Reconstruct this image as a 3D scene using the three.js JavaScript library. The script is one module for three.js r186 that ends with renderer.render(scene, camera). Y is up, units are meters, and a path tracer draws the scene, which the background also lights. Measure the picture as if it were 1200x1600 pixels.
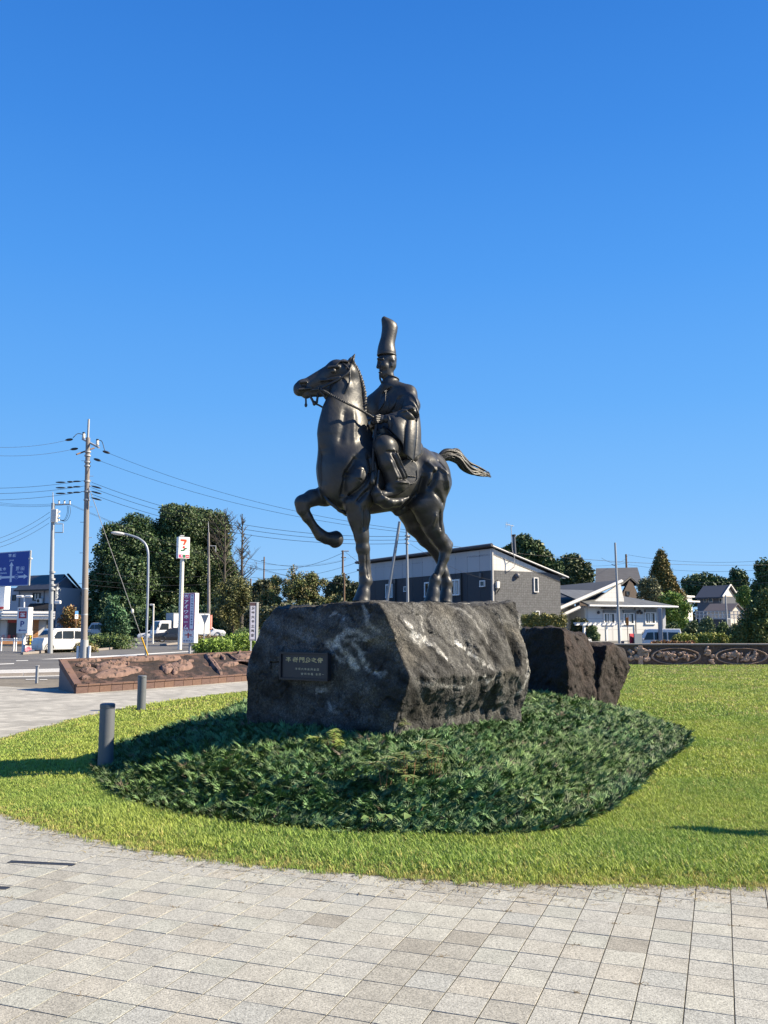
import * as THREE from 'three';
import { mergeGeometries, mergeVertices, toCreasedNormals } from 'three/addons/utils/BufferGeometryUtils.js';
import { RoundedBoxGeometry } from 'three/addons/geometries/RoundedBoxGeometry.js';

// ---------- camera, sky, sun, exposure ----------
const scene = new THREE.Scene(), SKY = 1 / 2.35;
const FPX = 1385, EYE = 1.63, PITCH = Math.atan(177 / FPX);
const camera = new THREE.PerspectiveCamera(2 * Math.atan(800 / FPX) * 180 / Math.PI, 0.75, 0.05, 3000);
camera.position.set(0, EYE, 0);
camera.rotation.set(PITCH, 0, 0);
const renderer = new THREE.WebGLRenderer({ antialias: true });
renderer.toneMapping = THREE.LinearToneMapping;
renderer.toneMappingExposure = 2.35;
renderer.shadowMap.enabled = true;

const SUN_AZ = 90 * Math.PI / 180, SUN_EL = 36 * Math.PI / 180;   // azimuth clockwise from the view direction
const SUN = new THREE.Vector3(Math.sin(SUN_AZ) * Math.cos(SUN_EL), Math.sin(SUN_EL), -Math.cos(SUN_AZ) * Math.cos(SUN_EL));
{
  const w = 512, h = 256, data = new Float32Array(w * h * 4), d = new THREE.Vector3();
  const stops = [[-90, .30, .36, .44], [-0.5, .36, .52, .70], [0, .40, .66, .95], [3, .31, .60, .98], [8, .21, .515, .98], [14, .137, .43, .95], [22, .084, .34, .885], [30, .053, .262, .785], [38, .036, .205, .68], [50, .032, .165, .54], [90, .024, .125, .43]];
  for (let y = 0; y < h; y++) {
    const el = ((y + .5) / h - .5) * 180;
    let i = 0; while (i < stops.length - 2 && stops[i + 1][0] < el) i++;
    const a = stops[i], b = stops[i + 1], t = Math.min(1, Math.max(0, (el - a[0]) / (b[0] - a[0])));
    for (let x = 0; x < w; x++) {
      const az = ((x + .5) / w - .5) * 2 * Math.PI;
      d.set(Math.cos(az) * Math.cos(el * Math.PI / 180), Math.sin(el * Math.PI / 180), Math.sin(az) * Math.cos(el * Math.PI / 180));
      const c = d.dot(SUN), glow = el > 0 ? .30 * Math.pow(Math.max(0, c), 6) + .05 * c : 0, o = (y * w + x) * 4;
      for (let k = 0; k < 3; k++) data[o + k] = SKY * (a[k + 1] + (b[k + 1] - a[k + 1]) * t) * (1 + glow * [1.3, 1, .8][k]);
      data[o + 3] = 1;
    }
  }
  const sky = new THREE.DataTexture(data, w, h, THREE.RGBAFormat, THREE.FloatType);
  sky.mapping = THREE.EquirectangularReflectionMapping; sky.magFilter = THREE.LinearFilter; sky.needsUpdate = true;
  scene.background = sky; scene.environment = sky;
}
const sun = new THREE.DirectionalLight(new THREE.Color(1, .86, .64), 5);
sun.name = 'sun';
sun.position.copy(SUN).multiplyScalar(150).add(new THREE.Vector3(0, 0, -40)); sun.target.position.set(0, 0, -40);
sun.castShadow = true; sun.shadow.mapSize.set(4096, 4096);
Object.assign(sun.shadow.camera, { left: -110, right: 110, top: 110, bottom: -110, near: 1, far: 400 });
scene.add(sun, sun.target);

// ---------- helpers ----------
const V = (x, y, z) => new THREE.Vector3(x, y, z);
const V2 = (x, y) => new THREE.Vector2(x, y);
let _s = 12345;
const seed = (n) => { _s = n >>> 0; };
const rnd = () => { _s = (_s + 0x6d2b79f5) | 0; let t = Math.imul(_s ^ (_s >>> 15), 1 | _s); t = (t + Math.imul(t ^ (t >>> 7), 61 | t)) ^ t; return ((t ^ (t >>> 14)) >>> 0) / 4294967296; };
const rr = (a, b) => a + (b - a) * rnd();
const pick = (a) => a[Math.floor(rnd() * a.length)];
const lerp = (a, b, t) => a + (b - a) * t;
const clamp = (x, a, b) => Math.min(b, Math.max(a, x));
const sst = (a, b, x) => { const t = clamp((x - a) / (b - a), 0, 1); return t * t * (3 - 2 * t); };
const CP = Math.cos(PITCH), SP = Math.sin(PITCH);
const ray = (u, v) => { const a = (u - 600) / FPX, b = (800 - v) / FPX; return V(a, b * CP + SP, -(CP - b * SP)); };
const at = (u, v, d) => { const r = ray(u, v); return r.multiplyScalar(d / -r.z).add(camera.position); };          // the point at depth d behind a pixel of the photograph
const onGround = (u, v, y = 0) => { const r = ray(u, v); return r.multiplyScalar((y - EYE) / r.y).add(camera.position); };

const names = new Map();
const numbered = (n) => { const k = names.get(n) || 0; names.set(n, k + 1); return k ? n + '_' + String(k).padStart(3, '0') : n; };
function finish(o) { o.traverse((m) => { if (m.isMesh) { m.castShadow = true; m.receiveShadow = true; } }); return o; }
function thing(name, label, category, pos, turn = 0, group) {
  const o = new THREE.Group(); o.name = numbered(name); if (pos) o.position.copy(pos); o.rotation.y = turn;
  o.userData = { label, category }; if (group) o.userData.group = group; scene.add(o); return o;
}
function part(parent, name, geo, mat, extra) {
  const m = new THREE.Mesh(geo, mat); m.name = name; m.castShadow = m.receiveShadow = true;
  if (extra) m.userData = extra; parent.add(m); return m;
}
function single(name, label, category, geo, mat, group) {
  const m = new THREE.Mesh(geo, mat); m.name = numbered(name); m.castShadow = m.receiveShadow = true;
  m.userData = { label, category }; if (group) m.userData.group = group; scene.add(m); return m;
}
function structure(name, geo, mat, label) {
  const m = new THREE.Mesh(geo, mat); m.name = name; m.receiveShadow = m.castShadow = true; m.userData = { kind: 'structure', label, category: 'ground' };
  scene.add(m); return m;
}
function stuff(name, label, category, geo, mat, list, parent = scene, colors) {          // list of Matrix4
  const m = new THREE.InstancedMesh(geo, mat, list.length); m.name = parent === scene ? numbered(name) : name;
  for (let i = 0; i < list.length; i++) { m.setMatrixAt(i, list[i]); if (colors) m.setColorAt(i, colors[i]); }
  m.userData = parent === scene ? { kind: 'stuff', label, category } : { kind: 'stuff' }; m.castShadow = m.receiveShadow = true; parent.add(m); return m;
}
const lin = (r, g, b) => new THREE.Color().setRGB(r, g, b);
const M = (c, rough = .8, o = {}) => new THREE.MeshStandardMaterial({ color: Array.isArray(c) ? lin(...c) : c, roughness: rough, side: THREE.DoubleSide, ...o });
const move = (g, x, y, z) => { g.translate(x, y, z); return g; };
const box = (w, h, d, x = 0, y = 0, z = 0, r = 0) => (r ? new RoundedBoxGeometry(w, h, d, 2, r) : new THREE.BoxGeometry(w, h, d)).translate(x, y, z);
const cyl = (r1, r2, h, x = 0, y = 0, z = 0, n = 16) => new THREE.CylinderGeometry(r1, r2, h, n).translate(x, y, z);
function rod(a, b, r1, r2 = r1, n = 8) {
  const d = b.clone().sub(a), g = new THREE.CylinderGeometry(r2, r1, d.length(), n);
  g.applyQuaternion(new THREE.Quaternion().setFromUnitVectors(V(0, 1, 0), d.clone().normalize())); g.translate((a.x + b.x) / 2, (a.y + b.y) / 2, (a.z + b.z) / 2); return g;
}
const tube = (pts, r, n = 24, k = 6) => new THREE.TubeGeometry(new THREE.CatmullRomCurve3(pts, false, 'centripetal'), n, r, k);
const plain = (g) => { const q = g.index ? g.toNonIndexed() : g; for (const k of Object.keys(q.attributes)) if (!['position', 'normal', 'uv'].includes(k)) q.deleteAttribute(k); if (!q.attributes.uv) q.setAttribute('uv', new THREE.BufferAttribute(new Float32Array(q.attributes.position.count * 2), 2)); return q; };
const join = (list) => mergeGeometries(list.map(plain));

// tileable value noise
const HASH = new Float32Array(65536); { seed(7); for (let i = 0; i < 65536; i++) HASH[i] = rnd(); }
const hsh = (x, y, z = 0) => HASH[((x * 7919 + y * 104729 + z * 1299721) >>> 0) & 65535];
function noise2(x, y, per, s = 0) {
  const xi = Math.floor(x), yi = Math.floor(y), fx = x - xi, fy = y - yi, u = fx * fx * (3 - 2 * fx), v = fy * fy * (3 - 2 * fy), w = (k) => ((k % per) + per) % per;
  const a = hsh(w(xi), w(yi), s), b = hsh(w(xi + 1), w(yi), s), c = hsh(w(xi), w(yi + 1), s), d = hsh(w(xi + 1), w(yi + 1), s);
  return a + (b - a) * u + (c - a + (a - b - c + d) * u) * v;
}
const fbm2 = (x, y, per, oct = 4, s = 0) => { let a = 0, w = .5, t = 0; for (let i = 0; i < oct; i++) { a += w * noise2(x, y, per, s + i); t += w; x *= 2; y *= 2; per *= 2; w *= .5; } return a / t; };
function noise3(x, y, z) {
  const xi = Math.floor(x), yi = Math.floor(y), zi = Math.floor(z), fx = x - xi, fy = y - yi, fz = z - zi, u = fx * fx * (3 - 2 * fx), v = fy * fy * (3 - 2 * fy), w = fz * fz * (3 - 2 * fz);
  const L = (k) => { const a = hsh(xi, yi, zi + k), b = hsh(xi + 1, yi, zi + k), c = hsh(xi, yi + 1, zi + k), d = hsh(xi + 1, yi + 1, zi + k); return a + (b - a) * u + (c - a + (a - b - c + d) * u) * v; };
  const p = L(0); return p + (L(1) - p) * w;
}
const fbm3 = (x, y, z, oct = 4) => { let a = 0, w = .5, t = 0; for (let i = 0; i < oct; i++) { a += w * noise3(x, y, z); t += w; x *= 2.03; y *= 2.03; z *= 2.03; w *= .5; } return a / t; };
const enc = (c) => 255 * (c <= .0031308 ? c * 12.92 : 1.055 * Math.pow(c, 1 / 2.4) - .055);
function tex(n, fn, o = {}) {               // fn(u, v) -> linear [r, g, b] or a grey number
  const m = o.h || n, data = new Uint8Array(n * m * 4);
  for (let y = 0; y < m; y++) for (let x = 0; x < n; x++) {
    const c = fn(x / n, y / m, x, y), i = (y * n + x) * 4;
    if (typeof c === 'number') data[i] = data[i + 1] = data[i + 2] = clamp(c * 255, 0, 255); else for (let k = 0; k < 3; k++) data[i + k] = clamp(enc(Math.max(0, c[k])), 0, 255);
    data[i + 3] = 255;
  }
  const t = new THREE.DataTexture(data, n, m, THREE.RGBAFormat); t.wrapS = t.wrapT = THREE.RepeatWrapping; t.magFilter = THREE.LinearFilter; t.minFilter = THREE.LinearMipmapLinearFilter; t.generateMipmaps = true; t.needsUpdate = true;
  if (!o.data) t.colorSpace = THREE.SRGBColorSpace; if (o.rep) t.repeat.set(o.rep[0], o.rep[1]); return t;
}
function canvasTex(w, h, draw) {
  const c = document.createElement('canvas'); c.width = w; c.height = h; draw(c.getContext('2d'), w, h);
  const t = new THREE.CanvasTexture(c); t.colorSpace = THREE.SRGBColorSpace; t.magFilter = THREE.LinearFilter; return t;
}

// signed distance meshing (surface nets)
function mesher(sdf, lo, hi, c, normals = true) {
  const B = 6, nx = Math.ceil((hi[0] - lo[0]) / c / B) * B, ny = Math.ceil((hi[1] - lo[1]) / c / B) * B, nz = Math.ceil((hi[2] - lo[2]) / c / B) * B;
  const sx = nx + 1, sy = ny + 1, F = new Float32Array(sx * sy * (nz + 1)).fill(1), id = (x, y, z) => (z * sy + y) * sx + x, live = [];
  const diag = B * c * .87 * 1.9;
  for (let z = 0; z < nz; z += B) for (let y = 0; y < ny; y += B) for (let x = 0; x < nx; x += B) {
    const d = sdf(lo[0] + (x + B / 2) * c, lo[1] + (y + B / 2) * c, lo[2] + (z + B / 2) * c);
    if (Math.abs(d) < diag) live.push([x, y, z]); else { const s = Math.sign(d); for (let k = 0; k <= B; k++) for (let j = 0; j <= B; j++) for (let i = 0; i <= B; i++) if (F[id(x + i, y + j, z + k)] === 1) F[id(x + i, y + j, z + k)] = s * 1.0001; }
  }
  for (const [x, y, z] of live) for (let k = 0; k <= B; k++) for (let j = 0; j <= B; j++) for (let i = 0; i <= B; i++) { const q = id(x + i, y + j, z + k); const f = F[q]; if (f === 1 || Math.abs(f) > .9) F[q] = clamp(sdf(lo[0] + (x + i) * c, lo[1] + (y + j) * c, lo[2] + (z + k) * c), -.89, .89); }
  const vid = new Map(), pos = [], idx = [];
  const cell = (x, y, z) => {
    const key = id(x, y, z); if (vid.has(key)) return vid.get(key);
    let n = 0, px = 0, py = 0, pz = 0;
    const f = []; for (let k = 0; k < 8; k++) f.push(F[id(x + (k & 1), y + (k >> 1 & 1), z + (k >> 2))]);
    for (let a = 0; a < 8; a++) for (const b of [1, 2, 4]) if (!(a & b)) { const p = f[a], q = f[a | b]; if (p < 0 !== q < 0) { const t = p / (p - q); px += (a & 1) + (b === 1 ? t : 0); py += (a >> 1 & 1) + (b === 2 ? t : 0); pz += (a >> 2) + (b === 4 ? t : 0); n++; } }
    if (!n) return -1;
    vid.set(key, pos.length / 3); pos.push(lo[0] + (x + px / n) * c, lo[1] + (y + py / n) * c, lo[2] + (z + pz / n) * c); return pos.length / 3 - 1;
  };
  const quad = (a, b, d, e, flip) => { if (a < 0 || b < 0 || d < 0 || e < 0) return; if (flip) idx.push(a, b, d, a, d, e); else idx.push(a, d, b, a, e, d); };
  for (const [bx, by, bz] of live) for (let k = 0; k < B; k++) for (let j = 0; j < B; j++) for (let i = 0; i < B; i++) {
    const x = bx + i, y = by + j, z = bz + k, f = F[id(x, y, z)];
    if (y && z) { const g = F[id(x + 1, y, z)]; if (f < 0 !== g < 0) quad(cell(x, y - 1, z - 1), cell(x, y, z - 1), cell(x, y, z), cell(x, y - 1, z), f < 0); }
    if (x && z) { const g = F[id(x, y + 1, z)]; if (f < 0 !== g < 0) quad(cell(x - 1, y, z - 1), cell(x - 1, y, z), cell(x, y, z), cell(x, y, z - 1), f < 0); }
    if (x && y) { const g = F[id(x, y, z + 1)]; if (f < 0 !== g < 0) quad(cell(x - 1, y - 1, z), cell(x, y - 1, z), cell(x, y, z), cell(x - 1, y, z), f < 0); }
  }
  const P = new Float32Array(pos), N = new Float32Array(pos.length), UV = new Float32Array(pos.length / 3 * 2), e = c * .6;
  for (let i = 0; i < P.length; i += 3) {
    const x = P[i], y = P[i + 1], z = P[i + 2]; let a = sdf(x + e, y, z) - sdf(x - e, y, z), b = sdf(x, y + e, z) - sdf(x, y - e, z), d = sdf(x, y, z + e) - sdf(x, y, z - e);
    const l = Math.hypot(a, b, d) || 1; N[i] = a / l; N[i + 1] = b / l; N[i + 2] = d / l; UV[i / 3 * 2] = x + z * .37; UV[i / 3 * 2 + 1] = y + z * .61;
  }
  const g = new THREE.BufferGeometry(); g.setAttribute('position', new THREE.BufferAttribute(P, 3)); g.setAttribute('uv', new THREE.BufferAttribute(UV, 2)); g.setIndex(idx);
  if (normals) g.setAttribute('normal', new THREE.BufferAttribute(N, 3)); else g.computeVertexNormals();
  return g;
}
const smin = (a, b, k) => { const h = Math.max(k - Math.abs(a - b), 0) / k; return Math.min(a, b) - h * h * k * .25; };
const smax = (a, b, k) => -smin(-a, -b, k);
// brush strokes on a 10 x 10 grid, for writing that the fonts here lack: "x y x y" digit pairs, strokes parted by spaces
const GL = { '平': '1282 3244 7264 0696 5159', '将': '2129 0425 0628 4163 8172 3294 3594 7477 7969 4758', '門': '1119 1141 4144 1444 1242 6166 6191 9199 9979 6494 6292', '公': '4124 6195 4519 1949 4987 6588', '之': '4152 1383 8346 4616 1699', '像': '3105 2329 5142 4282 4484 4282 8284 6346 3595 6536 7548 6669 6959', '成': '1282 2228 2555 5557 5778 6167 6798 8192', '六': '5153 0494 3609 6699', '年': '3113 2282 2475 2274 0797 5259', '五': '1282 4238 1777 2575 7577 0898', '月': '2228 2808 2181 8188 8868 2484 2686', '日': '2119 2181 8189 2585 2888', '吉': '1383 5155 2575 2729 2777 7779 2979', '岩': '5153 1114 1484 8184 0595 4519 3738 3777 7779 3979', '井': '1383 0696 3128 7179', '市': '5152 0393 2528 2585 8588 5359', '長': '2126 2181 2383 2585 0696 3639 3959 5679 8567 4699', '一': '1585', '常': '5152 2131 8171 1213 1292 9294 3333 3373 7375 3335 3575 2627 2686 8688 5059', '総': '3113 1343 4315 1545 3539 1618 5617 6152 8193 6354 5475 5758 5889 8678 9697', '野': '1115 1141 4145 1343 1545 3139 1747 0949 5181 8164 5494 7479 7969', '田': '1219 1292 9299 1999 5259 1696', '薬': '0292 3113 7173 4243 3446 3464 6466 4666 3555 1526 8576 0797 5769 5739 5659 5719 5799', 'ア': '1282 8255 5346 4629', 'イ': '8151 5117 5159', 'ワ': '1215 1282 8284 8457 5739', 'ホ': '1393 5159 3517 7597', 'ー': '1585', 'ム': '5118 1889 7699', '有': '0393 4117 3439 3474 7479 3676', '東': '1282 2474 2427 7477 2777 2575 5159 5719 5799', '黒': '2125 2181 8185 2383 2585 5157 1787 0797 1918 4949 7979', '公園': '', '茨': '0292 3113 7173 1425 1827 5446 5484 6547 6599', '北': '3139 1333 0838 6168 6898 8464', '西': '0191 1318 1393 9398 1898 3135 6165', '中': '5159 2226 2282 8286 2686', '央': '5159 2225 2282 8285 0595 5519 5599', '口': '2228 2282 8288 2888', '木': '0393 5159 5316 5396', '土': '1484 5158 0999', '工': '2282 5258 0898', '車': '1282 2346 2377 2327 2575 2777 0898 5159', '地': '1444 2127 0747 5457 5789 8489 4374 7477 6167', '大': '0494 5119 5599', '小': '5159 2316 7396', '店': '5152 1292 1219 5356 5585 3739 3777 7779 3979', 'ガ': '1383 8368 4128 7182 8193', 'ン': '1233 1869 6994', 'ス': '2282 8219 5599', 'ト': '4149 4477', 'リ': '3137 7175 7559', 'フ': '1282 8239', 'コ': '2282 8288 2888', 'ロ': '2228 2282 8288 2888', 'モ': '2282 2575 4148 4888' };
function glyphs(x, text, px, py, size, lw, dir = 0, step) {
  x.lineWidth = lw; x.lineCap = 'round'; x.lineJoin = 'round'; let n = 0;
  for (const ch of text) {
    const ox = px + (dir ? 0 : n * (step || size * 1.08)), oy = py + (dir ? n * (step || size * 1.08) : 0); n++;
    for (const s of (GL[ch] || '').split(' ')) { if (!s) continue; x.beginPath(); for (let i = 0; i + 1 < s.length; i += 2) { const a = ox + s[i] / 10 * size + size * .03, b = oy + s[i + 1] / 10 * size; i ? x.lineTo(a, b) : x.moveTo(a, b); } x.stroke(); }
  }
}
// ---------- ground, paving, lawn ----------
const speck = (s, n, f = 1) => tex(n, (u, v) => { const a = fbm2(u * 128 * f, v * 128 * f, 128 * f, 2, s), b = fbm2(u * 10, v * 10, 10, 4, s + 4); return (a > .66 ? 1.28 : a < .36 ? .72 : .98) * (.86 + .28 * b) * .72; }, { data: false });
const poly = (pts, y, hole) => { const s = new THREE.Shape(pts.map(([x, d]) => V2(x, d))); const g = new THREE.ShapeGeometry(s, 12); g.rotateX(-Math.PI / 2); g.translate(0, y, 0); return g; };   // [x, depth] outlines: z = -depth
const uvWorld = (g, k) => { const p = g.attributes.position, u = new Float32Array(p.count * 2); for (let i = 0; i < p.count; i++) { u[i * 2] = p.getX(i) * k; u[i * 2 + 1] = p.getZ(i) * k; } g.setAttribute('uv', new THREE.BufferAttribute(u, 2)); return g; };
const spline2 = (pts, n, closed = false) => new THREE.CatmullRomCurve3(pts.map(([x, d]) => V(x, 0, d)), closed, 'centripetal').getPoints(n).map((p) => [p.x, p.z]);
const inside = (pts, x, d) => { let r = false; for (let i = 0, j = pts.length - 1; i < pts.length; j = i++) { const [xi, di] = pts[i], [xj, dj] = pts[j]; if (di > d !== dj > d && x < (xj - xi) * (d - di) / (dj - di) + xi) r = !r; } return r; };
const edgeDist = (pts, x, d) => { let m = 1e9; for (let i = 0, j = pts.length - 1; i < pts.length; j = i++) { const [ax, ay] = pts[j], [bx, by] = pts[i], ex = bx - ax, ey = by - ay, t = clamp(((x - ax) * ex + (d - ay) * ey) / (ex * ex + ey * ey || 1), 0, 1), q = (x - ax - ex * t) ** 2 + (d - ay - ey * t) ** 2; if (q < m) m = q; } return Math.sqrt(m); };

const asphaltMap = tex(512, (u, v) => { const a = fbm2(u * 90, v * 90, 90, 2, 31), b = fbm2(u * 5, v * 5, 5, 5, 33); const k = .105 * (.75 + .5 * b) * (.82 + .36 * a); return [k * 1.02, k, k * .98]; });
const earthMap = tex(512, (u, v) => { const a = fbm2(u * 80, v * 80, 80, 3, 41), b = fbm2(u * 4, v * 4, 4, 5, 43); const k = .13 * (.7 + .6 * b) * (.75 + .5 * a); return [k * 1.12, k, k * .8]; });
structure('ground', uvWorld(new THREE.PlaneGeometry(3000, 3000).rotateX(-Math.PI / 2).translate(0, -.012, -300), .12), M([1, 1, 1], .95, { map: earthMap }), 'brown bare ground beyond the road');
structure('road', uvWorld(poly([[-260, 31], [-18, 28.2], [-8.4, 27.6], [-5, 33], [0, 43], [20, 46], [120, 48], [140, 230], [-260, 230]], -.004), .2), M([1, 1, 1], .9, { map: asphaltMap }), 'grey asphalt road and car park beyond the relief wall');
// paved plaza: bedding under the slabs, then the slabs one by one near the camera
const pavMap = tex(1024, (u, v, x, y) => { const g = 16; const fx = (u * g) % 1, fy = (v * g) % 1, i = Math.floor(u * g), j = Math.floor(v * g), t = hsh(i, j, 77), b = fbm2(u * 6, v * 6, 6, 5, 51), a = noise2(u * 300, v * 300, 300, 3); const joint = fx < .035 || fy < .035; const k = joint ? .13 : .34 * (.78 + .34 * t) * (.72 + .5 * b) * (.86 + .28 * a); return [k * 1.03, k, k * .90]; });
const PHI = -20.7 * Math.PI / 180, ex = [Math.cos(PHI), Math.sin(PHI)], ey = [-Math.sin(PHI), Math.cos(PHI)];              // slab rows run to the right and nearer
const plazaOut = [[-60, 1], [60, 1], [60, -20], [-60, -20]];
{
  const g = poly([[-45, 23.5], [-12, 25.2], [-8.4, 23.2], [-7.4, 22], [-4, 27], [-2, 30], [1, 34], [4, 37.6], [40, 38.4], [40, -12], [-45, -12]], .0);
  const p = g.attributes.position, uv = new Float32Array(p.count * 2); for (let i = 0; i < p.count; i++) { const x = p.getX(i), d = -p.getZ(i); uv[i * 2] = (x * ex[0] + d * ex[1]) / 3.2; uv[i * 2 + 1] = (x * ey[0] + d * ey[1]) / 3.2; }
  g.setAttribute('uv', new THREE.BufferAttribute(uv, 2));
  structure('plaza', g, M([1, 1, 1], .9, { map: pavMap }), 'light grey concrete slab paving round the lawn');
}
const lawnEdge = spline2([[60, 5.2], [14, 5.35], [2.4, 5.78], [1.6, 5.84], [.8, 5.86], [0, 6.02], [-1.35, 6.5], [-2.3, 7.1], [-3.2, 7.85], [-4.4, 9.3], [-5.15, 10.9], [-5.5, 12.6], [-5.42, 14.8], [-5.15, 17.6], [-4.4, 20.2], [-3.4, 22.2], [-1, 26], [2.5, 32], [5, 36.9], [12, 37.0], [60, 38]], 220);
const lawnY = (x, d) => .035 + .05 * sst(0, 1.5, edgeDist(lawnEdge, x, d));
{
  const shape = lawnEdge.map(([x, d]) => [clamp(x, -60, 60), d]);
  structure('lawn', uvWorld(poly(shape, .013), .5), M([1, 1, 1], .95, { map: tex(512, (u, v) => { const a = fbm2(u * 60, v * 60, 60, 3, 61), b = fbm2(u * 5, v * 5, 5, 4, 63); const k = .5 + .55 * a; return [.12 * k * (1 + .5 * b), .145 * k, .028 * k]; }) }), 'bright mown lawn round the statue bed');
  // soil bank under the edge of the lawn
}
// the nearest slabs
{
  const map = [0, 1, 2].map((i) => tex(256, (u, v) => { const a = noise2(u * 110, v * 110, 110, 71 + i), c = noise2(u * 64, v * 64, 64, 75 + i), b = fbm2(u * 4, v * 4, 4, 4, 81 + i * 5); let k = .335 * (.84 + .32 * b); k *= a > .72 ? 1.3 : a < .3 ? .62 : 1; k *= .85 + .3 * c; return [k * .985, k * .985, k * .90]; }));
  const bump = tex(256, (u, v) => noise2(u * 110, v * 110, 110, 71) * .7 + .3 * noise2(u * 50, v * 50, 50, 3), { data: true });
  const tones = [[1, 1, 1], [1.04, 1.04, 1.02], [.95, .95, .95], [1.01, .99, .96], [.98, 1, .98], [.87, .85, .82], [1.06, 1.06, 1.03], [1.02, .985, .94], [.93, .95, .97], [.76, .73, .69]];
  const mats = tones.map((t, i) => M(t.map((k) => Math.min(1, k * .94)), .88, { map: map[i % 3], bumpMap: bump, bumpScale: .0012 }));
  const geos = [0, 1, 2, 3].map((k) => {                                                // chamfered slab, 0.2 m pitch
    const h = .0974, c = .0008, pos = [], uv = [], tri = [];
    const ring = (s, y) => [[-s, y, -s], [s, y, -s], [s, y, s], [-s, y, s]]; const all = [...ring(h - c, .006), ...ring(h, .0028), ...ring(h, -.02)];
    all.forEach(([x, y, z]) => { pos.push(x, y, z); const a = k * Math.PI / 2, X = x * Math.cos(a) - z * Math.sin(a), Z = x * Math.sin(a) + z * Math.cos(a); uv.push(X * 2.4 + k * .31, Z * 2.4 + k * .17); });
    tri.push(0, 3, 2, 0, 2, 1); for (const b of [0, 4]) for (let i = 0; i < 4; i++) { const j = (i + 1) % 4; tri.push(b + i, b + j, b + 4 + i, b + j, b + 4 + j, b + 4 + i); }
    let g = new THREE.BufferGeometry(); g.setAttribute('position', new THREE.Float32BufferAttribute(pos, 3)); g.setAttribute('uv', new THREE.Float32BufferAttribute(uv, 2)); g.setIndex(tri); g = g.toNonIndexed(); g.computeVertexNormals(); return g;
  });
  structure('bedding', poly([[-12, -6], [-12, 10.8], [9, 10.8], [9, -6]], .0075), M([.035, .032, .026], .95), 'dark joint bedding between the near slabs');
  const plaza = scene.getObjectByName('plaza'), list = [], far = [[], []]; seed(91);
  const o0 = onGround(1085.8, 1409.5);
  const px0 = o0.x * ex[0] - o0.z * ex[1], py0 = o0.x * ey[0] - o0.z * ey[1];
  for (let i = -70; i < 70; i++) for (let j = -60; j < 60; j++) {
    const a = px0 + (i + .5) * .2, b = py0 + (j + .5) * .2, x = a * ex[0] + b * ey[0], d = a * ex[1] + b * ey[1];
    if (d < -1 || d > 11 || Math.abs(x) > 9) continue;
    const lawn = inside(lawnEdge, x, d) && edgeDist(lawnEdge, x, d) > .12; if (lawn) continue;
    const u = x / d * FPX, v = 977 + EYE * FPX / d, seen = d > 3.3 && Math.abs(u) < 640 && v < 1680;
    const blue = x < -2.75 && x > -3.3 && d > 6.2 && d < 6.7;
    const near = edgeDist(lawnEdge, x, d); let t = hsh(i + 100, j + 100, 5); let m = Math.floor(t * 9); if (m === 5 && hsh(i + 9, j + 40, 6) < .4) m = 0; if (near < .22 && hsh(i, j + 70, 8) < .55) m = 5; if (fbm2(x * .9 + 30, d * .9 + 30, 999, 3, 17) > .6 && hsh(i + 3, j + 5, 7) < .4) m = 5; 
    for (const [uu, vv] of [[738, 1462], [727, 1478], [825, 1465], [655, 1480], [985, 1477], [510, 1442], [510, 1450]]) { const q = onGround(uu, vv); if (Math.hypot(q.x - x, -q.z - d) < .1) m = 9; }
    list.push({ x, d, i, j, m: blue ? 8 : m, w: seen ? d : 100 + d });
  }
  list.sort((p, q) => p.w - q.w);
  const tilt = new THREE.Matrix4(), e = new THREE.Euler();
  list.forEach((s, n) => {
    e.set((hsh(s.i + 7, s.j, 3) - .5) * .012, PHI, (hsh(s.i, s.j + 7, 3) - .5) * .012); const y = .004 + (hsh(s.i, s.j, 9) - .5) * .0016;
    if (n < 300) { const t = part(plaza, 'tile', geos[Math.floor(hsh(s.i, s.j, 2) * 4)], mats[s.m]); t.position.set(s.x, y, -s.d); t.rotation.copy(e); }
    else { tilt.makeRotationFromEuler(e).setPosition(s.x, y, -s.d); far[s.m % 2].push(tilt.clone()); }
  });
  far.forEach((l, k) => stuff('tile_field', '', '', geos[k], mats[k * 2], l, plaza));
  // sand and roots in the joints
  const g = []; for (let n = 0; n < 26; n++) { const s = list[Math.floor(rnd() * 280)], a = rr(-.1, .1); for (let q = 0; q < 9; q++) { const A = V(s.x + ey[0] * .1 + ex[0] * a + rr(-.03, .03), .008, -(s.d + ey[1] * .1 + ex[1] * a) + rr(-.012, .012)); g.push(rod(A, A.clone().add(V(rr(-.03, .03), rr(.002, .014), rr(-.015, .015))), .0016, .0006, 3)); } }
  const m = part(plaza, 'joint_moss', join(g), M([.17, .12, .055], .95)); m.userData = { kind: 'stuff' };
  // slot drains round a service cover, left
  for (const [[u1, v1], [u2, v2], lab] of [[[14, 1349], [116, 1354], 'longer dark slot drain in the paving below the lawn'], [[-40, 1388], [13, 1391], 'short dark slot drain cut by the left edge']]) {
    const A = onGround(u1, v1), B = onGround(u2, v2), L = A.distanceTo(B), t = thing('slot_drain', lab, 'drain', V((A.x + B.x) / 2, .012, (A.z + B.z) / 2), Math.atan2(-(B.z - A.z), B.x - A.x));
    const dark = M([.02, .022, .03], .6), steel = M([.12, .12, .125], .5, { metalness: .6 });
    part(t, 'channel', box(L, .004, .034, 0, -.001, 0), dark); part(t, 'frame', join([box(L, .006, .005, 0, 0, .02), box(L, .006, .005, 0, 0, -.02)]), steel, { kind: 'stuff' });
  }
}

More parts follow.
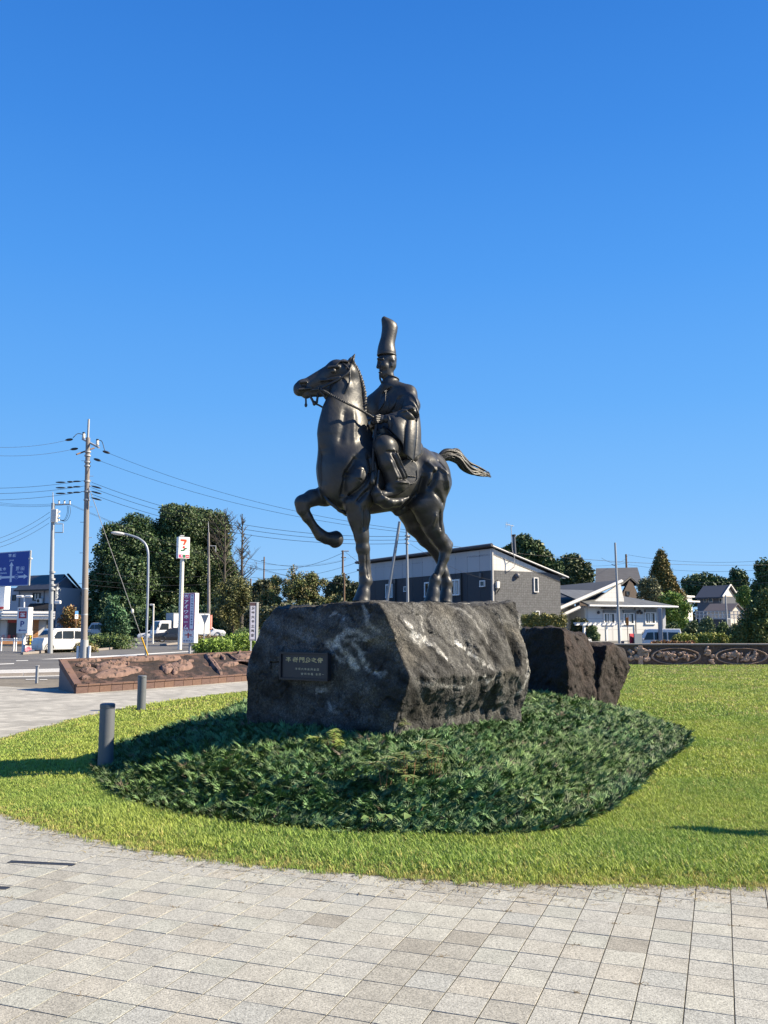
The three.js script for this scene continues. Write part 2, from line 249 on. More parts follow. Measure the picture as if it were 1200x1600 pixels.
// ---------- grass ----------
const blade = (h, w, bend, a, ox, oz) => { const c = Math.cos(a), s = Math.sin(a), p = []; for (const [t, k] of [[0, 1], [.55, .8], [1, 0]]) { const y = h * t * (1 - .25 * bend * t), f = h * bend * t * t; for (const q of k ? [-1, 1] : [0]) p.push([ox + c * f - s * q * w * k, y, oz + s * f + c * q * w * k]); } return p; };
function tuft(n, h, w, spread) {
  const pos = [], idx = []; for (let i = 0; i < n; i++) { const b = blade(h * rr(.55, 1.15), w * rr(.7, 1.2), rr(.15, .95), rr(0, 6.283), rr(-spread, spread), rr(-spread, spread)), o = pos.length / 3; b.forEach((p) => pos.push(...p)); idx.push(o, o + 1, o + 2, o + 1, o + 3, o + 2, o + 2, o + 3, o + 4); }
  const g = new THREE.BufferGeometry(); g.setAttribute('position', new THREE.Float32BufferAttribute(pos, 3)); g.setAttribute('uv', new THREE.Float32BufferAttribute(new Float32Array(pos.length / 3 * 2), 2)); g.setIndex(idx); g.computeVertexNormals(); return g;
}
const bedEdge = spline2([[-3.25, 10.4], [-2.9, 9.4], [-2.5, 8.7], [-2.0, 8.05], [-1.35, 7.5], [-.3, 7.1], [.5, 7.02], [1.25, 7.15], [1.75, 7.7], [2.35, 8.8], [3.05, 10.3], [3.95, 12.0], [4.45, 13.5], [4.4, 15], [3.8, 16.6], [2, 17.6], [-1, 17.8], [-2.7, 17], [-3.2, 14], [-3.5, 11.6]], 160, true);
const bedIn = (x, d) => inside(bedEdge, x, d);
{
  seed(101);
  const leaf = (c) => M(c, .7, { transmission: 0 });
  const green = new THREE.MeshPhysicalMaterial({ color: lin(1, 1, 1), roughness: .9, side: THREE.DoubleSide, transmission: .3, thickness: 0 });
  const bands = [[5.2, 9.6, 18, .043, .003, .05, 620], [9.0, 16, 15, .042, .006, .085, 150], [15.5, 26, 13, .05, .01, .15, 52], [25.5, 37.2, 12, .05, .016, .22, 26]];
  for (const [d0, d1, n, h, w, sp, per] of bands) {
    const vs = [0, 1, 2].map(() => tuft(n, h, w, sp)), lists = [[], [], []], cols = [[], [], []];
    const N = Math.floor(per * (d1 - d0) * 22 * (d0 < 9 ? .62 : 1));
    for (let i = 0; i < N; i++) {
      const d = rr(d0, d1), half = d * .46 + .8, x = rr(-half, half); if (x < -5.6) continue;
      if (!inside(lawnEdge, x, d)) continue; const e = edgeDist(lawnEdge, x, d), be = edgeDist(bedEdge, x, d); if (bedIn(x, d) && be > .25) continue;
      const big = fbm2(x * .55 + 40, d * .55 + 40, 999, 3, 21), mid = fbm2(x * 2.2 + 90, d * 2.2 + 90, 999, 2, 23);
      const rim = sst(.32, .02, e + mid * .12 - .06), lush = sst(.45, .62, big) * .6 + (d < 7.2 ? .35 * sst(.2, .5, e) : 0), s = rr(.75, 1.2) * (d < 8.2 ? 1 + .55 * sst(.05, .35, e) * sst(1.6, .4, e) : 1) * (bedIn(x, d) || be < .22 ? 1.25 : 1) * (1 - .3 * rim);
      const q = Math.floor(rnd() * 3), m = new THREE.Matrix4().makeRotationY(rr(0, 6.3)).scale(V(s, s, s)).setPosition(x + (rim ? rr(-.06, .06) : 0), .011, -d + (rim ? rr(-.07, .1) * rim : 0));
      lists[q].push(m);
      const dry = rnd() < .05 + .35 * rim ? 1 : 0, k = rr(.8, 1.2), yel = clamp(.55 - lush * .7 + (mid - .5) * .6, 0, 1);
      const c = dry ? [.46, .42, .13] : [lerp(.25, .40, yel), lerp(.36, .455, yel), lerp(.06, .08, yel)];
      cols[q].push(lin(c[0] * k, c[1] * k, c[2] * k));
    }
    vs.forEach((g, q) => { const o = stuff('grass', 'short yellowish green lawn grass', 'grass', g, green, lists[q], scene, cols[q]); });
  }
}

{
  seed(111); const g = new THREE.PlaneGeometry(.05, .003).rotateX(-Math.PI / 2), ls = [], cs = [];
  for (let i = 0; i < 1900; i++) { const k = Math.floor(rr(20, 90)), [x0, d0] = lawnEdge[k]; const off = -Math.abs(rr(0, 1) * rr(0, 1)) * .55, x = x0 + rr(-.12, .12), d = d0 + off; if (Math.abs(x) > 5 || d < 4) continue; ls.push(new THREE.Matrix4().compose(V(x, .0135 + rnd() * .004, -d), new THREE.Quaternion().setFromEuler(new THREE.Euler(rr(-.1, .1), rr(0, 6.3), rr(-.12, .12))), V(rr(.3, 1.2), 1, rr(.6, 1.6)))); const q = rr(.6, 1.2); cs.push(rnd() < .5 ? lin(.30 * q, .24 * q, .10 * q) : lin(.12 * q, .09 * q, .05 * q)); }
  stuff('clippings', 'dry grass clippings and crumbs of soil scattered on the paving along the lawn edge', 'litter', g, M([1, 1, 1], .9), ls, scene, cs);
}
// ---------- creeping juniper bed ----------
const bedY = (x, d) => { const e = edgeDist(bedEdge, x, d); return .03 + .22 * sst(0, .75, e) + .23 * sst(.4, 2.1, e) + .10 * (fbm2(x * 1.1 + 50, d * 1.1 + 50, 999, 3, 11) - .5) * sst(0, .6, e); };
{
  seed(202);
  const g = new THREE.PlaneGeometry(9, 11.5, 110, 140).rotateX(-Math.PI / 2).translate(.6, 0, -12.4), p = g.attributes.position;
  for (let i = 0; i < p.count; i++) { const x = p.getX(i), d = -p.getZ(i); p.setY(i, bedIn(x, d) ? bedY(x, d) - .1 - .03 : -.06); } g.computeVertexNormals();
  structure('soil', uvWorld(g, .8), M([.35, .32, .3], 1, { map: earthMap }), 'dark soil under the creeping juniper');
  const spray = (len, n) => {                                     // a tuft of cord-like pointed shoots, fanned forwards and rising
    const pos = [], idx = [], shoot = (a, b, w) => { const d = b.clone().sub(a), s = V(-d.z, 0, d.x).normalize(), u = s.clone().cross(d).normalize(), m = a.clone().lerp(b, .35), o = pos.length / 3; for (const q of [a, m.clone().addScaledVector(s, w), m.clone().addScaledVector(u, w * .8), m.clone().addScaledVector(s, -w), b]) pos.push(q.x, q.y, q.z); idx.push(o, o + 1, o + 2, o, o + 2, o + 3, o + 1, o + 4, o + 2, o + 2, o + 4, o + 3); };
    for (let i = 0; i < n; i++) { const a = ((i + .5) / n - .5) * 2.3 + rr(-.15, .15), L = len * rr(.65, 1.1) * (1 - .25 * Math.abs(a)), up = rr(.02, .5), c = V(len * rr(0, .35), len * rr(0, .15), 0), e = c.clone().add(V(Math.cos(a) * L, L * up, Math.sin(a) * L)); shoot(c, e, len * .062); const k = c.clone().lerp(e, .4); for (const r of [-1, 1]) if (rnd() < .7) shoot(k, k.clone().add(V(Math.cos(a + r * .7) * L * .42, L * .42 * rr(.1, .6), Math.sin(a + r * .7) * L * .42)), len * .045); }
    const ge = new THREE.BufferGeometry(); ge.setAttribute('position', new THREE.Float32BufferAttribute(pos, 3)); ge.setAttribute('uv', new THREE.Float32BufferAttribute(new Float32Array(pos.length / 3 * 2), 2)); ge.setIndex(idx); const gn = ge.toNonIndexed(); gn.computeVertexNormals(); return gn;
  };
  const mat = M([1, 1, 1], .6), vs = [spray(.10, 7), spray(.085, 6), spray(.12, 8)], lists = [[], [], []], cols = [[], [], []];
  const q1 = new THREE.Quaternion(), e = new THREE.Euler();
  for (let i = 0; i < 200000; i++) {
    const x = rr(-3.6, 4.9), d = rr(6.95, 17.8); if (!bedIn(x, d)) continue; if (d > 11 && rnd() < .5) continue;
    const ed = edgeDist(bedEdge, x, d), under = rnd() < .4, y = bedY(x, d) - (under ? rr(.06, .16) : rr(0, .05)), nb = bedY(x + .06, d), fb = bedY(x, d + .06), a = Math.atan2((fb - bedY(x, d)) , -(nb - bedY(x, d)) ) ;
    e.set(rr(-.6, .6), rnd() < .5 && ed < 1 ? -a + Math.PI / 2 + rr(-1.2, 1.2) : rr(0, 6.3), rr(-.15, .5), 'YXZ'); const s = rr(.75, 1.3), q = Math.floor(rnd() * 3);
    lists[q].push(new THREE.Matrix4().compose(V(x, Math.max(.03, y), -d), q1.setFromEuler(e), V(s, s, s)));
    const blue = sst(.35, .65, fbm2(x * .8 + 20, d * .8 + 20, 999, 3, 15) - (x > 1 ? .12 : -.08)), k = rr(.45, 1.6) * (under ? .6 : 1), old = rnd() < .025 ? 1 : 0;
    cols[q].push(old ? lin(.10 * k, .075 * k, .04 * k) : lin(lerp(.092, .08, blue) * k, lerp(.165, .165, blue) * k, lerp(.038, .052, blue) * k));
  }
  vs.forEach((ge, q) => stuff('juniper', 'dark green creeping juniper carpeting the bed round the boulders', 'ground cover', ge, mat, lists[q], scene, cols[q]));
}
// ---------- weeds in the bed ----------
const bedAt = (u, v) => { const r = ray(u, v); for (let d = 6.4; d < 18; d += .02) { const x = r.x / -r.z * d, y = EYE + r.y / -r.z * d; if (y <= (bedIn(x, d) ? bedY(x, d) : .03)) return d; } return 8; };
{
  seed(303);
  const pinna = new THREE.MeshPhysicalMaterial({ color: lin(.17, .26, .05), roughness: .6, side: THREE.DoubleSide, transmission: .3, thickness: 0 }), stemM = M([.22, .13, .06], .8), broad = new THREE.MeshPhysicalMaterial({ color: lin(.16, .25, .07), roughness: .45, side: THREE.DoubleSide, transmission: .25, thickness: 0 });
  const leafGeo = (L, W, fold = .25) => { const pos = [], idx = [], n = 6; for (let i = 0; i <= n; i++) { const t = i / n, w = W * Math.sin(Math.PI * Math.pow(t, .62)) , x = L * t, y = -L * .22 * t * t; pos.push(x, y + w * fold, -w, x, y, 0, x, y + w * fold, w); } for (let i = 0; i < n; i++) { const a = i * 3; idx.push(a, a + 1, a + 3, a + 1, a + 4, a + 3, a + 1, a + 2, a + 4, a + 2, a + 5, a + 4); } const g = new THREE.BufferGeometry(); g.setAttribute('position', new THREE.Float32BufferAttribute(pos, 3)); g.setAttribute('uv', new THREE.Float32BufferAttribute(new Float32Array(pos.length / 3 * 2), 2)); g.setIndex(idx); g.computeVertexNormals(); return g; };
  const at3 = (g, p, yaw, pitch, roll = 0) => g.clone().applyQuaternion(new THREE.Quaternion().setFromEuler(new THREE.Euler(roll, yaw, pitch, 'YZX'))).translate(p.x, p.y, p.z);
  // saplings with long feathery compound leaves
  const frond = (base, yaw, L, rise) => { const pts = [0, .3, .6, 1].map((t) => V(base.x + Math.cos(yaw) * L * t, base.y + rise * (t * 1.7 - t * t * 1.25), base.z - Math.sin(yaw) * L * t)), c = new THREE.CatmullRomCurve3(pts), l = []; for (let i = 1; i <= 9; i++) { const t = i / 9.3, p = c.getPoint(t); for (const s of [-1, 1]) l.push(at3(leafGeo(.075 * (1.15 - .55 * Math.abs(t - .45)), .0115), p, yaw + s * 1.15, rr(-.2, .35))); } return [join([new THREE.TubeGeometry(c, 10, .0028, 4)]), join(l)]; };
  const sap = (u, v, _, n, H, lab, hue) => {
    const d = bedAt(u, v + 12), p = at(u, v, d), t = thing('compound_leaf_sapling', lab, 'weed', V(p.x, bedY(p.x, d) - .05, p.z), rr(0, 6)); const m = pinna.clone(); m.color = lin(...hue); const st = [];
    for (let i = 0; i < n; i++) { const b = V(rr(-.09, .09), H * rr(.4, 1.5), rr(-.09, .09)); st.push(rod(V(b.x * .3, 0, b.z * .3), b, .004, .003, 5)); const [s, l] = frond(b, rr(0, 6.283), rr(.14, .24), rr(.05, .16)); part(t, 'leaf', l, m); part(t, 'leaf_stalk', s, stemM); }
    part(t, 'stem', join(st), stemM, { kind: 'stuff' });
  };
  sap(640, 1215, 8.9, 10, .22, 'largest feathery leaved sapling in the middle of the juniper', [.16, .23, .055]); sap(678, 1205, 9.1, 8, .24, 'feathery sapling with reddish stalk right of the largest one', [.15, .21, .05]); sap(600, 1225, 8.7, 6, .18, 'low feathery sapling left of the largest one', [.16, .23, .06]);
  sap(522, 1160, 10.2, 6, .16, 'bright yellow green feathery sapling at the shadow edge', [.24, .33, .05]); sap(618, 1140, 10.5, 5, .15, 'small feathery sapling close under the boulder corner', [.12, .16, .05]);
  // broad-leaved creepers
  const weed = (u, v, _, n, lab) => { const d = bedAt(u, v + 4), p = at(u, v, d), y = bedIn(p.x, d) ? bedY(p.x, d) - .04 : .03, t = thing('broadleaf_weed', lab, 'weed', V(p.x, y, p.z), rr(0, 6)), st = []; for (let i = 0; i < n; i++) { const a = rr(0, 6.283), r = rr(.02, .13), q = V(Math.cos(a) * r, rr(.05, .16), Math.sin(a) * r); st.push(rod(V(q.x * .2, 0, q.z * .2), q, .003, .002, 5)); part(t, 'leaf', at3(leafGeo(rr(.07, .12), rr(.022, .036)), q, -a + rr(-.6, .6), rr(-.5, .25), rr(-.4, .4)), broad); } part(t, 'stem', join(st), stemM, { kind: 'stuff' }); };
  weed(590, 1288, 7.3, 9, 'broad leaved weed at the front edge of the bed, left of the rest'); weed(640, 1283, 7.3, 6, 'broad leaved weed beside the front weed'); weed(845, 1278, 7.4, 10, 'broad leaved weed at the front right corner of the bed'); weed(815, 1262, 7.7, 8, 'broad leaved weed just behind the corner weed'); weed(912, 1255, 8.3, 7, 'broad leaved weed standing on the lawn edge at right'); weed(800, 1295, 7.2, 7, 'low broad leaved weed in the long grass before the corner weed');
  const ll = [], cc = []; const lg = leafGeo(.07, .024); for (let i = 0; i < 420; i++) { const x = rr(.2, 4.4) * (rnd() < .25 ? -.5 : 1), d = rr(7.2, 14); if (!bedIn(x, d)) continue; if (rnd() < .35 && x < 1) continue; ll.push(new THREE.Matrix4().compose(V(x, bedY(x, d) + .03, -d), new THREE.Quaternion().setFromEuler(new THREE.Euler(rr(-.6, .6), rr(0, 6), rr(-.5, .5))), V(1, 1, 1).multiplyScalar(rr(.5, 1.15)))); const k = rr(.7, 1.4); cc.push(lin(.17 * k, .25 * k, .075 * k)); }
  stuff('weeds', 'small pale leaves of creeping weeds scattered through the juniper', 'weeds', lg, M([1, 1, 1], .5), ll, scene, cc);
}

// ---------- boulders ----------
const polyDist = (pts, x, d) => { const e = edgeDist(pts, x, d); return inside(pts, x, d) ? -e : e; };
const rockMap = tex(512, (u, v) => { const a = noise2(u * 150, v * 150, 150, 5), c = fbm2(u * 60, v * 60, 60, 3, 8), b = fbm2(u * 7, v * 7, 7, 5, 12); const k = (.55 + .75 * b) * (a > .74 ? 1.65 : a < .3 ? .6 : 1) * (.4 + 1.2 * c); return [.5 * k, .5 * k, .49 * k]; });
const rockBump = tex(512, (u, v) => .6 * fbm2(u * 40, v * 40, 40, 5, 12) + .4 * noise2(u * 150, v * 150, 150, 5), { data: true });
function boulder(levels, topY, c, disp, paint, carve, warp) {
  const lay = (y) => { let i = 0; while (i < levels.length - 2 && levels[i + 1][0] < y) i++; const a = levels[i], b = levels[i + 1], t = clamp((y - a[0]) / (b[0] - a[0]), -.2, 1); return a[1].map((p, k) => [lerp(p[0], b[1][k][0], t), lerp(p[1], b[1][k][1], t)]); };
  let lp = null;
  const sdf = (x, y, z) => { const yw = y + (warp ? warp(x, y, z) : 0); lp = lay(yw); let d = polyDist(lp, x, -z); d = smax(d, y - topY(x, -z), .05); d = Math.max(d, -y - .02); if (Math.abs(d) < .3) { d += disp(x, y, z); if (carve) d = carve(d, x, y, z); } return d; };
  const all = levels.flatMap((l) => l[1]), xs = all.map((p) => p[0]), ds = all.map((p) => p[1]);
  const top = Math.max(topY(Math.min(...xs), ds[0]), topY(Math.max(...xs), ds[0])) + .1;
  const g = mesher(sdf, [Math.min(...xs) - .15, -.1, -Math.max(...ds) - .15], [Math.max(...xs) + .15, top, -Math.min(...ds) + .15], c), p = g.attributes.position, col = new Float32Array(p.count * 3);
  const mx = (Math.min(...xs) + Math.max(...xs)) / 2, mz = -(Math.min(...ds) + Math.max(...ds)) / 2, uv = g.attributes.uv;
  for (let i = 0; i < p.count; i++) { const k = paint(p.getX(i), p.getY(i), p.getZ(i)); col.set(k, i * 3); const nx = g.attributes.normal.getX(i), ny = g.attributes.normal.getY(i), nz = g.attributes.normal.getZ(i), X = p.getX(i), Z = p.getZ(i), r = Math.abs(nx * .77 + nz * .63), l = Math.abs(-nx * .63 + nz * .77); if (Math.abs(ny) > .8) uv.setXY(i, X, Z); else if (r > l) uv.setXY(i, X * .63 - Z * .77, p.getY(i)); else uv.setXY(i, X * .77 + Z * .63 + 7, p.getY(i)); } g.setAttribute('color', new THREE.BufferAttribute(col, 3)); return g;
}
const rockMat = new THREE.MeshStandardMaterial({ map: rockMap, bumpMap: rockBump, bumpScale: .016, roughness: .9, vertexColors: true, side: THREE.DoubleSide });
const xd = (u, d) => [(u - 600) / FPX * d * 1.0, d];        // good enough near the horizon
const AT = (u, v, d) => { const p = at(u, v, d); return [p.x, d]; };
const MR = { L: at(386, 1055, 10.35), F: at(640, 1062, 9.06), R: at(827, 1040, 10.86) };
{
  const lv = (y, L, F, R, rec, lb = 0) => { const mid = [lerp(F[0], R[0], .5) + .78 * (.06 - rec), lerp(F[1], R[1], .5) - .62 * (.06 - rec)], m3 = [lerp(F[0], R[0], .82) + .78 * (.05 - rec), lerp(F[1], R[1], .82) - .62 * (.05 - rec)], ml = [lerp(L[0], F[0], .5) - .5 * (.05 - lb), lerp(L[1], F[1], .5) - .85 * (.05 - lb)]; return [y, [L, ml, F, mid, m3, R, [1.5, 12.2], [-1.0, 12.1], [L[0] - .04, L[1] + .85]]]; };
  const levels = [lv(-.1, AT(392, 1110, 10.44), AT(606, 1140, 9.31), AT(813, 1095, 10.94), .26), lv(.62, AT(388, 1090, 10.44), AT(616, 1125, 9.18), AT(819, 1085, 10.90), .2), lv(.97, AT(386, 1065, 10.35), AT(636, 1075, 9.07), AT(826, 1050, 10.86), .02), lv(1.1, AT(387, 1050, 10.35), AT(641, 1056, 9.06), AT(827, 1035, 10.86), -.03), lv(1.38, AT(396, 1010, 10.31), AT(624, 1016, 9.17), AT(820, 1000, 10.86), -.02), lv(1.58, AT(407, 982, 10.27), AT(615, 985, 9.20), AT(812, 965, 10.86), .02), lv(1.76, AT(424, 960, 10.27), AT(600, 957, 9.27), AT(812, 950, 10.86), .06), lv(1.92, AT(440, 946, 10.27), AT(588, 945, 9.31), AT(805, 941, 10.86), .1)];
  const topY = (x, d) => 1.866 + .045 * sst(.5, 1.6, x) - .02 * sst(-.5, -1.2, x);
  const nz = (x, y, z, f, o) => fbm3(x * f + 31, y * f + 17, z * f + 77, o) - .5;
  const ridge = (x, y, z) => { const s = .8 * x + .55 * -z; const w = fbm3(x * 1.3 + 5, y * .55 + 3, z * 1.3 + 9, 3); return Math.abs(Math.sin((s * 2.1 + w * 5.5 + y * .35) * 2.2)); };
  const disp = (x, y, z) => { const right = sst(-.05, .25, (x - MR.F.x) * .8 + (-z - 9.1) * .12); const cr = Math.abs(nz(x + 40, y, z, 3.1, 3)); return -.10 * nz(x, y, z, 1.9, 4) - .17 * (Math.abs(nz(x + 20, y * .8, z, 2.1, 3)) - .09) - .045 * nz(x, y, z, 6, 4) - .026 * nz(x, y, z, 17, 3) + .016 * sst(.025, .0, cr) + (.028 * (1 - ridge(x, y, z)) - .012) * right + .035 * Math.max(0, nz(x + 9, y * .3, z, 7, 2)) * right; };
  const h0 = at(803, 985, 10.6), h1 = at(807, 1036, 10.62), n0 = at(612, 1000, 9.14), n1 = at(575, 1010, 9.36);
  const seg = (a, b, x, y, z) => { const dx = b.x - a.x, dy = b.y - a.y, dz = b.z - a.z, t = clamp(((x - a.x) * dx + (y - a.y) * dy + (z - a.z) * dz) / (dx * dx + dy * dy + dz * dz), 0, 1); return Math.hypot(x - a.x - dx * t, y - a.y - dy * t, z - a.z - dz * t); };
  const carve = (d, x, y, z) => smax(smax(d, .108 - seg(h0, h1, x, y, z), .05), .045 - seg(n0, n1, x, y, z) - .02 * nz(x, y, z, 9, 2), .05);
  // pale mineral veins, as lines lying on the two faces
  const onFace = (A, B, u, v) => { const r = ray(u, v), nx = -(B.z - A.z), nzz = B.x - A.x, t = ((A.x) * nx + (A.z) * nzz) / (r.x * nx + r.z * nzz); return r.multiplyScalar(t).add(V(0, EYE, 0)); };
  const vein = (A, B, pts) => { const p = pts.map(([u, v]) => onFace(A, B, u, v)), n = V(-(B.z - A.z), 0, B.x - A.x).normalize(); p.n = n; return p; }, LF = [MR.L, MR.F], RF = [MR.F, MR.R];
  const veins = [[...LF, [[516, 1010], [530, 1003], [545, 987], [560, 985], [572, 993]], .035, 1.5], [...LF, [[515, 1010], [535, 1012], [545, 1020], [560, 1043]], .04, 1.7], [...LF, [[552, 1001], [566, 1020], [576, 1045], [590, 1054], [600, 1053]], .022, 1.5], [...LF, [[516, 1012], [527, 1026], [541, 1035]], .02, 1.3], [...LF, [[515, 963], [525, 957], [537, 965]], .016, 1.3], [...LF, [[500, 1078], [510, 1075]], .03, 1.2], [...LF, [[566, 950], [575, 975], [590, 985]], .03, 1.4], [...LF, [[514, 1098], [520, 1110], [526, 1115]], .02, .9], [...LF, [[545, 1000], [575, 996]], .02, 1.2],
    [...RF, [[607, 948], [616, 975], [619, 995], [628, 1012], [634, 1030]], .026, 2], [...RF, [[617, 985], [621, 968]], .02, 2], [...RF, [[661, 974], [668, 990], [690, 1010], [700, 1030]], .024, 2.1], [...RF, [[665, 992], [672, 1010]], .03, 1.6], [...RF, [[725, 1005], [745, 1030], [763, 1045]], .016, 1.8], [...RF, [[742, 945], [760, 985], [765, 1000]], .02, 1.2], [...RF, [[735, 1068], [736, 1050], [728, 1040]], .014, 1.6], [...RF, [[655, 1068], [690, 1072], [725, 1073]], .018, .8], [...RF, [[690, 965], [680, 980], [683, 1000]], .012, 1.5], [...RF, [[820, 960], [826, 1010], [824, 1060], [816, 1085]], .03, 1.5], [...RF, [[751, 1058], [760, 1064], [768, 1055]], .014, 1.9]].map(([A, B, pts, w, k]) => ({ p: vein(A, B, pts), w, k }));
  const paint = (x, y, z) => {
    const stq = x * .7 - z * .5 + y * .8, str = fbm3(stq * 9, (x - y) * 1.4, z * 1.2, 4); let k = .112 + .14 * nz(x, y, z, 1.3, 4) + .11 * nz(x, y, z, 11, 3) + .36 * (str - .5), wv = 0; const wx = x + .05 * nz(x, y, z, 5, 3), wy = y + .06 * nz(x + 4, y, z, 5, 3);
    for (const v of veins) { const n = v.p.n, off = (wx - v.p[0].x) * n.x + (z - v.p[0].z) * n.z; if (Math.abs(off) > .4) continue; const fx = wx - off * n.x, fz = z - off * n.z; for (let i = 0; i + 1 < v.p.length; i++) { const d = seg(v.p[i], v.p[i + 1], fx, wy, fz); if (d < .16) wv = Math.max(wv, v.k * sst(v.w * 1.5, v.w * .3, d + .05 * (noise3(x * 26, y * 26, z * 26) - .5))); } }
    const rust = sst(.54, .68, fbm3(x * 1.1 + 3, y * 2.2, z * 1.1, 3)), lich = sst(.60, .7, fbm3(x * 5 + 3, y * 3, z * 5 + 8, 4)) * .35, moss = sst(.5, .64, fbm3(x * 2.3 + 13, y * 2.3 + 2, z * 2.3, 4));
    k = k * (1 - .55 * moss * .5) + lich * .14 + wv * .28 * (.35 + 1.2 * noise3(x * 9, y * 9, z * 9)); return [k * (1 + .08 * rust), k * (1 + .01 * rust), k * (.99 - .1 * rust)];
  };
  const g = boulder(levels, topY, .018, disp, paint, carve, (x, y, z) => .15 * nz(x, 1, z, 1.8, 3) * sst(1.4, 1.05, y) + .05 * nz(x, y, z, 5, 2));
  single('boulder', 'huge grey granite boulder carrying the horse statue, with a plaque', 'boulder', g, rockMat);

  // plaque on the shaded face
  const A = onFace(...LF, 447, 1040), B = onFace(...LF, 520, 1040), c = A.clone().lerp(B, .5), yaw = Math.atan2(-(B.z - A.z), B.x - A.x), W = A.distanceTo(B), top = onFace(...LF, 483, 1020.5).y, bot = onFace(...LF, 483, 1061).y, Hh = top - bot;
  const t = thing('plaque', 'dark rectangular metal plaque with raised writing on the big boulder', 'plaque', V(c.x, (top + bot) / 2, c.z).add(V(Math.sin(yaw), 0, Math.cos(yaw)).multiplyScalar(.075)), yaw);
  const metal = M([.025, .027, .034], .45, { metalness: .3 });
  part(t, 'panel', box(W, Hh, .05, 0, 0, -.02), metal);
  part(t, 'frame', join([box(W + .014, .02, .03, 0, Hh / 2, .012), box(W + .014, .02, .03, 0, -Hh / 2, .012), box(.02, Hh - .02, .03, W / 2, 0, .012), box(.02, Hh - .02, .03, -W / 2, 0, .012)]), metal);
  part(t, 'lettering', move(new THREE.PlaneGeometry(W * .93, Hh * .9), 0, 0, .0085), new THREE.MeshStandardMaterial({ roughness: .5, map: canvasTex(512, 280, (x, w, h) => { x.fillStyle = '#2a2c33'; x.fillRect(0, 0, w, h); x.strokeStyle = '#b9a878'; glyphs(x, '平', 36, 30, 66, 9); glyphs(x, '将門公之像', 122, 30, 66, 9, 0, 72); x.strokeStyle = '#a39a80'; glyphs(x, '平成六年五月吉日', 150, 158, 30, 4.5, 0, 36); glyphs(x, '岩井市長', 220, 214, 30, 4.5, 0, 38); glyphs(x, '吉日一', 390, 214, 28, 4.5, 0, 36); }) }));
}
// the two dark boulders behind
{
  const nz = (x, y, z, f, o) => fbm3(x * f + 131, y * f + 17, z * f + 7, o) - .5;
  const disp = (x, y, z) => -.22 * nz(x, y, z, 2.4, 5) - .09 * nz(x, y, z, 8, 5) + .008 * sst(.04, 0, Math.abs(nz(x + 7, y, z, 4, 3)));
  const paint = (x, y, z) => { const k = .029 + .026 * nz(x, y, z, 3, 4), r = sst(.45, .65, fbm3(x * 2, y * 2, z * 2 + 40, 3)); return [k * (1.35 + .3 * r), k * (.95 + .04 * r), k * .86]; };
  const quadLevel = (y, a) => [y, a];
  const P2 = (v, l, f, r) => [AT(l, v, 15.6), AT(f, v, 14.9), AT(r, v, 15.9), [xd(r, 17.2)[0] - .15, 17.2], [xd(l, 17)[0], 17]];
  const g1 = boulder([quadLevel(-.1, P2(1100, 812, 886, 934)), quadLevel(.5, P2(1080, 812, 888, 932)), quadLevel(1.1, P2(1030, 816, 886, 930)), quadLevel(1.45, P2(1000, 818, 883, 916)), quadLevel(1.65, P2(985, 824, 880, 904))], (x) => 1.565 - .10 * sst(3.0, 3.45, x), .024, disp, paint);
  single('dark_boulder', 'larger dark brown boulder right behind the statue boulder', 'boulder', g1, rockMat);
  const P3 = (v, l, f, r) => [AT(l, v, 16.2), AT(f, v, 15.8), AT(r, v, 16.4), [xd(r, 17.4)[0] - .1, 17.4], [xd(l, 17.3)[0], 17.3]];
  const g2 = boulder([quadLevel(-.1, P3(1100, 922, 936, 955)), quadLevel(.45, P3(1085, 921, 934, 966)), quadLevel(.85, P3(1050, 918, 938, 983)), quadLevel(1.05, P3(1030, 916, 944, 979)), quadLevel(1.35, P3(1007, 914, 950, 963))], (x) => 1.29 - .14 * sst(4.1, 4.5, x), .024, disp, paint);
  single('dark_boulder', 'smaller dark brown boulder at the right end of the row', 'boulder', g2, rockMat);
}
// bollards
{
  const mat = new THREE.MeshStandardMaterial({ roughness: .6, metalness: .1, map: tex(256, (u, v) => { const n = fbm2(u * 12, v * 12, 12, 5, 5), s = fbm2(u * 60, v * 4, 60, 3, 15); const k = .13 * (.8 + .3 * n + .15 * s); return [k * .88, k * .98, k * 1.12]; }) });
  const mk = (u, v, H, lab) => { const p = onGround(u, v), r = .083, t = thing('bollard', lab, 'bollard', p); const g = new THREE.LatheGeometry([V2(0, H), V2(r - .016, H), V2(r - .005, H - .004), V2(r, H - .012), V2(r, H - .05), V2(r - .004, H - .053), V2(r - .004, H - .058), V2(r, H - .061), V2(r, H * .52), V2(r - .0015, H * .515), V2(r, H * .51), V2(r, -.03)].reverse(), 32); part(t, 'post', g, mat); part(t, 'screw', join([.8, 2.4].map((a) => cyl(.006, .006, .008, Math.sin(a) * r, H - .035, Math.cos(a) * r, 8))), M([.1, .1, .1], .4, { metalness: .8 }), { kind: 'stuff' }); };
  mk(164, 1209, .765, 'nearer grey cylindrical bollard on the lawn'); mk(220.5, 1110, .665, 'farther grey cylindrical bollard at the lawn edge');
}
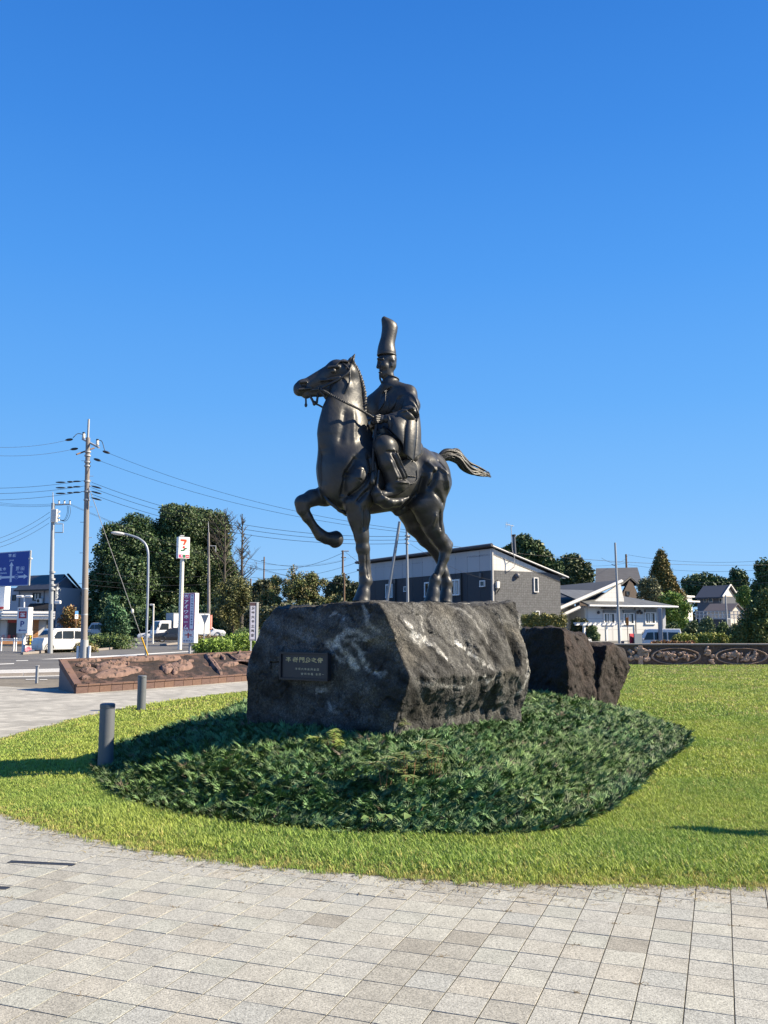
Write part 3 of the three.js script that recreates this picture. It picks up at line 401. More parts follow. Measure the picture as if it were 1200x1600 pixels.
// ---------- the equestrian statue ----------
const PLATE_Y = 1.892;
async function buildStatue() {
  const TH = 32 * Math.PI / 180, D0 = 10.35, LS = .8625, PX = D0 / FPX;
  const O = at(622, 940, D0); O.y = PLATE_Y;
  const frame = (o, th) => ({ o, X: V(Math.cos(th), 0, -Math.sin(th)), L: V(Math.sin(th), 0, Math.cos(th)), th });
  const put = (f, u, v, l) => { l *= LS; const r = ray(u, v), t = (l - camera.position.clone().sub(f.o).dot(f.L)) / r.dot(f.L), p = r.multiplyScalar(t).add(camera.position).sub(f.o); return V(p.dot(f.X), p.y, l); };
  const F0 = frame(O, TH), S = (u, v, l = 0) => put(F0, u, v, l);
  const toLocal = (w) => { const p = w.clone().sub(O); return V(p.dot(F0.X), p.y, p.dot(F0.L)); };
  const toWorld = (p) => O.clone().addScaledVector(F0.X, p.x).addScaledVector(V(0, 1, 0), p.y).addScaledVector(F0.L, p.z);
  const poll = S(547, 590, 0), FH = frame(toWorld(poll), TH - .40), H = (u, v, l = 0) => put(FH, u, v, l);
  const headW = S(606, 572, 0), FR = frame(toWorld(headW), TH - .15), R = (u, v, l = 0) => put(FR, u, v, l);
  const fr = [null, { o: poll, c: Math.cos(-.40), s: Math.sin(-.40) }, { o: headW, c: Math.cos(-.15), s: Math.sin(-.15) }];
  const fromFrame = (i, p) => { const f = fr[i]; if (!f) return p.clone(); return V(f.c * p.x + f.s * p.z, p.y, -f.s * p.x + f.c * p.z).add(f.o); };
  const K = PX;                                                   // metres per pixel of the photograph at the statue

  const field = () => {
    const prims = [], dents = [];
    const o = {
      // one tapered limb between two joints; kz flattens it sideways, k is the softness of the joint
      c(f, a, b, ra, rb, k = 3, kz = 1, op = 0) { prims.push({ f, ax: a.x, ay: a.y, az: a.z / kz, bx: b.x - a.x, by: b.y - a.y, bz: (b.z - a.z) / kz, ra: ra * K, rb: rb * K, k: Math.max(k * K, 1e-4), kz, op }); return o; },
      s(f, a, r, k = 3, kz = 1, op = 0) { return o.c(f, a, V(a.x + 1e-4, a.y, a.z), r, r, k, kz, op); },
      // triangle of cloth with round thickness
      t(a, b, c, r, k = 3) { prims.push({ tri: [a, b, c], r: r * K, k: k * K, f: 0, op: 0 }); return o; },
      chain(f, pts, k = 3, kz = 1) { for (let i = 0; i + 1 < pts.length; i++) o.c(f, pts[i][0], pts[i + 1][0], pts[i][1], pts[i + 1][1], k, kz); return o; },
      // shallow groove (depth > 0) or ridge (depth < 0) along a line drawn on the flank; side limits it to the near (1), far (-1) or both (0) flanks
      g(a, b, w, depth, side = 0, f = 0) { dents.push({ f, ax: a.x, ay: a.y, bx: b.x - a.x, by: b.y - a.y, w: w * K, d: depth * K, side }); return o; },
      f(fn) { o.extra = fn; return o; },
      sdf(x, y, z) {
        let d = 1e3; const q = [[x, y, z], null, null];
        for (let i = 1; i < 3; i++) { const t = fr[i], px = x - t.o.x, py = y - t.o.y, pz = z - t.o.z; q[i] = [t.c * px - t.s * pz, py, t.s * px + t.c * pz]; }
        for (const p of prims) {
          const Q = q[p.f]; let e;
          if (p.tri) e = triDist(Q[0], Q[1], Q[2], p.tri) - p.r;
          else {
            const px = Q[0] - p.ax, py = Q[1] - p.ay, pz = Q[2] / p.kz - p.az, t = clamp((px * p.bx + py * p.by + pz * p.bz) / (p.bx * p.bx + p.by * p.by + p.bz * p.bz), 0, 1);
            const dx = px - t * p.bx, dy = py - t * p.by, dz = pz - t * p.bz; e = (Math.sqrt(dx * dx + dy * dy + dz * dz) - p.ra - (p.rb - p.ra) * t) * Math.min(1, p.kz);
          }
          d = p.op ? smax(d, -e, p.k) : smin(d, e, p.k);
        }
        if (d < .3) for (const g of dents) {
          const Q = q[g.f]; if (g.side && Q[2] * g.side < 0) continue;
          const px = Q[0] - g.ax, py = Q[1] - g.ay, t = clamp((px * g.bx + py * g.by) / (g.bx * g.bx + g.by * g.by), 0, 1), dx = px - t * g.bx, dy = py - t * g.by, r2 = (dx * dx + dy * dy) / (g.w * g.w);
          if (r2 < 7) d += g.d * Math.exp(-r2) * Math.min(1, 4 * Math.min(t + .12, 1.12 - t));
        }
        return o.extra ? o.extra(d, x, y, z) : d;
      },
    };
    return o;
  };
  function triDist(x, y, z, [a, b, c]) {
    const sub = (p, q) => [p.x - q.x, p.y - q.y, p.z - q.z], dot = (p, q) => p[0] * q[0] + p[1] * q[1] + p[2] * q[2], cr = (p, q) => [p[1] * q[2] - p[2] * q[1], p[2] * q[0] - p[0] * q[2], p[0] * q[1] - p[1] * q[0]];
    const ba = sub(b, a), cb = sub(c, b), ac = sub(a, c), P = { x, y, z }, pa = sub(P, a), pb = sub(P, b), pc = sub(P, c), n = cr(ba, ac);
    const s = Math.sign(dot(cr(ba, n), pa)) + Math.sign(dot(cr(cb, n), pb)) + Math.sign(dot(cr(ac, n), pc));
    if (Math.abs(s) >= 2) return Math.abs(dot(n, pa)) / Math.sqrt(dot(n, n));
    const e = (v, p) => { const t = clamp(dot(v, p) / dot(v, v), 0, 1), k = [v[0] * t - p[0], v[1] * t - p[1], v[2] * t - p[2]]; return dot(k, k); };
    return Math.sqrt(Math.min(e(ba, pa), e(cb, pb), e(ac, pc)));
  }
  const bounds = (list, pad) => { const b = new THREE.Box3().setFromPoints(list).expandByScalar(pad); return [b.min.toArray(), b.max.toArray()]; };

  // bronze with a brushed, blotchy patina
  const patina = tex(512, (u, v) => { const n = fbm2(u * 9, v * 9, 9, 5, 3), m = fbm2(u * 40, v * 40, 40, 3, 9), k = .62 + .6 * n + .2 * m; return [.043 * k, .0445 * k, .047 * k]; });
  const rough = tex(256, (u, v) => .62 + .3 * fbm2(u * 18, v * 18, 18, 4, 5), { data: true });
  const bumps = tex(512, (u, v) => fbm2(u * 34, v * 34, 34, 4, 8), { data: true });
  const bronze = new THREE.MeshStandardMaterial({ map: patina, metalness: .4, roughness: .57, roughnessMap: rough, bumpMap: bumps, bumpScale: .0016, side: THREE.DoubleSide });
  const st = thing('equestrian_statue', 'dark bronze statue of a robed rider in tall cap on a striding horse', 'statue', O, TH);

  // ---- the horse
  const h = field();
  h.c(0, S(578, 752), S(640, 748), 51, 47, 4, .82);                               // barrel
  h.c(0, S(545, 738), S(556, 742), 49, 50, 14, .74);                              // chest
  h.s(0, S(530, 766), 24, 20, .9);                                               // breast
  h.c(0, S(660, 746), S(671, 747), 42, 36, 14, .92).c(0, S(650, 735), S(674, 728, 0), 33, 22, 14, .8);   // croup
  h.c(0, S(600, 712), S(640, 716), 18, 18, 20, .8);                               // back
  h.chain(0, [[S(549, 592), 15], [S(543, 612), 20]], 8, .5).chain(0, [[S(543, 612), 20], [S(537, 645), 30], [S(538, 680), 39]], 10, .45).c(0, S(538, 680), S(545, 725), 39, 48, 14, .62);   // neck
  for (const l of [-1, 1]) {
    h.s(0, S(560, 728, l * .21), 29, 9, .72).s(0, S(557, 752, l * .24), 22, 8, .7).s(0, S(575, 735, l * .24), 18, 8, .6);                                   // shoulder
    h.s(0, S(674, 752, l * .2), 32, 10, .85).s(0, S(685, 752, l * .26), 16, 9, .7).s(0, S(664, 728, l * .2), 18, 8, .8);                                     // haunch
  }
  // the near foreleg, on which the horse stands
  h.chain(0, [[S(560, 752, .24), 23], [S(566, 778, .23), 18]], 10);
  h.s(0, S(574, 768, .27), 9.5, 6).s(0, S(583, 776, .25), 4.5, 5);
  h.chain(0, [[S(557, 785, .21), 20], [S(561, 808, .2), 16.5], [S(565, 838, .2), 10.5], [S(567.5, 858, .2), 9.3], [S(567.5, 872, .2), 6.5], [S(568, 893, .2), 6], [S(571, 908, .2), 8.2], [S(569, 920, .2), 7], [S(567.5, 927, .2), 9.4], [S(565, 940, .2), 13.5]], 5);
  h.c(0, S(573, 865, .2), S(577, 905, .2), 4.5, 4, 3).s(0, S(577, 909, .2), 4.6, 4).s(0, S(565, 857, .2), 8, 4);
  // the raised far foreleg
  h.chain(0, [[S(523, 762, -.2), 22], [S(508, 775, -.2), 15], [S(488, 778, -.2), 12], [S(473, 786, -.2), 11.5], [S(473, 796, -.2), 8.8], [S(480, 808, -.2), 7.3], [S(495, 829, -.2), 6.4], [S(501, 836, -.2), 8.4], [S(510, 841, -.2), 8.2], [S(516, 842, -.2), 9.5]], 5);
  h.c(0, S(513, 840.5, -.2), S(523, 842.5, -.2), 9, 13.5, 1.2).c(0, S(543, 828, -.2), S(548, 862, -.2), 14, 14, 1.5, 1, 1);
  // the near hind leg
  h.chain(0, [[S(672, 755, .2), 33], [S(670, 785, .2), 25], [S(671, 803, .2), 21], [S(678, 825, .2), 15.5], [S(688, 843, .2), 11.5], [S(696, 856, .2), 9.6], [S(694, 871, .2), 7], [S(685, 893, .2), 6.1], [S(679.5, 907, .2), 8], [S(677.5, 918, .2), 6.8], [S(677, 926, .2), 9], [S(675, 940, .2), 12.6]], 6);
  h.s(0, S(655, 790, .23), 13, 12).c(0, S(693, 836, .2), S(703, 850, .2), 3.5, 5, 5).c(0, S(701, 852, .2), S(690, 893, .2), 4.4, 3.8, 4).s(0, S(684, 909, .2), 4.6, 4);
  // the far hind leg
  h.chain(0, [[S(655, 772, -.2), 32], [S(644, 797, -.2), 24], [S(650, 820, -.2), 17], [S(665, 842, -.2), 12], [S(681, 860, -.2), 10], [S(687, 873, -.2), 7.2], [S(694, 895, -.2), 6.1], [S(698, 910, -.2), 7.9], [S(697.5, 921, -.2), 6.6], [S(697, 929, -.2), 8.8], [S(695.5, 940, -.2), 12]], 6);
  h.c(0, S(690, 866, -.2), S(700, 905, -.2), 4.4, 3.8, 4).s(0, S(703, 914, -.2), 4.6, 4);
  h.c(0, S(622, 800, 0), S(634, 796, 0), 7, 5, 8);
  // muscles: ridges and grooves on the flanks
  const g = (u1, v1, u2, v2, w, d, side = 1) => h.g(S(u1, v1, side * .25), S(u2, v2, side * .25), w, d * 1.7, side);
  g(552, 716, 540, 742, 5, 3.2); g(540, 742, 539, 775, 5, 3); g(569, 716, 573, 738, 4, 2); g(573, 738, 561, 756, 3.2, 3.4); g(561, 757, 546, 776, 3.6, 3.2);
  g(577, 722, 580, 752, 4, -2); g(553, 735, 549, 752, 6, -2.6); g(566, 768, 552, 786, 3, 2.6); g(583, 762, 575, 776, 2.6, 2.4); g(563, 795, 566, 828, 2.4, 1.5); g(555, 795, 560, 830, 3, -1.5);
  g(515, 700, 512, 755, 7, 1.6); g(500, 705, 503, 745, 6, -1.5); g(545, 640, 535, 690, 5, 1.5); g(557, 640, 553, 690, 5, -1.2);
  g(660, 722, 669, 740, 4, -2.2); g(669, 738, 661, 765, 4, 3); g(672, 732, 690, 748, 4, -2.4); g(684, 720, 688, 742, 3, 2); g(680, 742, 688, 768, 5, -2.6); g(668, 770, 684, 790, 4, 1.8); g(655, 745, 652, 775, 4, 2.6);
  g(678, 800, 683, 828, 2.4, 2); g(690, 800, 697, 838, 3, 1.6); g(672, 805, 670, 826, 3, -1.4); g(648, 772, 640, 790, 4, 2); g(690, 866, 682, 898, 1.6, 1.2); g(571, 868, 574, 902, 1.5, 1.2);
  // head
  h.s(1, H(541, 583), 17.5, 5, .86).s(1, H(527, 578), 16, 6, .95).c(1, H(524, 580), H(480, 602.5), 15, 11.2, 5, .76).c(1, H(473, 605), H(470, 607.5), 12, 11.6, 4, .9);
  h.c(1, H(538, 602), H(500, 611), 19, 8.5, 5, .6).c(1, H(500, 610), H(481, 615.5), 8.5, 6, 4, .7).s(1, H(478, 617), 5.8, 3, .95).s(1, H(466, 611.5), 6, 3, 1.1);
  for (const l of [-1, 1]) {
    h.s(1, H(533, 605, l * .10), 15.5, 3, .5);                                    // jowl
    h.c(1, H(530, 590, l * .142), H(502, 594, l * .105), 2.4, 1.5, 5);              // cheek ridge
    h.c(1, H(513, 574, l * .146), H(528, 572.5, l * .15), 2.2, 2.6, 4);          // brow
    h.s(1, H(520.5, 579.5, l * .158), 5, 2, 1, 1).s(1, H(521, 579.5, l * .143), 4.2, .6); // socket, eye
    h.s(1, H(475, 600.5, l * .10), 4.6, 1.6, 1, 1).c(1, H(469, 597, l * .10), H(478, 596.5, l * .10), 2.2, 2.2, 2);
    h.c(1, H(461, 612, l * .10), H(489, 610.5, l * .10), 1.7, 1.3, .8, 1, 1).c(1, H(467, 608.5, l * .098), H(486, 606.5, l * .09), 2.2, 1.8, 2);
    h.c(1, H(514, 586, l * .15), H(497, 597, l * .125), 3.2, 3, 3, 1, 1);         // hollow below the eye
    h.c(1, H(544, 571, l * .06), H(549, 563.5, l * .075), 5.4, 4.6, 3).c(1, H(549, 563.5, l * .075), H(554.5, 553.5, l * .08), 4.6, 1, 2).c(1, H(547.5, 566, l * .11), H(552.5, 556.5, l * .105), 2.3, .8, 1, 1, 1);
  }
  h.f((d, x, y, z) => Math.max(d, .003 - y));
  const hb = bounds([fromFrame(1, H(455, 600, .2)), S(490, 690, .5), S(485, 780, -.5), S(710, 700, .5), S(700, 945, .3), S(700, 945, -.3), S(462, 790, -.3)], .08);
  hb[0][1] = -.02; hb[1][1] = poll.y + .42;
  const horse = part(st, 'horse', mesher(h.sdf, hb[0], hb[1], .0078), bronze);

  // mane: a plaited ridge down the crest
  {
    const path = new THREE.CatmullRomCurve3([fromFrame(1, H(549, 567, 0)), S(558, 583, 0), S(564.5, 602, 0), S(568, 622, 0), S(567.5, 645, 0), S(564, 668, 0), S(561, 688, 0)]), list = [];
    for (let i = 0; i < 30; i++) {
      const t = i / 29, p = path.getPoint(t), d = path.getTangent(t), s = (7 - 1.4 * Math.abs(t - .45)) * K;
      for (const side of [-1, 1]) {
        const e = new THREE.SphereGeometry(1, 10, 8); e.scale(s * .95, s * .42, s * .75); e.rotateZ(Math.atan2(d.y, d.x) + Math.PI / 2 + .75); e.rotateY(side * .35);
        e.translate(p.x - 1.5 * K + (i % 2) * .6 * K, p.y, p.z + side * s * .42); list.push(e);
      }
    }
    part(horse, 'mane', join(list), bronze);
    const lock = []; for (let i = 0; i < 5; i++) lock.push(tube([[545, 565], [537 - i * 1.6, 562.5 + i * .6], [531 - i * 2, 565 + i * 2.4], [527 - i * 1.2, 572 + i * 2.4]].map(([u, v], j) => fromFrame(1, H(u, v, (.03 + i * .022) + j * .01))), 1.5 * K, 14, 6));
    part(horse, 'forelock', join(lock), bronze);
  }
  // tail: a bundle of wavy locks blown back
  {
    seed(5); const mid = [[684, 716], [695, 711], [706, 710], [716, 714], [724, 724], [734, 733], [748, 737], [765, 742]], wid = [4, 8, 11, 15, 17, 13, 9, 5], list = [];
    for (let i = 0; i < 46; i++) {
      const a = i / 46 * Math.PI * 2, s = rr(.35, 1), len = i < 8 ? 8 : Math.floor(rr(5, 9)), pts = [], ph = rr(0, 6);
      for (let j = 0; j < Math.min(len, 8); j++) { const w = wid[j] * s, wob = Math.sin(j * 1.3 + ph) * 2.6; pts.push(S(mid[j][0] + Math.cos(a) * w * .35 + wob * .5, mid[j][1] + Math.sin(a) * w * .72 + wob, Math.cos(a) * w * K * .75)); }
      const cv = new THREE.CatmullRomCurve3(pts), tg = new THREE.TubeGeometry(cv, 28, 2.5 * K, 7), pa = tg.attributes.position;
      for (let q = 0; q <= 28; q++) { const c = cv.getPoint(q / 28), k = Math.min(1, .5 + q / 10) * (1 - Math.pow(q / 28, 4) * .8); for (let m = 0; m <= 7; m++) { const n = q * 8 + m; pa.setXYZ(n, c.x + (pa.getX(n) - c.x) * k, c.y + (pa.getY(n) - c.y) * k, c.z + (pa.getZ(n) - c.z) * k); } }
      tg.computeVertexNormals(); list.push(tg);
    }
    part(horse, 'tail', join(list), bronze);
  }
  // bridle, bit and cords
  const hf = (u, v, l) => fromFrame(1, H(u, v, l));
  {
    const br = [tube([hf(501, 607, .105), hf(515, 600, .15), hf(532, 591, .168), hf(545, 581, .158), hf(549, 570, .11)], 1.9 * K, 26, 8),
      tube([hf(549, 571, .11), hf(547, 582, .155), hf(546, 596, .162), hf(542, 608, .165), hf(535, 618.5, .14), hf(526, 624, .07), hf(520, 624, -.04)], 1.5 * K, 30, 8),
      tube([hf(534, 566, .1), hf(539, 570, .13), hf(546, 577, .158)], 1.3 * K, 12, 8)];
    part(horse, 'bridle', join(br), bronze);
    const bit = new THREE.TorusGeometry(3 * K, 1.1 * K, 8, 16); const p = hf(500, 607.5, .1); bit.translate(p.x, p.y, p.z);
    const b2 = rod(hf(497, 608, .1), hf(485, 610, .085), 1.8 * K, 1.4 * K, 8); part(horse, 'bit', join([bit, b2]), bronze);
    const cords = [tube([hf(500, 610, .1), hf(505, 617, .11), hf(510, 624, .1), hf(513, 629, .09)], 1.7 * K, 14, 8), tube([hf(477.5, 619, .02), hf(478, 626, .02), hf(478, 634, .02)], 1.5 * K, 8, 8),
      tube([hf(484, 618, .02), hf(488, 625, .02), hf(491, 631, .02)], 2 * K, 8, 8), tube([hf(490, 630, .03), hf(498, 633, .03), hf(508, 639, .02)], 1.5 * K, 10, 8), tube([hf(497, 615, .04), hf(496, 622, .05), hf(495, 629, .05)], 1.9 * K, 8, 8)];
    const knots = [[478, 633, 2.6], [491, 630, 3.2], [495, 628, 2.4], [497, 616, 2.6]].map(([u, v, r]) => { const q = hf(u, v, .03), s = new THREE.SphereGeometry(r * K, 10, 8); s.scale(.9, 1.3, .9); return s.translate(q.x, q.y, q.z); });
    part(horse, 'halter_cord', join([...cords, ...knots]), bronze);
  }
  const twist = (pts, r, turns, n) => {
    const c = new THREE.CatmullRomCurve3(pts), list = [];
    for (let s = 0; s < 2; s++) { const q = []; for (let i = 0; i <= n; i++) { const t = i / n, p = c.getPoint(t), d = c.getTangent(t), a = V(0, 0, 1).cross(d).normalize(), b = d.clone().cross(a), w = t * turns * 6.283 + s * Math.PI; q.push(p.addScaledVector(a, Math.cos(w) * r * .55).addScaledVector(b, Math.sin(w) * r * .55)); } list.push(new THREE.TubeGeometry(new THREE.CatmullRomCurve3(q), n, r * .72, 6)); }
    return join(list);
  };
  part(horse, 'rein', twist([hf(501, 608, .125), hf(512, 614, .17), S(540, 629, .28), S(562, 640, .3), S(581, 651, .29), S(588, 656, .27)], 1.7 * K, 26, 200), bronze);
  part(horse, 'rein', twist([hf(501, 608, -.1), S(530, 640, -.2), S(562, 655, -.24), S(583, 655, .12), S(588, 657, .22)], 1.7 * K, 22, 140), bronze);
  const hang = twist([S(588, 661, .28), S(586, 680, .34), S(583, 710, .4), S(582.5, 735, .44)], 1.7 * K, 22, 140);
  const tas = new THREE.LatheGeometry([V2(.1, 0), V2(3.2, .5), V2(4, 5), V2(3.2, 12), V2(2, 18), V2(.1, 18.5)].map((p) => p.multiplyScalar(K)), 12); { const p = S(582, 757, .46); tas.translate(p.x, p.y, p.z); }
  part(horse, 'hanging_cord', join([hang, tas]), bronze);
  // girth and breast strap
  part(horse, 'breast_strap', tube([S(545, 803, .1), S(530, 797, .12), S(514, 784, .08), S(505, 772, -.05)], 2.2 * K, 18, 8), bronze);

  // ---- saddle
  const sd = field();
  sd.c(0, S(596, 706), S(640, 708), 20, 22, 4, 1.15).c(0, S(592, 702, -.2), S(592, 702, .2), 9, 9, 6).c(0, S(590, 694, -.08), S(590, 694, .08), 7, 7, 6).c(0, S(648, 706, -.18), S(648, 706, .18), 10, 10, 6);
  const sb = bounds([S(580, 690, .4), S(660, 740, -.4)], .15), saddle = part(st, 'saddle', mesher(sd.sdf, sb[0], sb[1], .012), bronze);
  {
    const plate = (pts, l, th, bow) => { const q = pts.map(([u, v]) => S(u, v, l)), s = new THREE.Shape(new THREE.SplineCurve([...q, q[0]].map((p) => V2(p.x, p.y))).getPoints(50)); const ge = new THREE.ExtrudeGeometry(s, { depth: th, bevelEnabled: true, bevelSize: .008, bevelThickness: .008, bevelSegments: 2, steps: 1 }); return ge.translate(0, 0, l * LS - th + bow); };
    part(saddle, 'saddle_flap', plate([[624, 722], [634, 718.5], [647, 722], [652, 735], [652.5, 748], [646, 756], [632, 757], [624, 750]], .43, .05, 0), bronze);
    part(saddle, 'flap_border', tube([S(631, 742, .45), S(640, 743.5, .45), S(650, 745, .443)], .8 * K, 16, 6), bronze); part(saddle, 'flap_border', tube([S(651, 735, .443), S(651.5, 748, .443), S(645, 755, .447), S(632, 756, .447)], .8 * K, 20, 6), bronze);
    // the spoon-shaped stirrup
    const bowl = field(); bowl.chain(0, [[S(587, 762, .49), 3], [S(588.5, 771, .49), 6], [S(594, 780, .49), 7.5], [S(605, 786, .49), 8], [S(620, 784.5, .49), 7], [S(634, 777.5, .49), 4]], 3, 1.9);
    bowl.c(0, S(597, 772, .49), S(630, 772, .49), 9, 6.5, 3, 1.6, 1);
    const bb = bounds([S(575, 750, .49), S(645, 800, .49)], .12); bb[0][2] = .2; bb[1][2] = .75;
    part(saddle, 'stirrup', mesher(bowl.sdf, bb[0], bb[1], .008), bronze);
    part(saddle, 'stirrup_strap', rod(S(588.5, 764, .49), S(592, 735, .46), 2.2 * K, 1.8 * K), bronze);
    const mir = bb.map((b) => b.slice()); mir[0][2] = -.75; mir[1][2] = -.2;
    part(saddle, 'stirrup', mesher((x, y, z) => bowl.sdf(x, y, -z), mir[0], mir[1], .012), bronze);
  }

  // ---- the rider
  const r = field();
  r.c(0, S(611, 605, 0), S(637, 615, .2), 12.5, 14, 10).c(0, S(608, 606, 0), S(584, 630, -.24), 12.5, 13.5, 10);                          // sloping shoulders
  r.c(0, S(600, 640, -.12), S(628, 636, .12), 22.5, 21.5, 14).c(0, S(606, 676, -.1), S(632, 674, .1), 22, 21.5, 14).c(0, S(615, 705, -.12), S(640, 704, .12), 22, 22, 12);
  r.t(S(628, 690, .1), S(651, 700, .12), S(645, 716, .25), 8, 8);                  // back of the robe
  r.c(0, S(609, 603), S(606, 578), 9.8, 8.2, 5);                                  // neck
  // near arm under the wide sleeve
  r.chain(0, [[S(637, 616, .22), 13.5], [S(642, 634, .36), 13.5], [S(638, 649, .46), 12.5], [S(617, 655, .38), 9], [S(605, 654.5, .33), 7]], 6);
  r.t(S(612, 657, .34), S(644, 645, .36), S(640, 700, .40), 4, 6).t(S(640, 618, .28), S(646, 655, .32), S(645, 700, .36), 7, 8);
  // far arm
  r.chain(0, [[S(584, 630, -.24), 13], [S(577, 645, -.34), 12], [S(572, 660, -.38), 11], [S(578, 664, -.2), 8], [S(584, 660, .1), 5.5]], 6);
  r.t(S(574, 655, -.36), S(584, 655, -.1), S(578, 700, -.38), 4, 5);
  // front skirt of the robe
  r.t(S(590, 672, -.1), S(606, 690, .2), S(584, 702, -.05), 6, 6).t(S(604, 672, .1), S(628, 690, .3), S(600, 696, .2), 6, 6);
  // thighs and trousers
  const leg = (m) => { const s = (u, v, l) => { const p = S(u, v, l); p.z *= m; return p; };
    r.chain(0, [[s(630, 708, .22), 20], [s(601, 697, .45), 15.5]], 8).chain(0, [[s(601, 699, .45), 16.5], [s(608, 722, .47), 16], [s(617, 742, .47), 15.5], [s(620, 755, .47), 16.5]], 6);
    r.chain(0, [[s(607, 762, .47), 5.5], [s(634, 757, .47), 6.5]], 5).c(0, s(616, 768, .48), s(598, 773, .49), 7, 5.5, 4).c(0, s(598, 773, .49), s(592, 769, .49), 5, 3.5, 3); };
  leg(1); leg(-1);
  // head, with a face
  r.s(2, R(606.5, 561), 14, 4, .86).c(2, R(600.5, 565), R(601.5, 581), 11, 8.4, 4, .84).s(2, R(598.5, 585.5), 5.6, 4, .9).c(2, R(611, 572), R(602, 584), 6, 5, 4, 1.5).s(2, R(609, 571), 9.5, 5, .85);
  r.c(2, R(591.6, 563), R(589.8, 573.5), 1.3, 2.1, 2.5).s(2, R(591, 574.4), 1.9, 1.5, 1.3);
  for (const l of [-1, 1]) {
    r.c(2, R(590.5, 560.5, l * .02), R(598, 560.5, l * .078), 1.6, 1.6, 2).s(2, R(594, 565, l * .045), 3, 2, 1, 1).s(2, R(595, 565, l * .042), 2.2, 1);
    r.s(2, R(600.5, 571.5, l * .058), 3.4, 8).c(2, R(593, 571, l * .03), R(595, 579, l * .04), .8, .9, 2, 1, 1);
    r.c(2, R(614, 563, l * .098), R(612.5, 571, l * .095), 3.2, 2, 2, .5).s(2, R(613, 565.5, l * .112), 2.2, 1, .5, 1);
  }
  r.c(2, R(590.8, 580.5, -.02), R(592.8, 580.5, .03), .5, .4, .8, 1, 1).c(2, R(592.2, 582, -.012), R(593.2, 582, .02), 1, 1, 2);
  // folds
  const q = (u1, v1, u2, v2, w, d) => r.g(S(u1, v1, .45), S(u2, v2, .45), w * .95, d * 1.6, 1);
  q(613, 652, 640, 712, 2.4, 2.6); q(622, 656, 632, 676, 3.4, 3.6); q(632, 676, 644, 690, 3.4, 3); q(607, 658, 642, 717, 1.8, -1.6); q(618, 650, 628, 682, 2.2, -2.2); q(628, 682, 640, 700, 3, -1.6);
  q(630, 640, 645, 655, 2.8, 3.8); q(624, 644, 640, 640, 2, -1.8); q(640, 628, 648, 652, 2.4, -2); q(648, 652, 640, 678, 3, -2.2); q(643, 660, 637, 680, 2.6, 2.6); q(648, 690, 644, 716, 2, -1.2); q(622, 612, 612, 640, 2, 2.2); q(626, 611, 618, 634, 1.6, -1.6); q(638, 616, 633, 636, 2.6, 1.8);
  q(632, 597, 618, 615, 1.4, 2.2); q(618, 615, 609, 642, 1.4, 2.6); q(621, 614, 613, 640, 1.4, -1.6); q(645, 612, 650, 640, 3, -1.6); q(603, 712, 622, 752, 2, 2.6); q(607, 706, 630, 752, 2, -2); q(612, 708, 634, 756, 1.8, 2.2); q(599, 722, 612, 752, 2.2, -1.6); q(596, 708, 614, 710, 1.8, 1.6); q(611, 756, 634, 757, 2, -1.6); q(612, 752, 632, 750, 1.6, 1.8);
  r.g(R(602, 620, 0), R(601, 650, 0), 1, .9, 0, 2);
  const rb = bounds([S(560, 600, .4), S(560, 700, -.6), S(660, 600, .6), S(600, 790, .6), S(600, 790, -.55)], .12); const neckCut = headW.y - .02 - 16 * K; rb[1][1] = neckCut;
  const robe = mesher((x, y, z) => Math.max(r.sdf(x, y, z), y - neckCut + .009), rb[0], rb[1], .0088);
  const hd = bounds([fromFrame(2, R(586, 545, .2)), fromFrame(2, R(630, 600, -.2))], .14); hd[0][1] = neckCut - .03; hd[1][1] = headW.y + .2;
  const face = mesher((x, y, z) => Math.max(r.sdf(x, y, z), neckCut - .016 - y), hd[0], hd[1], .0046);
  // the hand that closes on the rein: palm, four bent fingers and a thumb
  const hand = field();
  hand.chain(0, [[S(606, 654.5, .33), 4.6], [S(601, 655, .31), 4.4], [S(596, 655.5, .3), 5.2]], 3).c(0, S(597, 652, .29), S(594.5, 659, .29), 3.6, 3.4, 3, 1);
  [[651.3, 1.5], [654.4, 1.6], [657.4, 1.55], [660, 1.35]].forEach(([v, rad], i) => { const dx = [0, -1, -.4, 1][i]; hand.chain(0, [[S(594, v + .3, .31), rad * 1.05], [S(588.5 + dx, v, .335), rad], [S(585.5 + dx, v + 1, .30), rad * .95], [S(587.5 + dx, v + 1.6, .265), rad * .85]], .5); });
  hand.chain(0, [[S(598, 650.5, .27), 2.2], [S(592, 648.8, .27), 1.8], [S(587, 650.5, .28), 1.5]], .8);
  const nb = bounds([S(580, 640, .2), S(612, 670, .42)], .04), handGeo = mesher(hand.sdf, nb[0], nb[1], .0042);
  const rider = part(st, 'rider', join([robe, face, handGeo]), bronze);
  // tall cap, pressed flat at the sides
  {
    const rows = [[555.5, 589, 619.3], [553, 588.6, 619.6], [549, 588.8, 619.4], [542, 590, 618], [535, 592, 617.8], [527, 594.4, 619.6], [518, 595.6, 621.6], [511, 595.8, 622.6], [505, 595.2, 621], [500, 595, 615], [496.5, 596.5, 607], [494.5, 599, 602]];
    const n = 28, pos = [], idx = [];
    rows.forEach(([v, a, b], j) => { const c = R((a + b) / 2, v, 0), w = (b - a) / 2 * K, z = w * [.9, .92, .9, .84, .8, .78, .76, .72, .66, .6, .6, .6][j]; for (let i = 0; i < n; i++) { const t = i / n * 6.2832; const p = fromFrame(2, V(c.x + Math.cos(t) * w, c.y, Math.sin(t) * z)); pos.push(p.x, p.y, p.z); } });
    for (let j = 0; j + 1 < rows.length; j++) for (let i = 0; i < n; i++) { const a = j * n + i, b = j * n + (i + 1) % n; idx.push(a, a + n, b, b, a + n, b + n); }
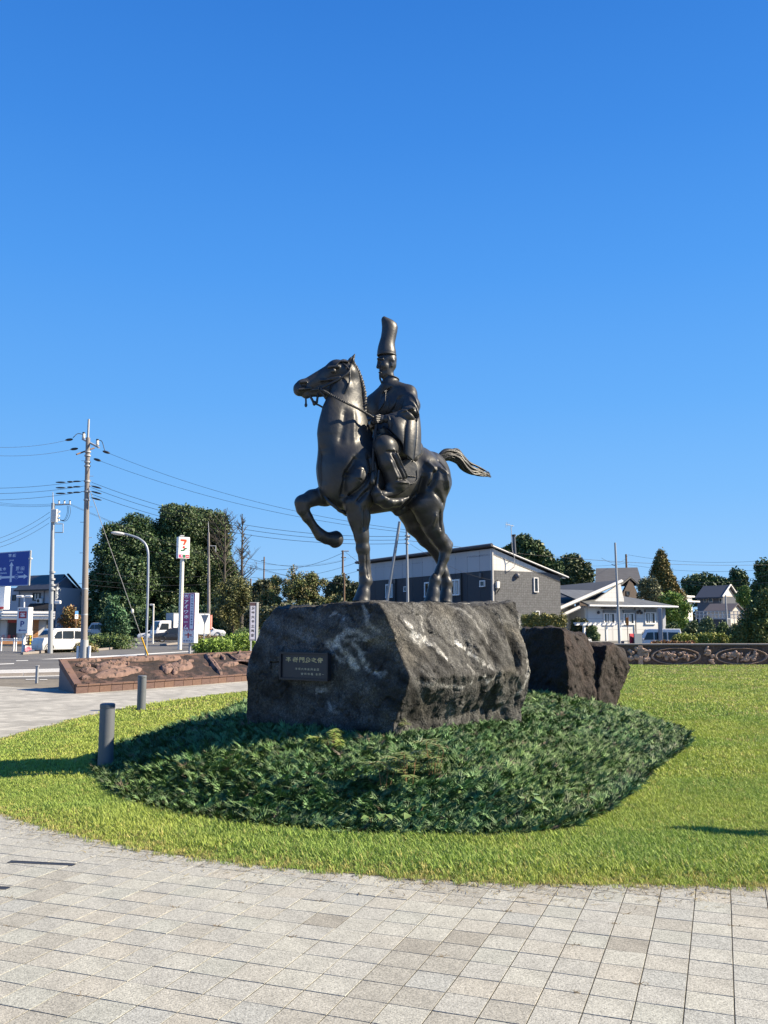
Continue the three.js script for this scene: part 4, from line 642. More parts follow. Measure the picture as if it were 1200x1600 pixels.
    const top = pos.length / 3; { const p = fromFrame(2, R(600.5, 494, 0)); pos.push(p.x, p.y, p.z); } for (let i = 0; i < n; i++) idx.push((rows.length - 1) * n + i, top, (rows.length - 1) * n + (i + 1) % n);
    const ge = new THREE.BufferGeometry(); ge.setAttribute('position', new THREE.Float32BufferAttribute(pos, 3)); ge.setAttribute('uv', new THREE.Float32BufferAttribute(pos.filter((_, i) => i % 3 !== 2), 2)); ge.setIndex(idx); ge.computeVertexNormals();
    const rim = new THREE.TorusGeometry(15.2 * K, 1.1 * K, 8, 32); rim.rotateX(Math.PI / 2); rim.scale(1, 1.6, .9); { const p = fromFrame(2, R(604.2, 555, 0)); rim.translate(p.x, p.y, p.z); }
    part(rider, 'tall_cap', join([ge, rim]), bronze);
  }
  // the wide hanging sleeve: a sheet of cloth with gathered folds from the forearm down to the hem
  {
    const L2 = (a) => new THREE.CatmullRomCurve3(a.map(([u, v, l]) => S(u, v, l)), false, 'centripetal');
    const top = L2([[646, 607, .24], [650, 622, .36], [648, 636, .46], [638, 646, .52], [621, 648, .47], [605, 649, .39]]), hem = L2([[655, 690, .34], [655.5, 704, .44], [651, 716, .52], [643, 721, .56], [634, 708, .56], [621, 685, .52], [606, 661, .42]]);
    const ns = 90, nt = 48, pos = [], idx = [], uv = [], Z = V(0, 0, 1);
    for (const side of [0, 1]) for (let j = 0; j <= nt; j++) for (let i = 0; i <= ns; i++) {
      const s = i / ns, t = j / nt, a = top.getPoint(s), b = hem.getPoint(s), p = a.clone().lerp(b, t);
      const drop = Math.sin(Math.PI * t), w = s * 21 - t * 2.2 + .9 * Math.sin(s * 5 + t * 3), fold = Math.pow(Math.abs(Math.sin(w * .5)), .6) - .62, k = sst(0, .22, t) * (.45 + .55 * t) * sst(0, .1, s) * sst(1.02, .9, s);
      p.addScaledVector(Z, .03 * drop + .055 * fold * k - side * .014); p.y += .02 * fold * k; p.x += .018 * Math.sin(w) * k;
      pos.push(p.x, p.y, p.z); uv.push(p.x, p.y);
    }
    const row = ns + 1, off = row * (nt + 1); for (const o of [0, off]) for (let j = 0; j < nt; j++) for (let i = 0; i < ns; i++) { const a = o + j * row + i; idx.push(a, a + row, a + 1, a + 1, a + row, a + row + 1); }
    for (let i = 0; i < ns; i++) { const a = nt * row + i; idx.push(a, a + off, a + 1, a + 1, a + off, a + off + 1); } for (let j = 0; j < nt; j++) { const a = j * row + ns; idx.push(a, a + row, a + off, a + row, a + row + off, a + off); }
    const ge = new THREE.BufferGeometry(); ge.setAttribute('position', new THREE.Float32BufferAttribute(pos, 3)); ge.setAttribute('uv', new THREE.Float32BufferAttribute(uv, 2)); ge.setIndex(idx); ge.computeVertexNormals(); part(rider, 'sleeve', ge, bronze);
  }
  part(rider, 'beard', join([tube([fromFrame(2, R(593.5, 585, 0)), fromFrame(2, R(594, 592, 0)), fromFrame(2, R(596.5, 598, 0)), fromFrame(2, R(598, 603, 0))], 1.6 * K, 16, 8)]), bronze); part(rider, 'moustache', tube([fromFrame(2, R(592.3, 578, .0)), fromFrame(2, R(594.5, 580, .045)), fromFrame(2, R(596, 583, .058))], .8 * K, 10, 6), bronze);
  part(rider, 'collar', (() => { const c = new THREE.CylinderGeometry(12.6 * K, 14.5 * K, 13 * K, 28, 4, true); c.scale(1, 1, .95); c.rotateZ(-.22); const p = S(610, 597.5, 0); return join([c.translate(p.x, p.y, p.z), (() => { const t = new THREE.TorusGeometry(12.7 * K, .9 * K, 8, 28); t.rotateX(Math.PI / 2); t.rotateZ(-.22); return t.translate(p.x + 1.4 * K, p.y + 6.4 * K, p.z); })()]); })(), bronze);
  part(rider, 'cap_cord', join([tube([S(603, 610, .2), S(602.5, 616, .22), S(601.8, 626, .23)], .8 * K, 12, 6), tube([S(604, 610, .2), S(600, 612, .22)], 1.2 * K, 6, 6)]), bronze);

  // bronze slab under the hooves
  const c0 = S(540, 941, 0), c1 = S(718, 941, 0), slab = new RoundedBoxGeometry(c1.x - c0.x - .1, .06, .57, 2, .01); slab.translate((c0.x + c1.x) / 2, -.031, 0);
  part(st, 'base_plate', slab, bronze);
  return st;
}
const statue = await buildStatue();
// ---------- background helpers ----------
// a vertical wall plane that runs from pixel column u0 at depth d0 to column u1 at depth d1; local x runs along it, z points to the viewer
function plane2(u0, d0, u1, d1) {
  const A = at(u0, 977, d0), B = at(u1, 977, d1), dx = B.x - A.x, dz = B.z - A.z, L = Math.hypot(dx, dz), turn = Math.atan2(-dz, dx), ax = V(dx / L, 0, dz / L), nn = V(-dz / L, 0, dx / L);
  const pos = V(A.x, 0, A.z);
  const loc = (u, v, z = 0) => { const r = ray(u, v), o = pos.clone().addScaledVector(nn, z), t = (o.x * nn.x + o.z * nn.z) / (r.x * nn.x + r.z * nn.z), p = r.multiplyScalar(t).add(V(0, EYE, 0)); return [p.clone().sub(pos).dot(ax), p.y]; };
  const rect = (a, b, c, d, z = 0) => { const p = loc(a, b, z), q = loc(c, d, z); return { x: (p[0] + q[0]) / 2, y: (p[1] + q[1]) / 2, w: Math.abs(q[0] - p[0]), h: Math.abs(q[1] - p[1]) }; };
  const toW = (x, y, z) => V(pos.x + ax.x * x + nn.x * z, y, pos.z + ax.z * x + nn.z * z);
  return { pos, turn, L, loc, rect, toW };
}
const prism = (pts, depth, bevel = 0) => new THREE.ExtrudeGeometry(new THREE.Shape(pts.map(([x, y]) => V2(x, y))), { depth, bevelEnabled: bevel > 0, bevelSize: bevel, bevelThickness: bevel, bevelSegments: 2, steps: 1 });
const slab = (p, t) => {                                        // a flat polygon in space with thickness t downwards
  const pos = [], idx = [], n = p.length; p.forEach((q) => pos.push(q.x, q.y, q.z)); p.forEach((q) => pos.push(q.x, q.y - t, q.z));
  for (let i = 1; i + 1 < n; i++) idx.push(0, i, i + 1, n, n + i + 1, n + i); for (let i = 0; i < n; i++) { const j = (i + 1) % n; idx.push(i, n + i, j, j, n + i, n + j); }
  let g = new THREE.BufferGeometry(); g.setAttribute('position', new THREE.Float32BufferAttribute(pos, 3)); g.setIndex(idx); g = g.toNonIndexed(); g.computeVertexNormals();
  const a = g.attributes.position, uv = new Float32Array(a.count * 2); for (let i = 0; i < a.count; i++) { uv[i * 2] = a.getX(i) * .5; uv[i * 2 + 1] = a.getZ(i) * .5 + a.getY(i) * .5; } g.setAttribute('uv', new THREE.BufferAttribute(uv, 2)); return g;
};
const white = M([.78, .78, .77], .6), offwhite = M([.62, .61, .58], .7), steel = M([.33, .35, .37], .5, { metalness: .35 }), galv = M([.36, .37, .38], .6, { metalness: .2 }), dark = M([.02, .02, .022], .5), black = M([.012, .012, .013], .6), rubber = M([.02, .02, .02], .9), red = M([.5, .03, .025], .5), glass = M([.02, .025, .03], .08, { metalness: 0 }), curtain = M([.55, .55, .52], .9), rimM = M([.35, .35, .36], .35, { metalness: .7 }), wood = M([.16, .10, .06], .8);
const concM = M([1, 1, 1], .85, { map: tex(128, (u, v) => { const k = .215 * (.75 + .5 * fbm2(u * 8, v * 8, 8, 5, 3)); return [k * 1.08, k * .97, k * .9]; }) });
function windowOn(t, P, u0, v0, u1, v1, frame = white, o = {}) {
  const r = P.rect(u0, v0, u1, v1), f = Math.min(.09, r.w * .14), w = new THREE.Group(); w.name = 'window'; w.position.set(r.x, r.y, 0); t.add(w);
  part(w, 'frame', join([box(r.w + f, f, .09, 0, r.h / 2, .03), box(r.w + f, f, .11, 0, -r.h / 2, .04), box(f, r.h - f, .09, -r.w / 2, 0, .03), box(f, r.h - f, .09, r.w / 2, 0, .03), ...(r.w > .8 ? [box(f * .6, r.h - f, .07, 0, 0, .03)] : [])]), frame);
  part(w, 'pane', box(r.w - f, r.h - f, .02, 0, 0, .015), glass);
  if (o.curtain) for (const s of r.w > .8 ? [-1, 1] : [1]) part(w, 'curtain', box(r.w * .2, r.h - f * 1.6, .012, s * r.w * .18, 0, .026), curtain);
  if (o.shutter) part(w, 'shutter_box', box(r.w + f * 1.4, r.h * .26, .16, 0, r.h / 2 + r.h * .15, .06), M([.2, .21, .22], .6));
  return w;
}
const leafClump = (n, r, s) => { const pos = [], idx = []; for (let i = 0; i < n; i++) { const c = V(rr(-1, 1), rr(-1, 1), rr(-1, 1)); if (c.length() > 1) c.normalize(); c.multiplyScalar(r); const a = V(rr(-1, 1), rr(-1, 1), rr(-1, 1)).normalize(), b = V(rr(-1, 1), rr(-.4, .4), rr(-1, 1)).cross(a).normalize(), k = s * rr(.7, 1.3), o = pos.length / 3; for (const [p, q] of [[-1, 0], [0, -.5], [1, 0], [0, .5]]) { const v = c.clone().addScaledVector(a, p * k).addScaledVector(b, q * k); pos.push(v.x, v.y, v.z); } idx.push(o, o + 1, o + 2, o, o + 2, o + 3); } const g = new THREE.BufferGeometry(); g.setAttribute('position', new THREE.Float32BufferAttribute(pos, 3)); g.setAttribute('uv', new THREE.Float32BufferAttribute(new Float32Array(pos.length / 3 * 2), 2)); g.setIndex(idx); g.computeVertexNormals(); return g; };
seed(404);
const CL = [leafClump(16, .5, .16), leafClump(16, .5, .16), leafClump(12, .5, .22)];
const leafM = M([1, 1, 1], .6), barkM = M([1, 1, 1], .9, { map: tex(128, (u, v) => { const k = .055 * (.6 + .8 * fbm2(u * 14, v * 4, 14, 4, 3)); return [k * 1.1, k * .95, k * .8]; }) });
// blobs: [u, v, radius in pixels, depth offset in metres]
function foliage(t, blobs, d, n, size, col, o = {}) {
  const ls = [[], [], []], cs = [[], [], []], q = new THREE.Quaternion(), base = t.position, px = d / FPX, tot = blobs.reduce((a, b) => a + b[2] * b[2], 0), mR = Math.max(...blobs.map((b) => b[2])) * px, gf = 1 / Math.min(size * 2.6, mR * .6);
  for (const [u, v, r, dz = 0, fl = 1] of blobs) {
    const N = Math.ceil(n * r * r / tot), c = at(u, v, d + dz).sub(base), R = r * px;
    for (let i = 0; i < N; i++) {
      const w = V(rr(-1, 1), rr(-1, 1), rr(-1, 1)).normalize(), lump = .72 + .5 * (fbm3(w.x * 2.3 + u, w.y * 2.3 + v, w.z * 2.3, 3)) ; let rad = R * lump * (rnd() < (o.shell ?? .75) ? rr(.8, 1.06) : rr(.2, .8));
      const p = V(w.x * rad, w.y * rad * fl, w.z * rad * (o.deep || 1)).add(c); if (p.y + base.y < (o.floor ?? .1)) continue;
      const gap = fbm3(p.x * gf + 5, p.y * gf + 9, p.z * gf, 2); if (gap < (o.gap ?? .36)) continue;
      const s = size * rr(.7, 1.35), k = Math.floor(rnd() * 3); ls[k].push(new THREE.Matrix4().compose(p, q.setFromEuler(new THREE.Euler(rr(0, 6), rr(0, 6), rr(0, 6))), V(s, s, s)));
      const e = rr(.95, 1.65), m = col[Math.floor(rnd() * col.length)]; cs[k].push(lin(m[0] * e, m[1] * e, m[2] * e));
    }
  }
  CL.forEach((g, k) => ls[k].length && stuff(o.name || 'crown', '', '', g, leafM, ls[k], t, cs[k]));
}
function trunk(t, top, r, limbs = [], name = 'trunk') {
  const b = t.position, w = (p) => p.clone().sub(b), T = w(top), l = [tube([V(0, -.1, 0), T.clone().multiplyScalar(.5).add(V(r * .6, 0, 0)), T], r, 10, 8)]; const p = l[0].attributes.position;
  for (let i = 0; i < p.count; i++) { const k = 1 - .55 * clamp(p.getY(i) / Math.max(T.y, .1), 0, 1), a = clamp(p.getY(i) / Math.max(T.y, .1), 0, 1); p.setX(i, T.x * a + (p.getX(i) - T.x * a) * k); }
  for (const [s, e, rad] of limbs) { const S = T.clone().multiplyScalar(s), E = w(e); l.push(rod(S, S.clone().lerp(E, .5).add(V(0, .08 * E.length() * .3, 0)), rad, rad * .7, 6), rod(S.clone().lerp(E, .5).add(V(0, .08 * E.length() * .3, 0)), E, rad * .7, rad * .3, 6)); }
  part(t, name, join(l), barkM);
}
function treeAt(name, label, u, d, blobs, n, size, col, o = {}) {
  const t = thing(name, label, o.cat || 'tree', at(u, 977, d).setY(0), 0, o.group), main = blobs.reduce((a, b) => b[2] > a[2] ? b : a);
  if (o.trunk !== 0) trunk(t, at(o.lean ?? u, o.top ?? main[1], d), o.trunk || .22, blobs.slice(0, 7).map((b) => [rr(.35, .8), at(b[0], b[1] - b[2] * .3, d + (b[3] || 0)), (o.trunk || .22) * .4]));
  foliage(t, blobs, d, n, size, col, o); return t;
}
function wire(label, A, B, sag, r, group) {
  const pts = []; for (let i = 0; i <= 14; i++) { const t = i / 14, p = A.clone().lerp(B, t); p.y -= sag * 4 * t * (1 - t); pts.push(p); }
  return single('overhead_wire', label, 'wire', tube(pts, r * .56, 28, 4), black, group);
}
const insul = (r = .05, h = .16) => new THREE.LatheGeometry([V2(0, 0), V2(r * .5, 0), V2(r, h * .2), V2(r * .6, h * .3), V2(r, h * .5), V2(r * .6, h * .6), V2(r * .9, h * .8), V2(r * .4, h), V2(0, h)], 10);

// ---------- left relief wall ----------
const brickM = [0, 1, 2].map((i) => M([1, 1, 1], .85, { map: tex(128, (u, v) => { const k = .9 * (.7 + .6 * fbm2(u * 8, v * 8, 8, 5, 20 + i)); return [(.125 + .012 * i) * k, (.075 + .006 * i) * k, .064 * k]; }) }));
const reliefDark = M([1, 1, 1], .95, { map: tex(256, (u, v) => { const k = .2 + 1.6 * fbm2(u * 22, v * 22, 22, 5, 25), r = sst(.5, .66, fbm2(u * 9, v * 9, 9, 4, 29)); return [(.022 + .045 * r) * k, (.014 + .024 * r) * k, (.011 + .018 * r) * k]; }), bumpMap: rockBump, bumpScale: .03 });
const reliefPink = M([1, 1, 1], .9, { map: tex(256, (u, v) => { const k = .6 + .8 * fbm2(u * 14, v * 14, 14, 5, 35), g = sst(.58, .7, fbm2(u * 12, v * 12, 12, 4, 39)); return [lerp(.165, .03, g) * k, lerp(.105, .022, g) * k, lerp(.085, .02, g) * k]; }), bumpMap: rockBump, bumpScale: .02 });
// a carved lump of relief: an outline with rounded, uneven relief
const lump = (pts, h, rough = .25) => { const c = new THREE.CatmullRomCurve3(pts.map(([x, y]) => V(x, y, 0)), true, 'centripetal').getPoints(26), cx = c.reduce((a, p) => a + p.x, 0) / c.length, cy = c.reduce((a, p) => a + p.y, 0) / c.length, pos = [], idx = [], R = 4, n = c.length - 1; for (let k = 0; k <= R; k++) for (let i = 0; i < n; i++) { const t = 1 - k / R, z = h * Math.sqrt(1 - t * t) * (1 - rough + 2 * rough * noise3(c[i].x * 9 + k, c[i].y * 9, pts.length + k * 1.7)); const x = cx + (c[i].x - cx) * (k === R ? .02 : Math.pow(t, .6)), y = cy + (c[i].y - cy) * (k === R ? .02 : Math.pow(t, .6)); pos.push(x, y, z - (k === 0 ? .02 : 0)); } for (let k = 0; k < R; k++) for (let i = 0; i < n; i++) { const j = (i + 1) % n, a = k * n; idx.push(a + i, a + j, a + n + i, a + j, a + n + j, a + n + i); } const g = new THREE.BufferGeometry(); g.setAttribute('position', new THREE.Float32BufferAttribute(pos, 3)); g.setAttribute('uv', new THREE.Float32BufferAttribute(pos.filter((_, i) => i % 3 < 2).map((q) => q * .8), 2)); g.setIndex(idx); g.computeVertexNormals(); return g; };
const oval = (cx, cy, rx, ry, a = 0, n = 12, jag = 0) => [...Array(n)].map((_, i) => { const t = i / n * 6.2832, k = 1 + jag * (rnd() - .5), x = Math.cos(t) * rx * k, y = Math.sin(t) * ry * k; return [cx + x * Math.cos(a) - y * Math.sin(a), cy + x * Math.sin(a) + y * Math.cos(a)]; });
{
  seed(505);
  const front = [[-7.44, 21.7], [-5.65, 24.1], [-4.03, 26.7], [-2.5, 29], [-1, 31]].map(([x, d]) => V(x, 0, d)), back = [[-8.3, 23.0], [-6.6, 26.0], [-5.0, 29.3], [-3.4, 32], [-1.8, 34]].map(([x, d]) => V(x, 0, d));
  const fc = new THREE.CatmullRomCurve3(front), bc = new THREE.CatmullRomCurve3(back), t = thing('relief_wall', 'sloping brown relief panel with pink brick edge, beside the road at left', 'wall', V(0, 0, 0));
  const Y0 = .2, Y1 = .74, face = (s, q, h = 0) => { const f = fc.getPoint(s), b = bc.getPoint(s), p = f.clone().lerp(b, q); const y = lerp(Y0, Y1, q); const n = V(.72, 0, -.5); return V(p.x + n.x * h * .42, y + h * .9, -(p.z + n.z * h * .42)); };
  const grid = (s0, s1, q0, q1, ns, nq, h) => { const pos = [], uv = [], idx = []; for (let j = 0; j <= nq; j++) for (let i = 0; i <= ns; i++) { const s = lerp(s0, s1, i / ns), q = lerp(q0, q1, j / nq), p = face(s, q, typeof h === 'function' ? h(s, q) : h); pos.push(p.x, p.y, p.z); uv.push(s * 4, q * .7); } for (let j = 0; j < nq; j++) for (let i = 0; i < ns; i++) { const a = j * (ns + 1) + i; idx.push(a, a + 1, a + ns + 1, a + 1, a + ns + 2, a + ns + 1); } const g = new THREE.BufferGeometry(); g.setAttribute('position', new THREE.Float32BufferAttribute(pos, 3)); g.setAttribute('uv', new THREE.Float32BufferAttribute(uv, 2)); g.setIndex(idx); g.computeVertexNormals(); return g; };
  part(t, 'relief_ground', grid(0, 1, 0, 1, 220, 34, (s, q) => .008 + .085 * (fbm3(s * 70, q * 11, 3, 4) - .5)), reliefDark);
  const G = (p) => V(p.x, 0, -p.z), e0 = slab([face(0, 1), face(0, 0), G(fc.getPoint(0)), G(bc.getPoint(0))], .001);
  const bodyPos = []; const endA = [V(front[0].x, -.02, -front[0].z), V(front[0].x, Y0, -front[0].z), V(back[0].x, Y1, -back[0].z), V(back[0].x, -.02, -back[0].z)];
  const endG = new THREE.BufferGeometry(); endG.setAttribute('position', new THREE.Float32BufferAttribute(endA.flatMap((p) => [p.x, p.y, p.z]), 3)); endG.setIndex([0, 1, 2, 0, 2, 3]); endG.computeVertexNormals();
  const backG = new THREE.BufferGeometry(), bp = [], bi = []; for (let i = 0; i <= 40; i++) { const b = bc.getPoint(i / 40); bp.push(b.x, -.02, -b.z, b.x, Y1, -b.z); if (i < 40) bi.push(i * 2, i * 2 + 1, i * 2 + 2, i * 2 + 1, i * 2 + 3, i * 2 + 2); } backG.setAttribute('position', new THREE.Float32BufferAttribute(bp, 3)); backG.setIndex(bi); backG.computeVertexNormals();
  part(t, 'end_wall', join([endG, backG]), M([.16, .14, .14], .9));
  // bricks: front kerb in one row and a sloping edge at the end
  const brick = (a, b, y0, y1, w, mm) => { const d = b.clone().sub(a), L = d.length() - .012, g = box(L, y1 - y0, w, 0, 0, 0); const m = part(t, 'brick', g, mm); m.position.set((a.x + b.x) / 2, (y0 + y1) / 2, -(a.z + b.z) / 2); m.rotation.y = Math.atan2(d.z, d.x); return m; };
  for (let i = 0; i < 36; i++) { const a = fc.getPoint(i / 36), b = fc.getPoint((i + 1) / 36); brick(a, b, 0, .17, .1, brickM[i % 3]); const c = brick(a, b, .172, .215, .15, brickM[(i + 1) % 3]); c.name = 'coping'; }
  const A = V(front[0].x, Y0, -front[0].z), B = V(back[0].x, Y1, -back[0].z); const wv = fc.getPoint(.03).sub(fc.getPoint(0)); wv.z *= -1; wv.normalize().multiplyScalar(.2); for (let i = 0; i < 5; i++) { const p = A.clone().lerp(B, i / 5 + .004), q = A.clone().lerp(B, (i + 1) / 5 - .004), o = V(-.02, .035, 0); part(t, 'brick', slab([p, q, q.clone().add(wv), p.clone().add(wv)].map((k) => k.clone().add(o)), .16), brickM[i % 3]); }
  for (let i = 0; i < 24; i++) { const a = bc.getPoint(i / 24), b = bc.getPoint((i + 1) / 24); const c = brick(a, b, Y1 - .03, Y1 + .03, .12, brickM[i % 3]); c.name = 'coping'; }
  // relief motifs, laid on the slope
  const motif = (s, q, pts, h, sc = 1, nm = 'relief_motif') => { const g = lump(pts, h, .3), p = g.attributes.position; const len = 8.2 / 36 * 36; for (let i = 0; i < p.count; i++) { const w = face(clamp(s + p.getX(i) / 11.4 * sc, 0, 1), clamp(q + p.getY(i) / 1.6 * sc, 0, 1), .03 + p.getZ(i)); p.setXYZ(i, w.x, w.y, w.z); } g.computeVertexNormals(); return part(t, nm, g, reliefPink); };
  motif(.12, .36, oval(0, 0, .78, .26, .25, 14), .07); motif(.115, .6, oval(0, 0, .5, .3, .08, 14), .10); for (let i = 0; i < 9; i++) motif(.10 + .006 * i, .6 + .06 * Math.sin(i * 2.1), oval(0, 0, .05, .05), .15);
  motif(.30, .48, oval(0, 0, .42, .3, .1, 12), .08); motif(.305, .56, oval(0, 0, .2, .15), .13); motif(.255, .42, oval(0, 0, .22, .3, -.5, 9, .5), .07); motif(.272, .3, oval(0, 0, .1, .26, -.4, 8, .4), .06); motif(.335, .64, oval(0, 0, .18, .06, .3), .06);
  motif(.22, .86, oval(0, 0, .6, .14, .05, 12, .3), .06); motif(.28, .84, oval(0, 0, .5, .16, -.05, 12, .3), .07); motif(.17, .9, oval(0, 0, .26, .12, 0, 9, .4), .05); motif(.05, .5, oval(0, 0, .16, .26, .7, 8, .5), .05); motif(.045, .74, oval(0, 0, .2, .12, -.2, 8, .5), .05); motif(.07, .9, oval(0, 0, .25, .1, 0, 8, .4), .05); motif(.03, .22, oval(0, 0, .14, .1, 0, 8, .4), .04); motif(.08, .64, oval(0, 0, .07, .3, .9, 8), .05);
  motif(.405, .5, [[-.05, -.75], [.05, -.75], [.05, .75], [-.05, .75]], .08, 1, 'panel_joint');
  motif(.44, .86, oval(0, 0, .24, .14, .2, 9, .5), .07); motif(.455, .76, oval(0, 0, .1, .2, 0, 8, .4), .06); motif(.49, .72, oval(0, 0, .05, .4, .4), .05); motif(.55, .75, oval(0, 0, .6, .2, .05, 10, .3), .08); motif(.53, .95, oval(0, 0, .05, .3, -.5), .05); motif(.46, .42, oval(0, 0, .36, .12, .1, 10, .3), .06);
  const arc = [...Array(10)].map((_, i) => { const a = -.4 + i * .26; return [Math.cos(a) * .6, Math.sin(a) * .6 - .1]; }); motif(.50, .28, [...arc, ...arc.slice().reverse().map(([x, y]) => [x * .72, y * .72])], .07); motif(.58, .36, oval(0, 0, .5, .2, .1, 10, .3), .07);
  for (let i = 0; i < 26; i++) motif(rr(.6, .97), rr(.12, .92), oval(0, 0, rr(.1, .4), rr(.08, .22), rr(-1, 1), 9, .4), rr(.04, .09));
}
// ---------- right relief wall ----------
{
  seed(606);
  const P = plane2(790, 37.2, 1290, 37.6), t = thing('relief_wall', 'long dark stone wall with oval figure reliefs across the back of the lawn', 'wall', P.pos, P.turn), Hh = .81;
  part(t, 'panel', new THREE.BoxGeometry(P.L, Hh, .4, 120, 8, 1).translate(P.L / 2, Hh / 2, -.2), M([1, 1, 1], .95, { map: tex(256, (u, v) => { const k = .4 + 1.2 * fbm2(u * 20, v * 20, 20, 5, 45); return [.12 * k, .082 * k, .066 * k]; }, { rep: [9, 1] }), bumpMap: rockBump, bumpScale: .04 }));
  for (let i = 0; i < 12; i++) part(t, 'coping', box(P.L / 12 - .01, .06, .5, P.L / 12 * (i + .5), Hh + .03, -.19, .008), M([.24, .22, .21], .85));
  const pk = M([1, 1, 1], .9, { map: tex(256, (u, v) => { const k = .5 + 1 * fbm2(u * 14, v * 14, 14, 5, 55); return [.38 * k, .27 * k, .215 * k]; }), bumpMap: rockBump, bumpScale: .02 });
  const put = (u, v, pts, h, nm = 'figure_relief') => { const [x, y] = P.loc(u, v), g = lump(pts, h, .35); return part(t, nm, g.translate(x, Math.min(y, .7), .005), pk); };
  for (const [cu, rx] of [[1056, 37], [1158, 40], [1262, 38], [905, 37], [820, 30]]) {
    const [x, y] = P.loc(cu, 1024.5), w = rx * 37.4 / FPX, ring = new THREE.TorusGeometry(1, .055, 6, 56); ring.scale(w, .325, .9); part(t, 'oval_border', ring.translate(x, y - .02, .01), pk);
    for (let i = 0; i < 40; i++) { const a = rr(0, 6.28), r = Math.sqrt(rnd()) * .8; put(cu + Math.cos(a) * r * rx, 1024.5 + Math.sin(a) * r * 8.5, oval(0, 0, rr(.05, .15), rr(.03, .08), rr(-1.5, 1.5), 8, .5), rr(.04, .1)); }
  }
  for (const u of [985, 997, 1005, 1012, 1105, 1110, 1212]) for (let i = 0; i < 5; i++) put(u + rr(-3, 3), rr(1013, 1035), oval(0, 0, rr(.06, .16), rr(.05, .12), rr(-1, 1), 8, .6), rr(.04, .1));
  const [jx] = P.loc(1000, 1020); part(t, 'panel_joint', box(.2, Hh - .02, .08, jx, Hh / 2 - .01, .03, .02), pk);
}
// a real neighbour outside the frame: a slim pole whose shadow crosses the lawn at right
{ const b = onGround(1083, 1307), H = 2.05, L = H / Math.tan(SUN_EL), p = V(b.x + Math.sin(SUN_AZ) * L + .02, 0, b.z - Math.cos(SUN_AZ) * L), t = thing('sign_post', 'plain low park sign on a grey post, beyond the right edge of the view', 'sign', p, -.6); part(t, 'post', cyl(.035, .035, H - .1, 0, (H - .1) / 2, 0, 12), galv); part(t, 'panel', box(.62, .26, .03, 0, H - .13, 0, .01), offwhite); }
{ const p = onGround(57, 1068), t = thing('short_post', 'short square steel post at the roadside, left of the relief panel', 'post', p); part(t, 'post', box(.07, .47, .07, 0, .235, 0, .012), steel); part(t, 'cap', box(.1, .03, .1, 0, .485, 0, .01), galv); }
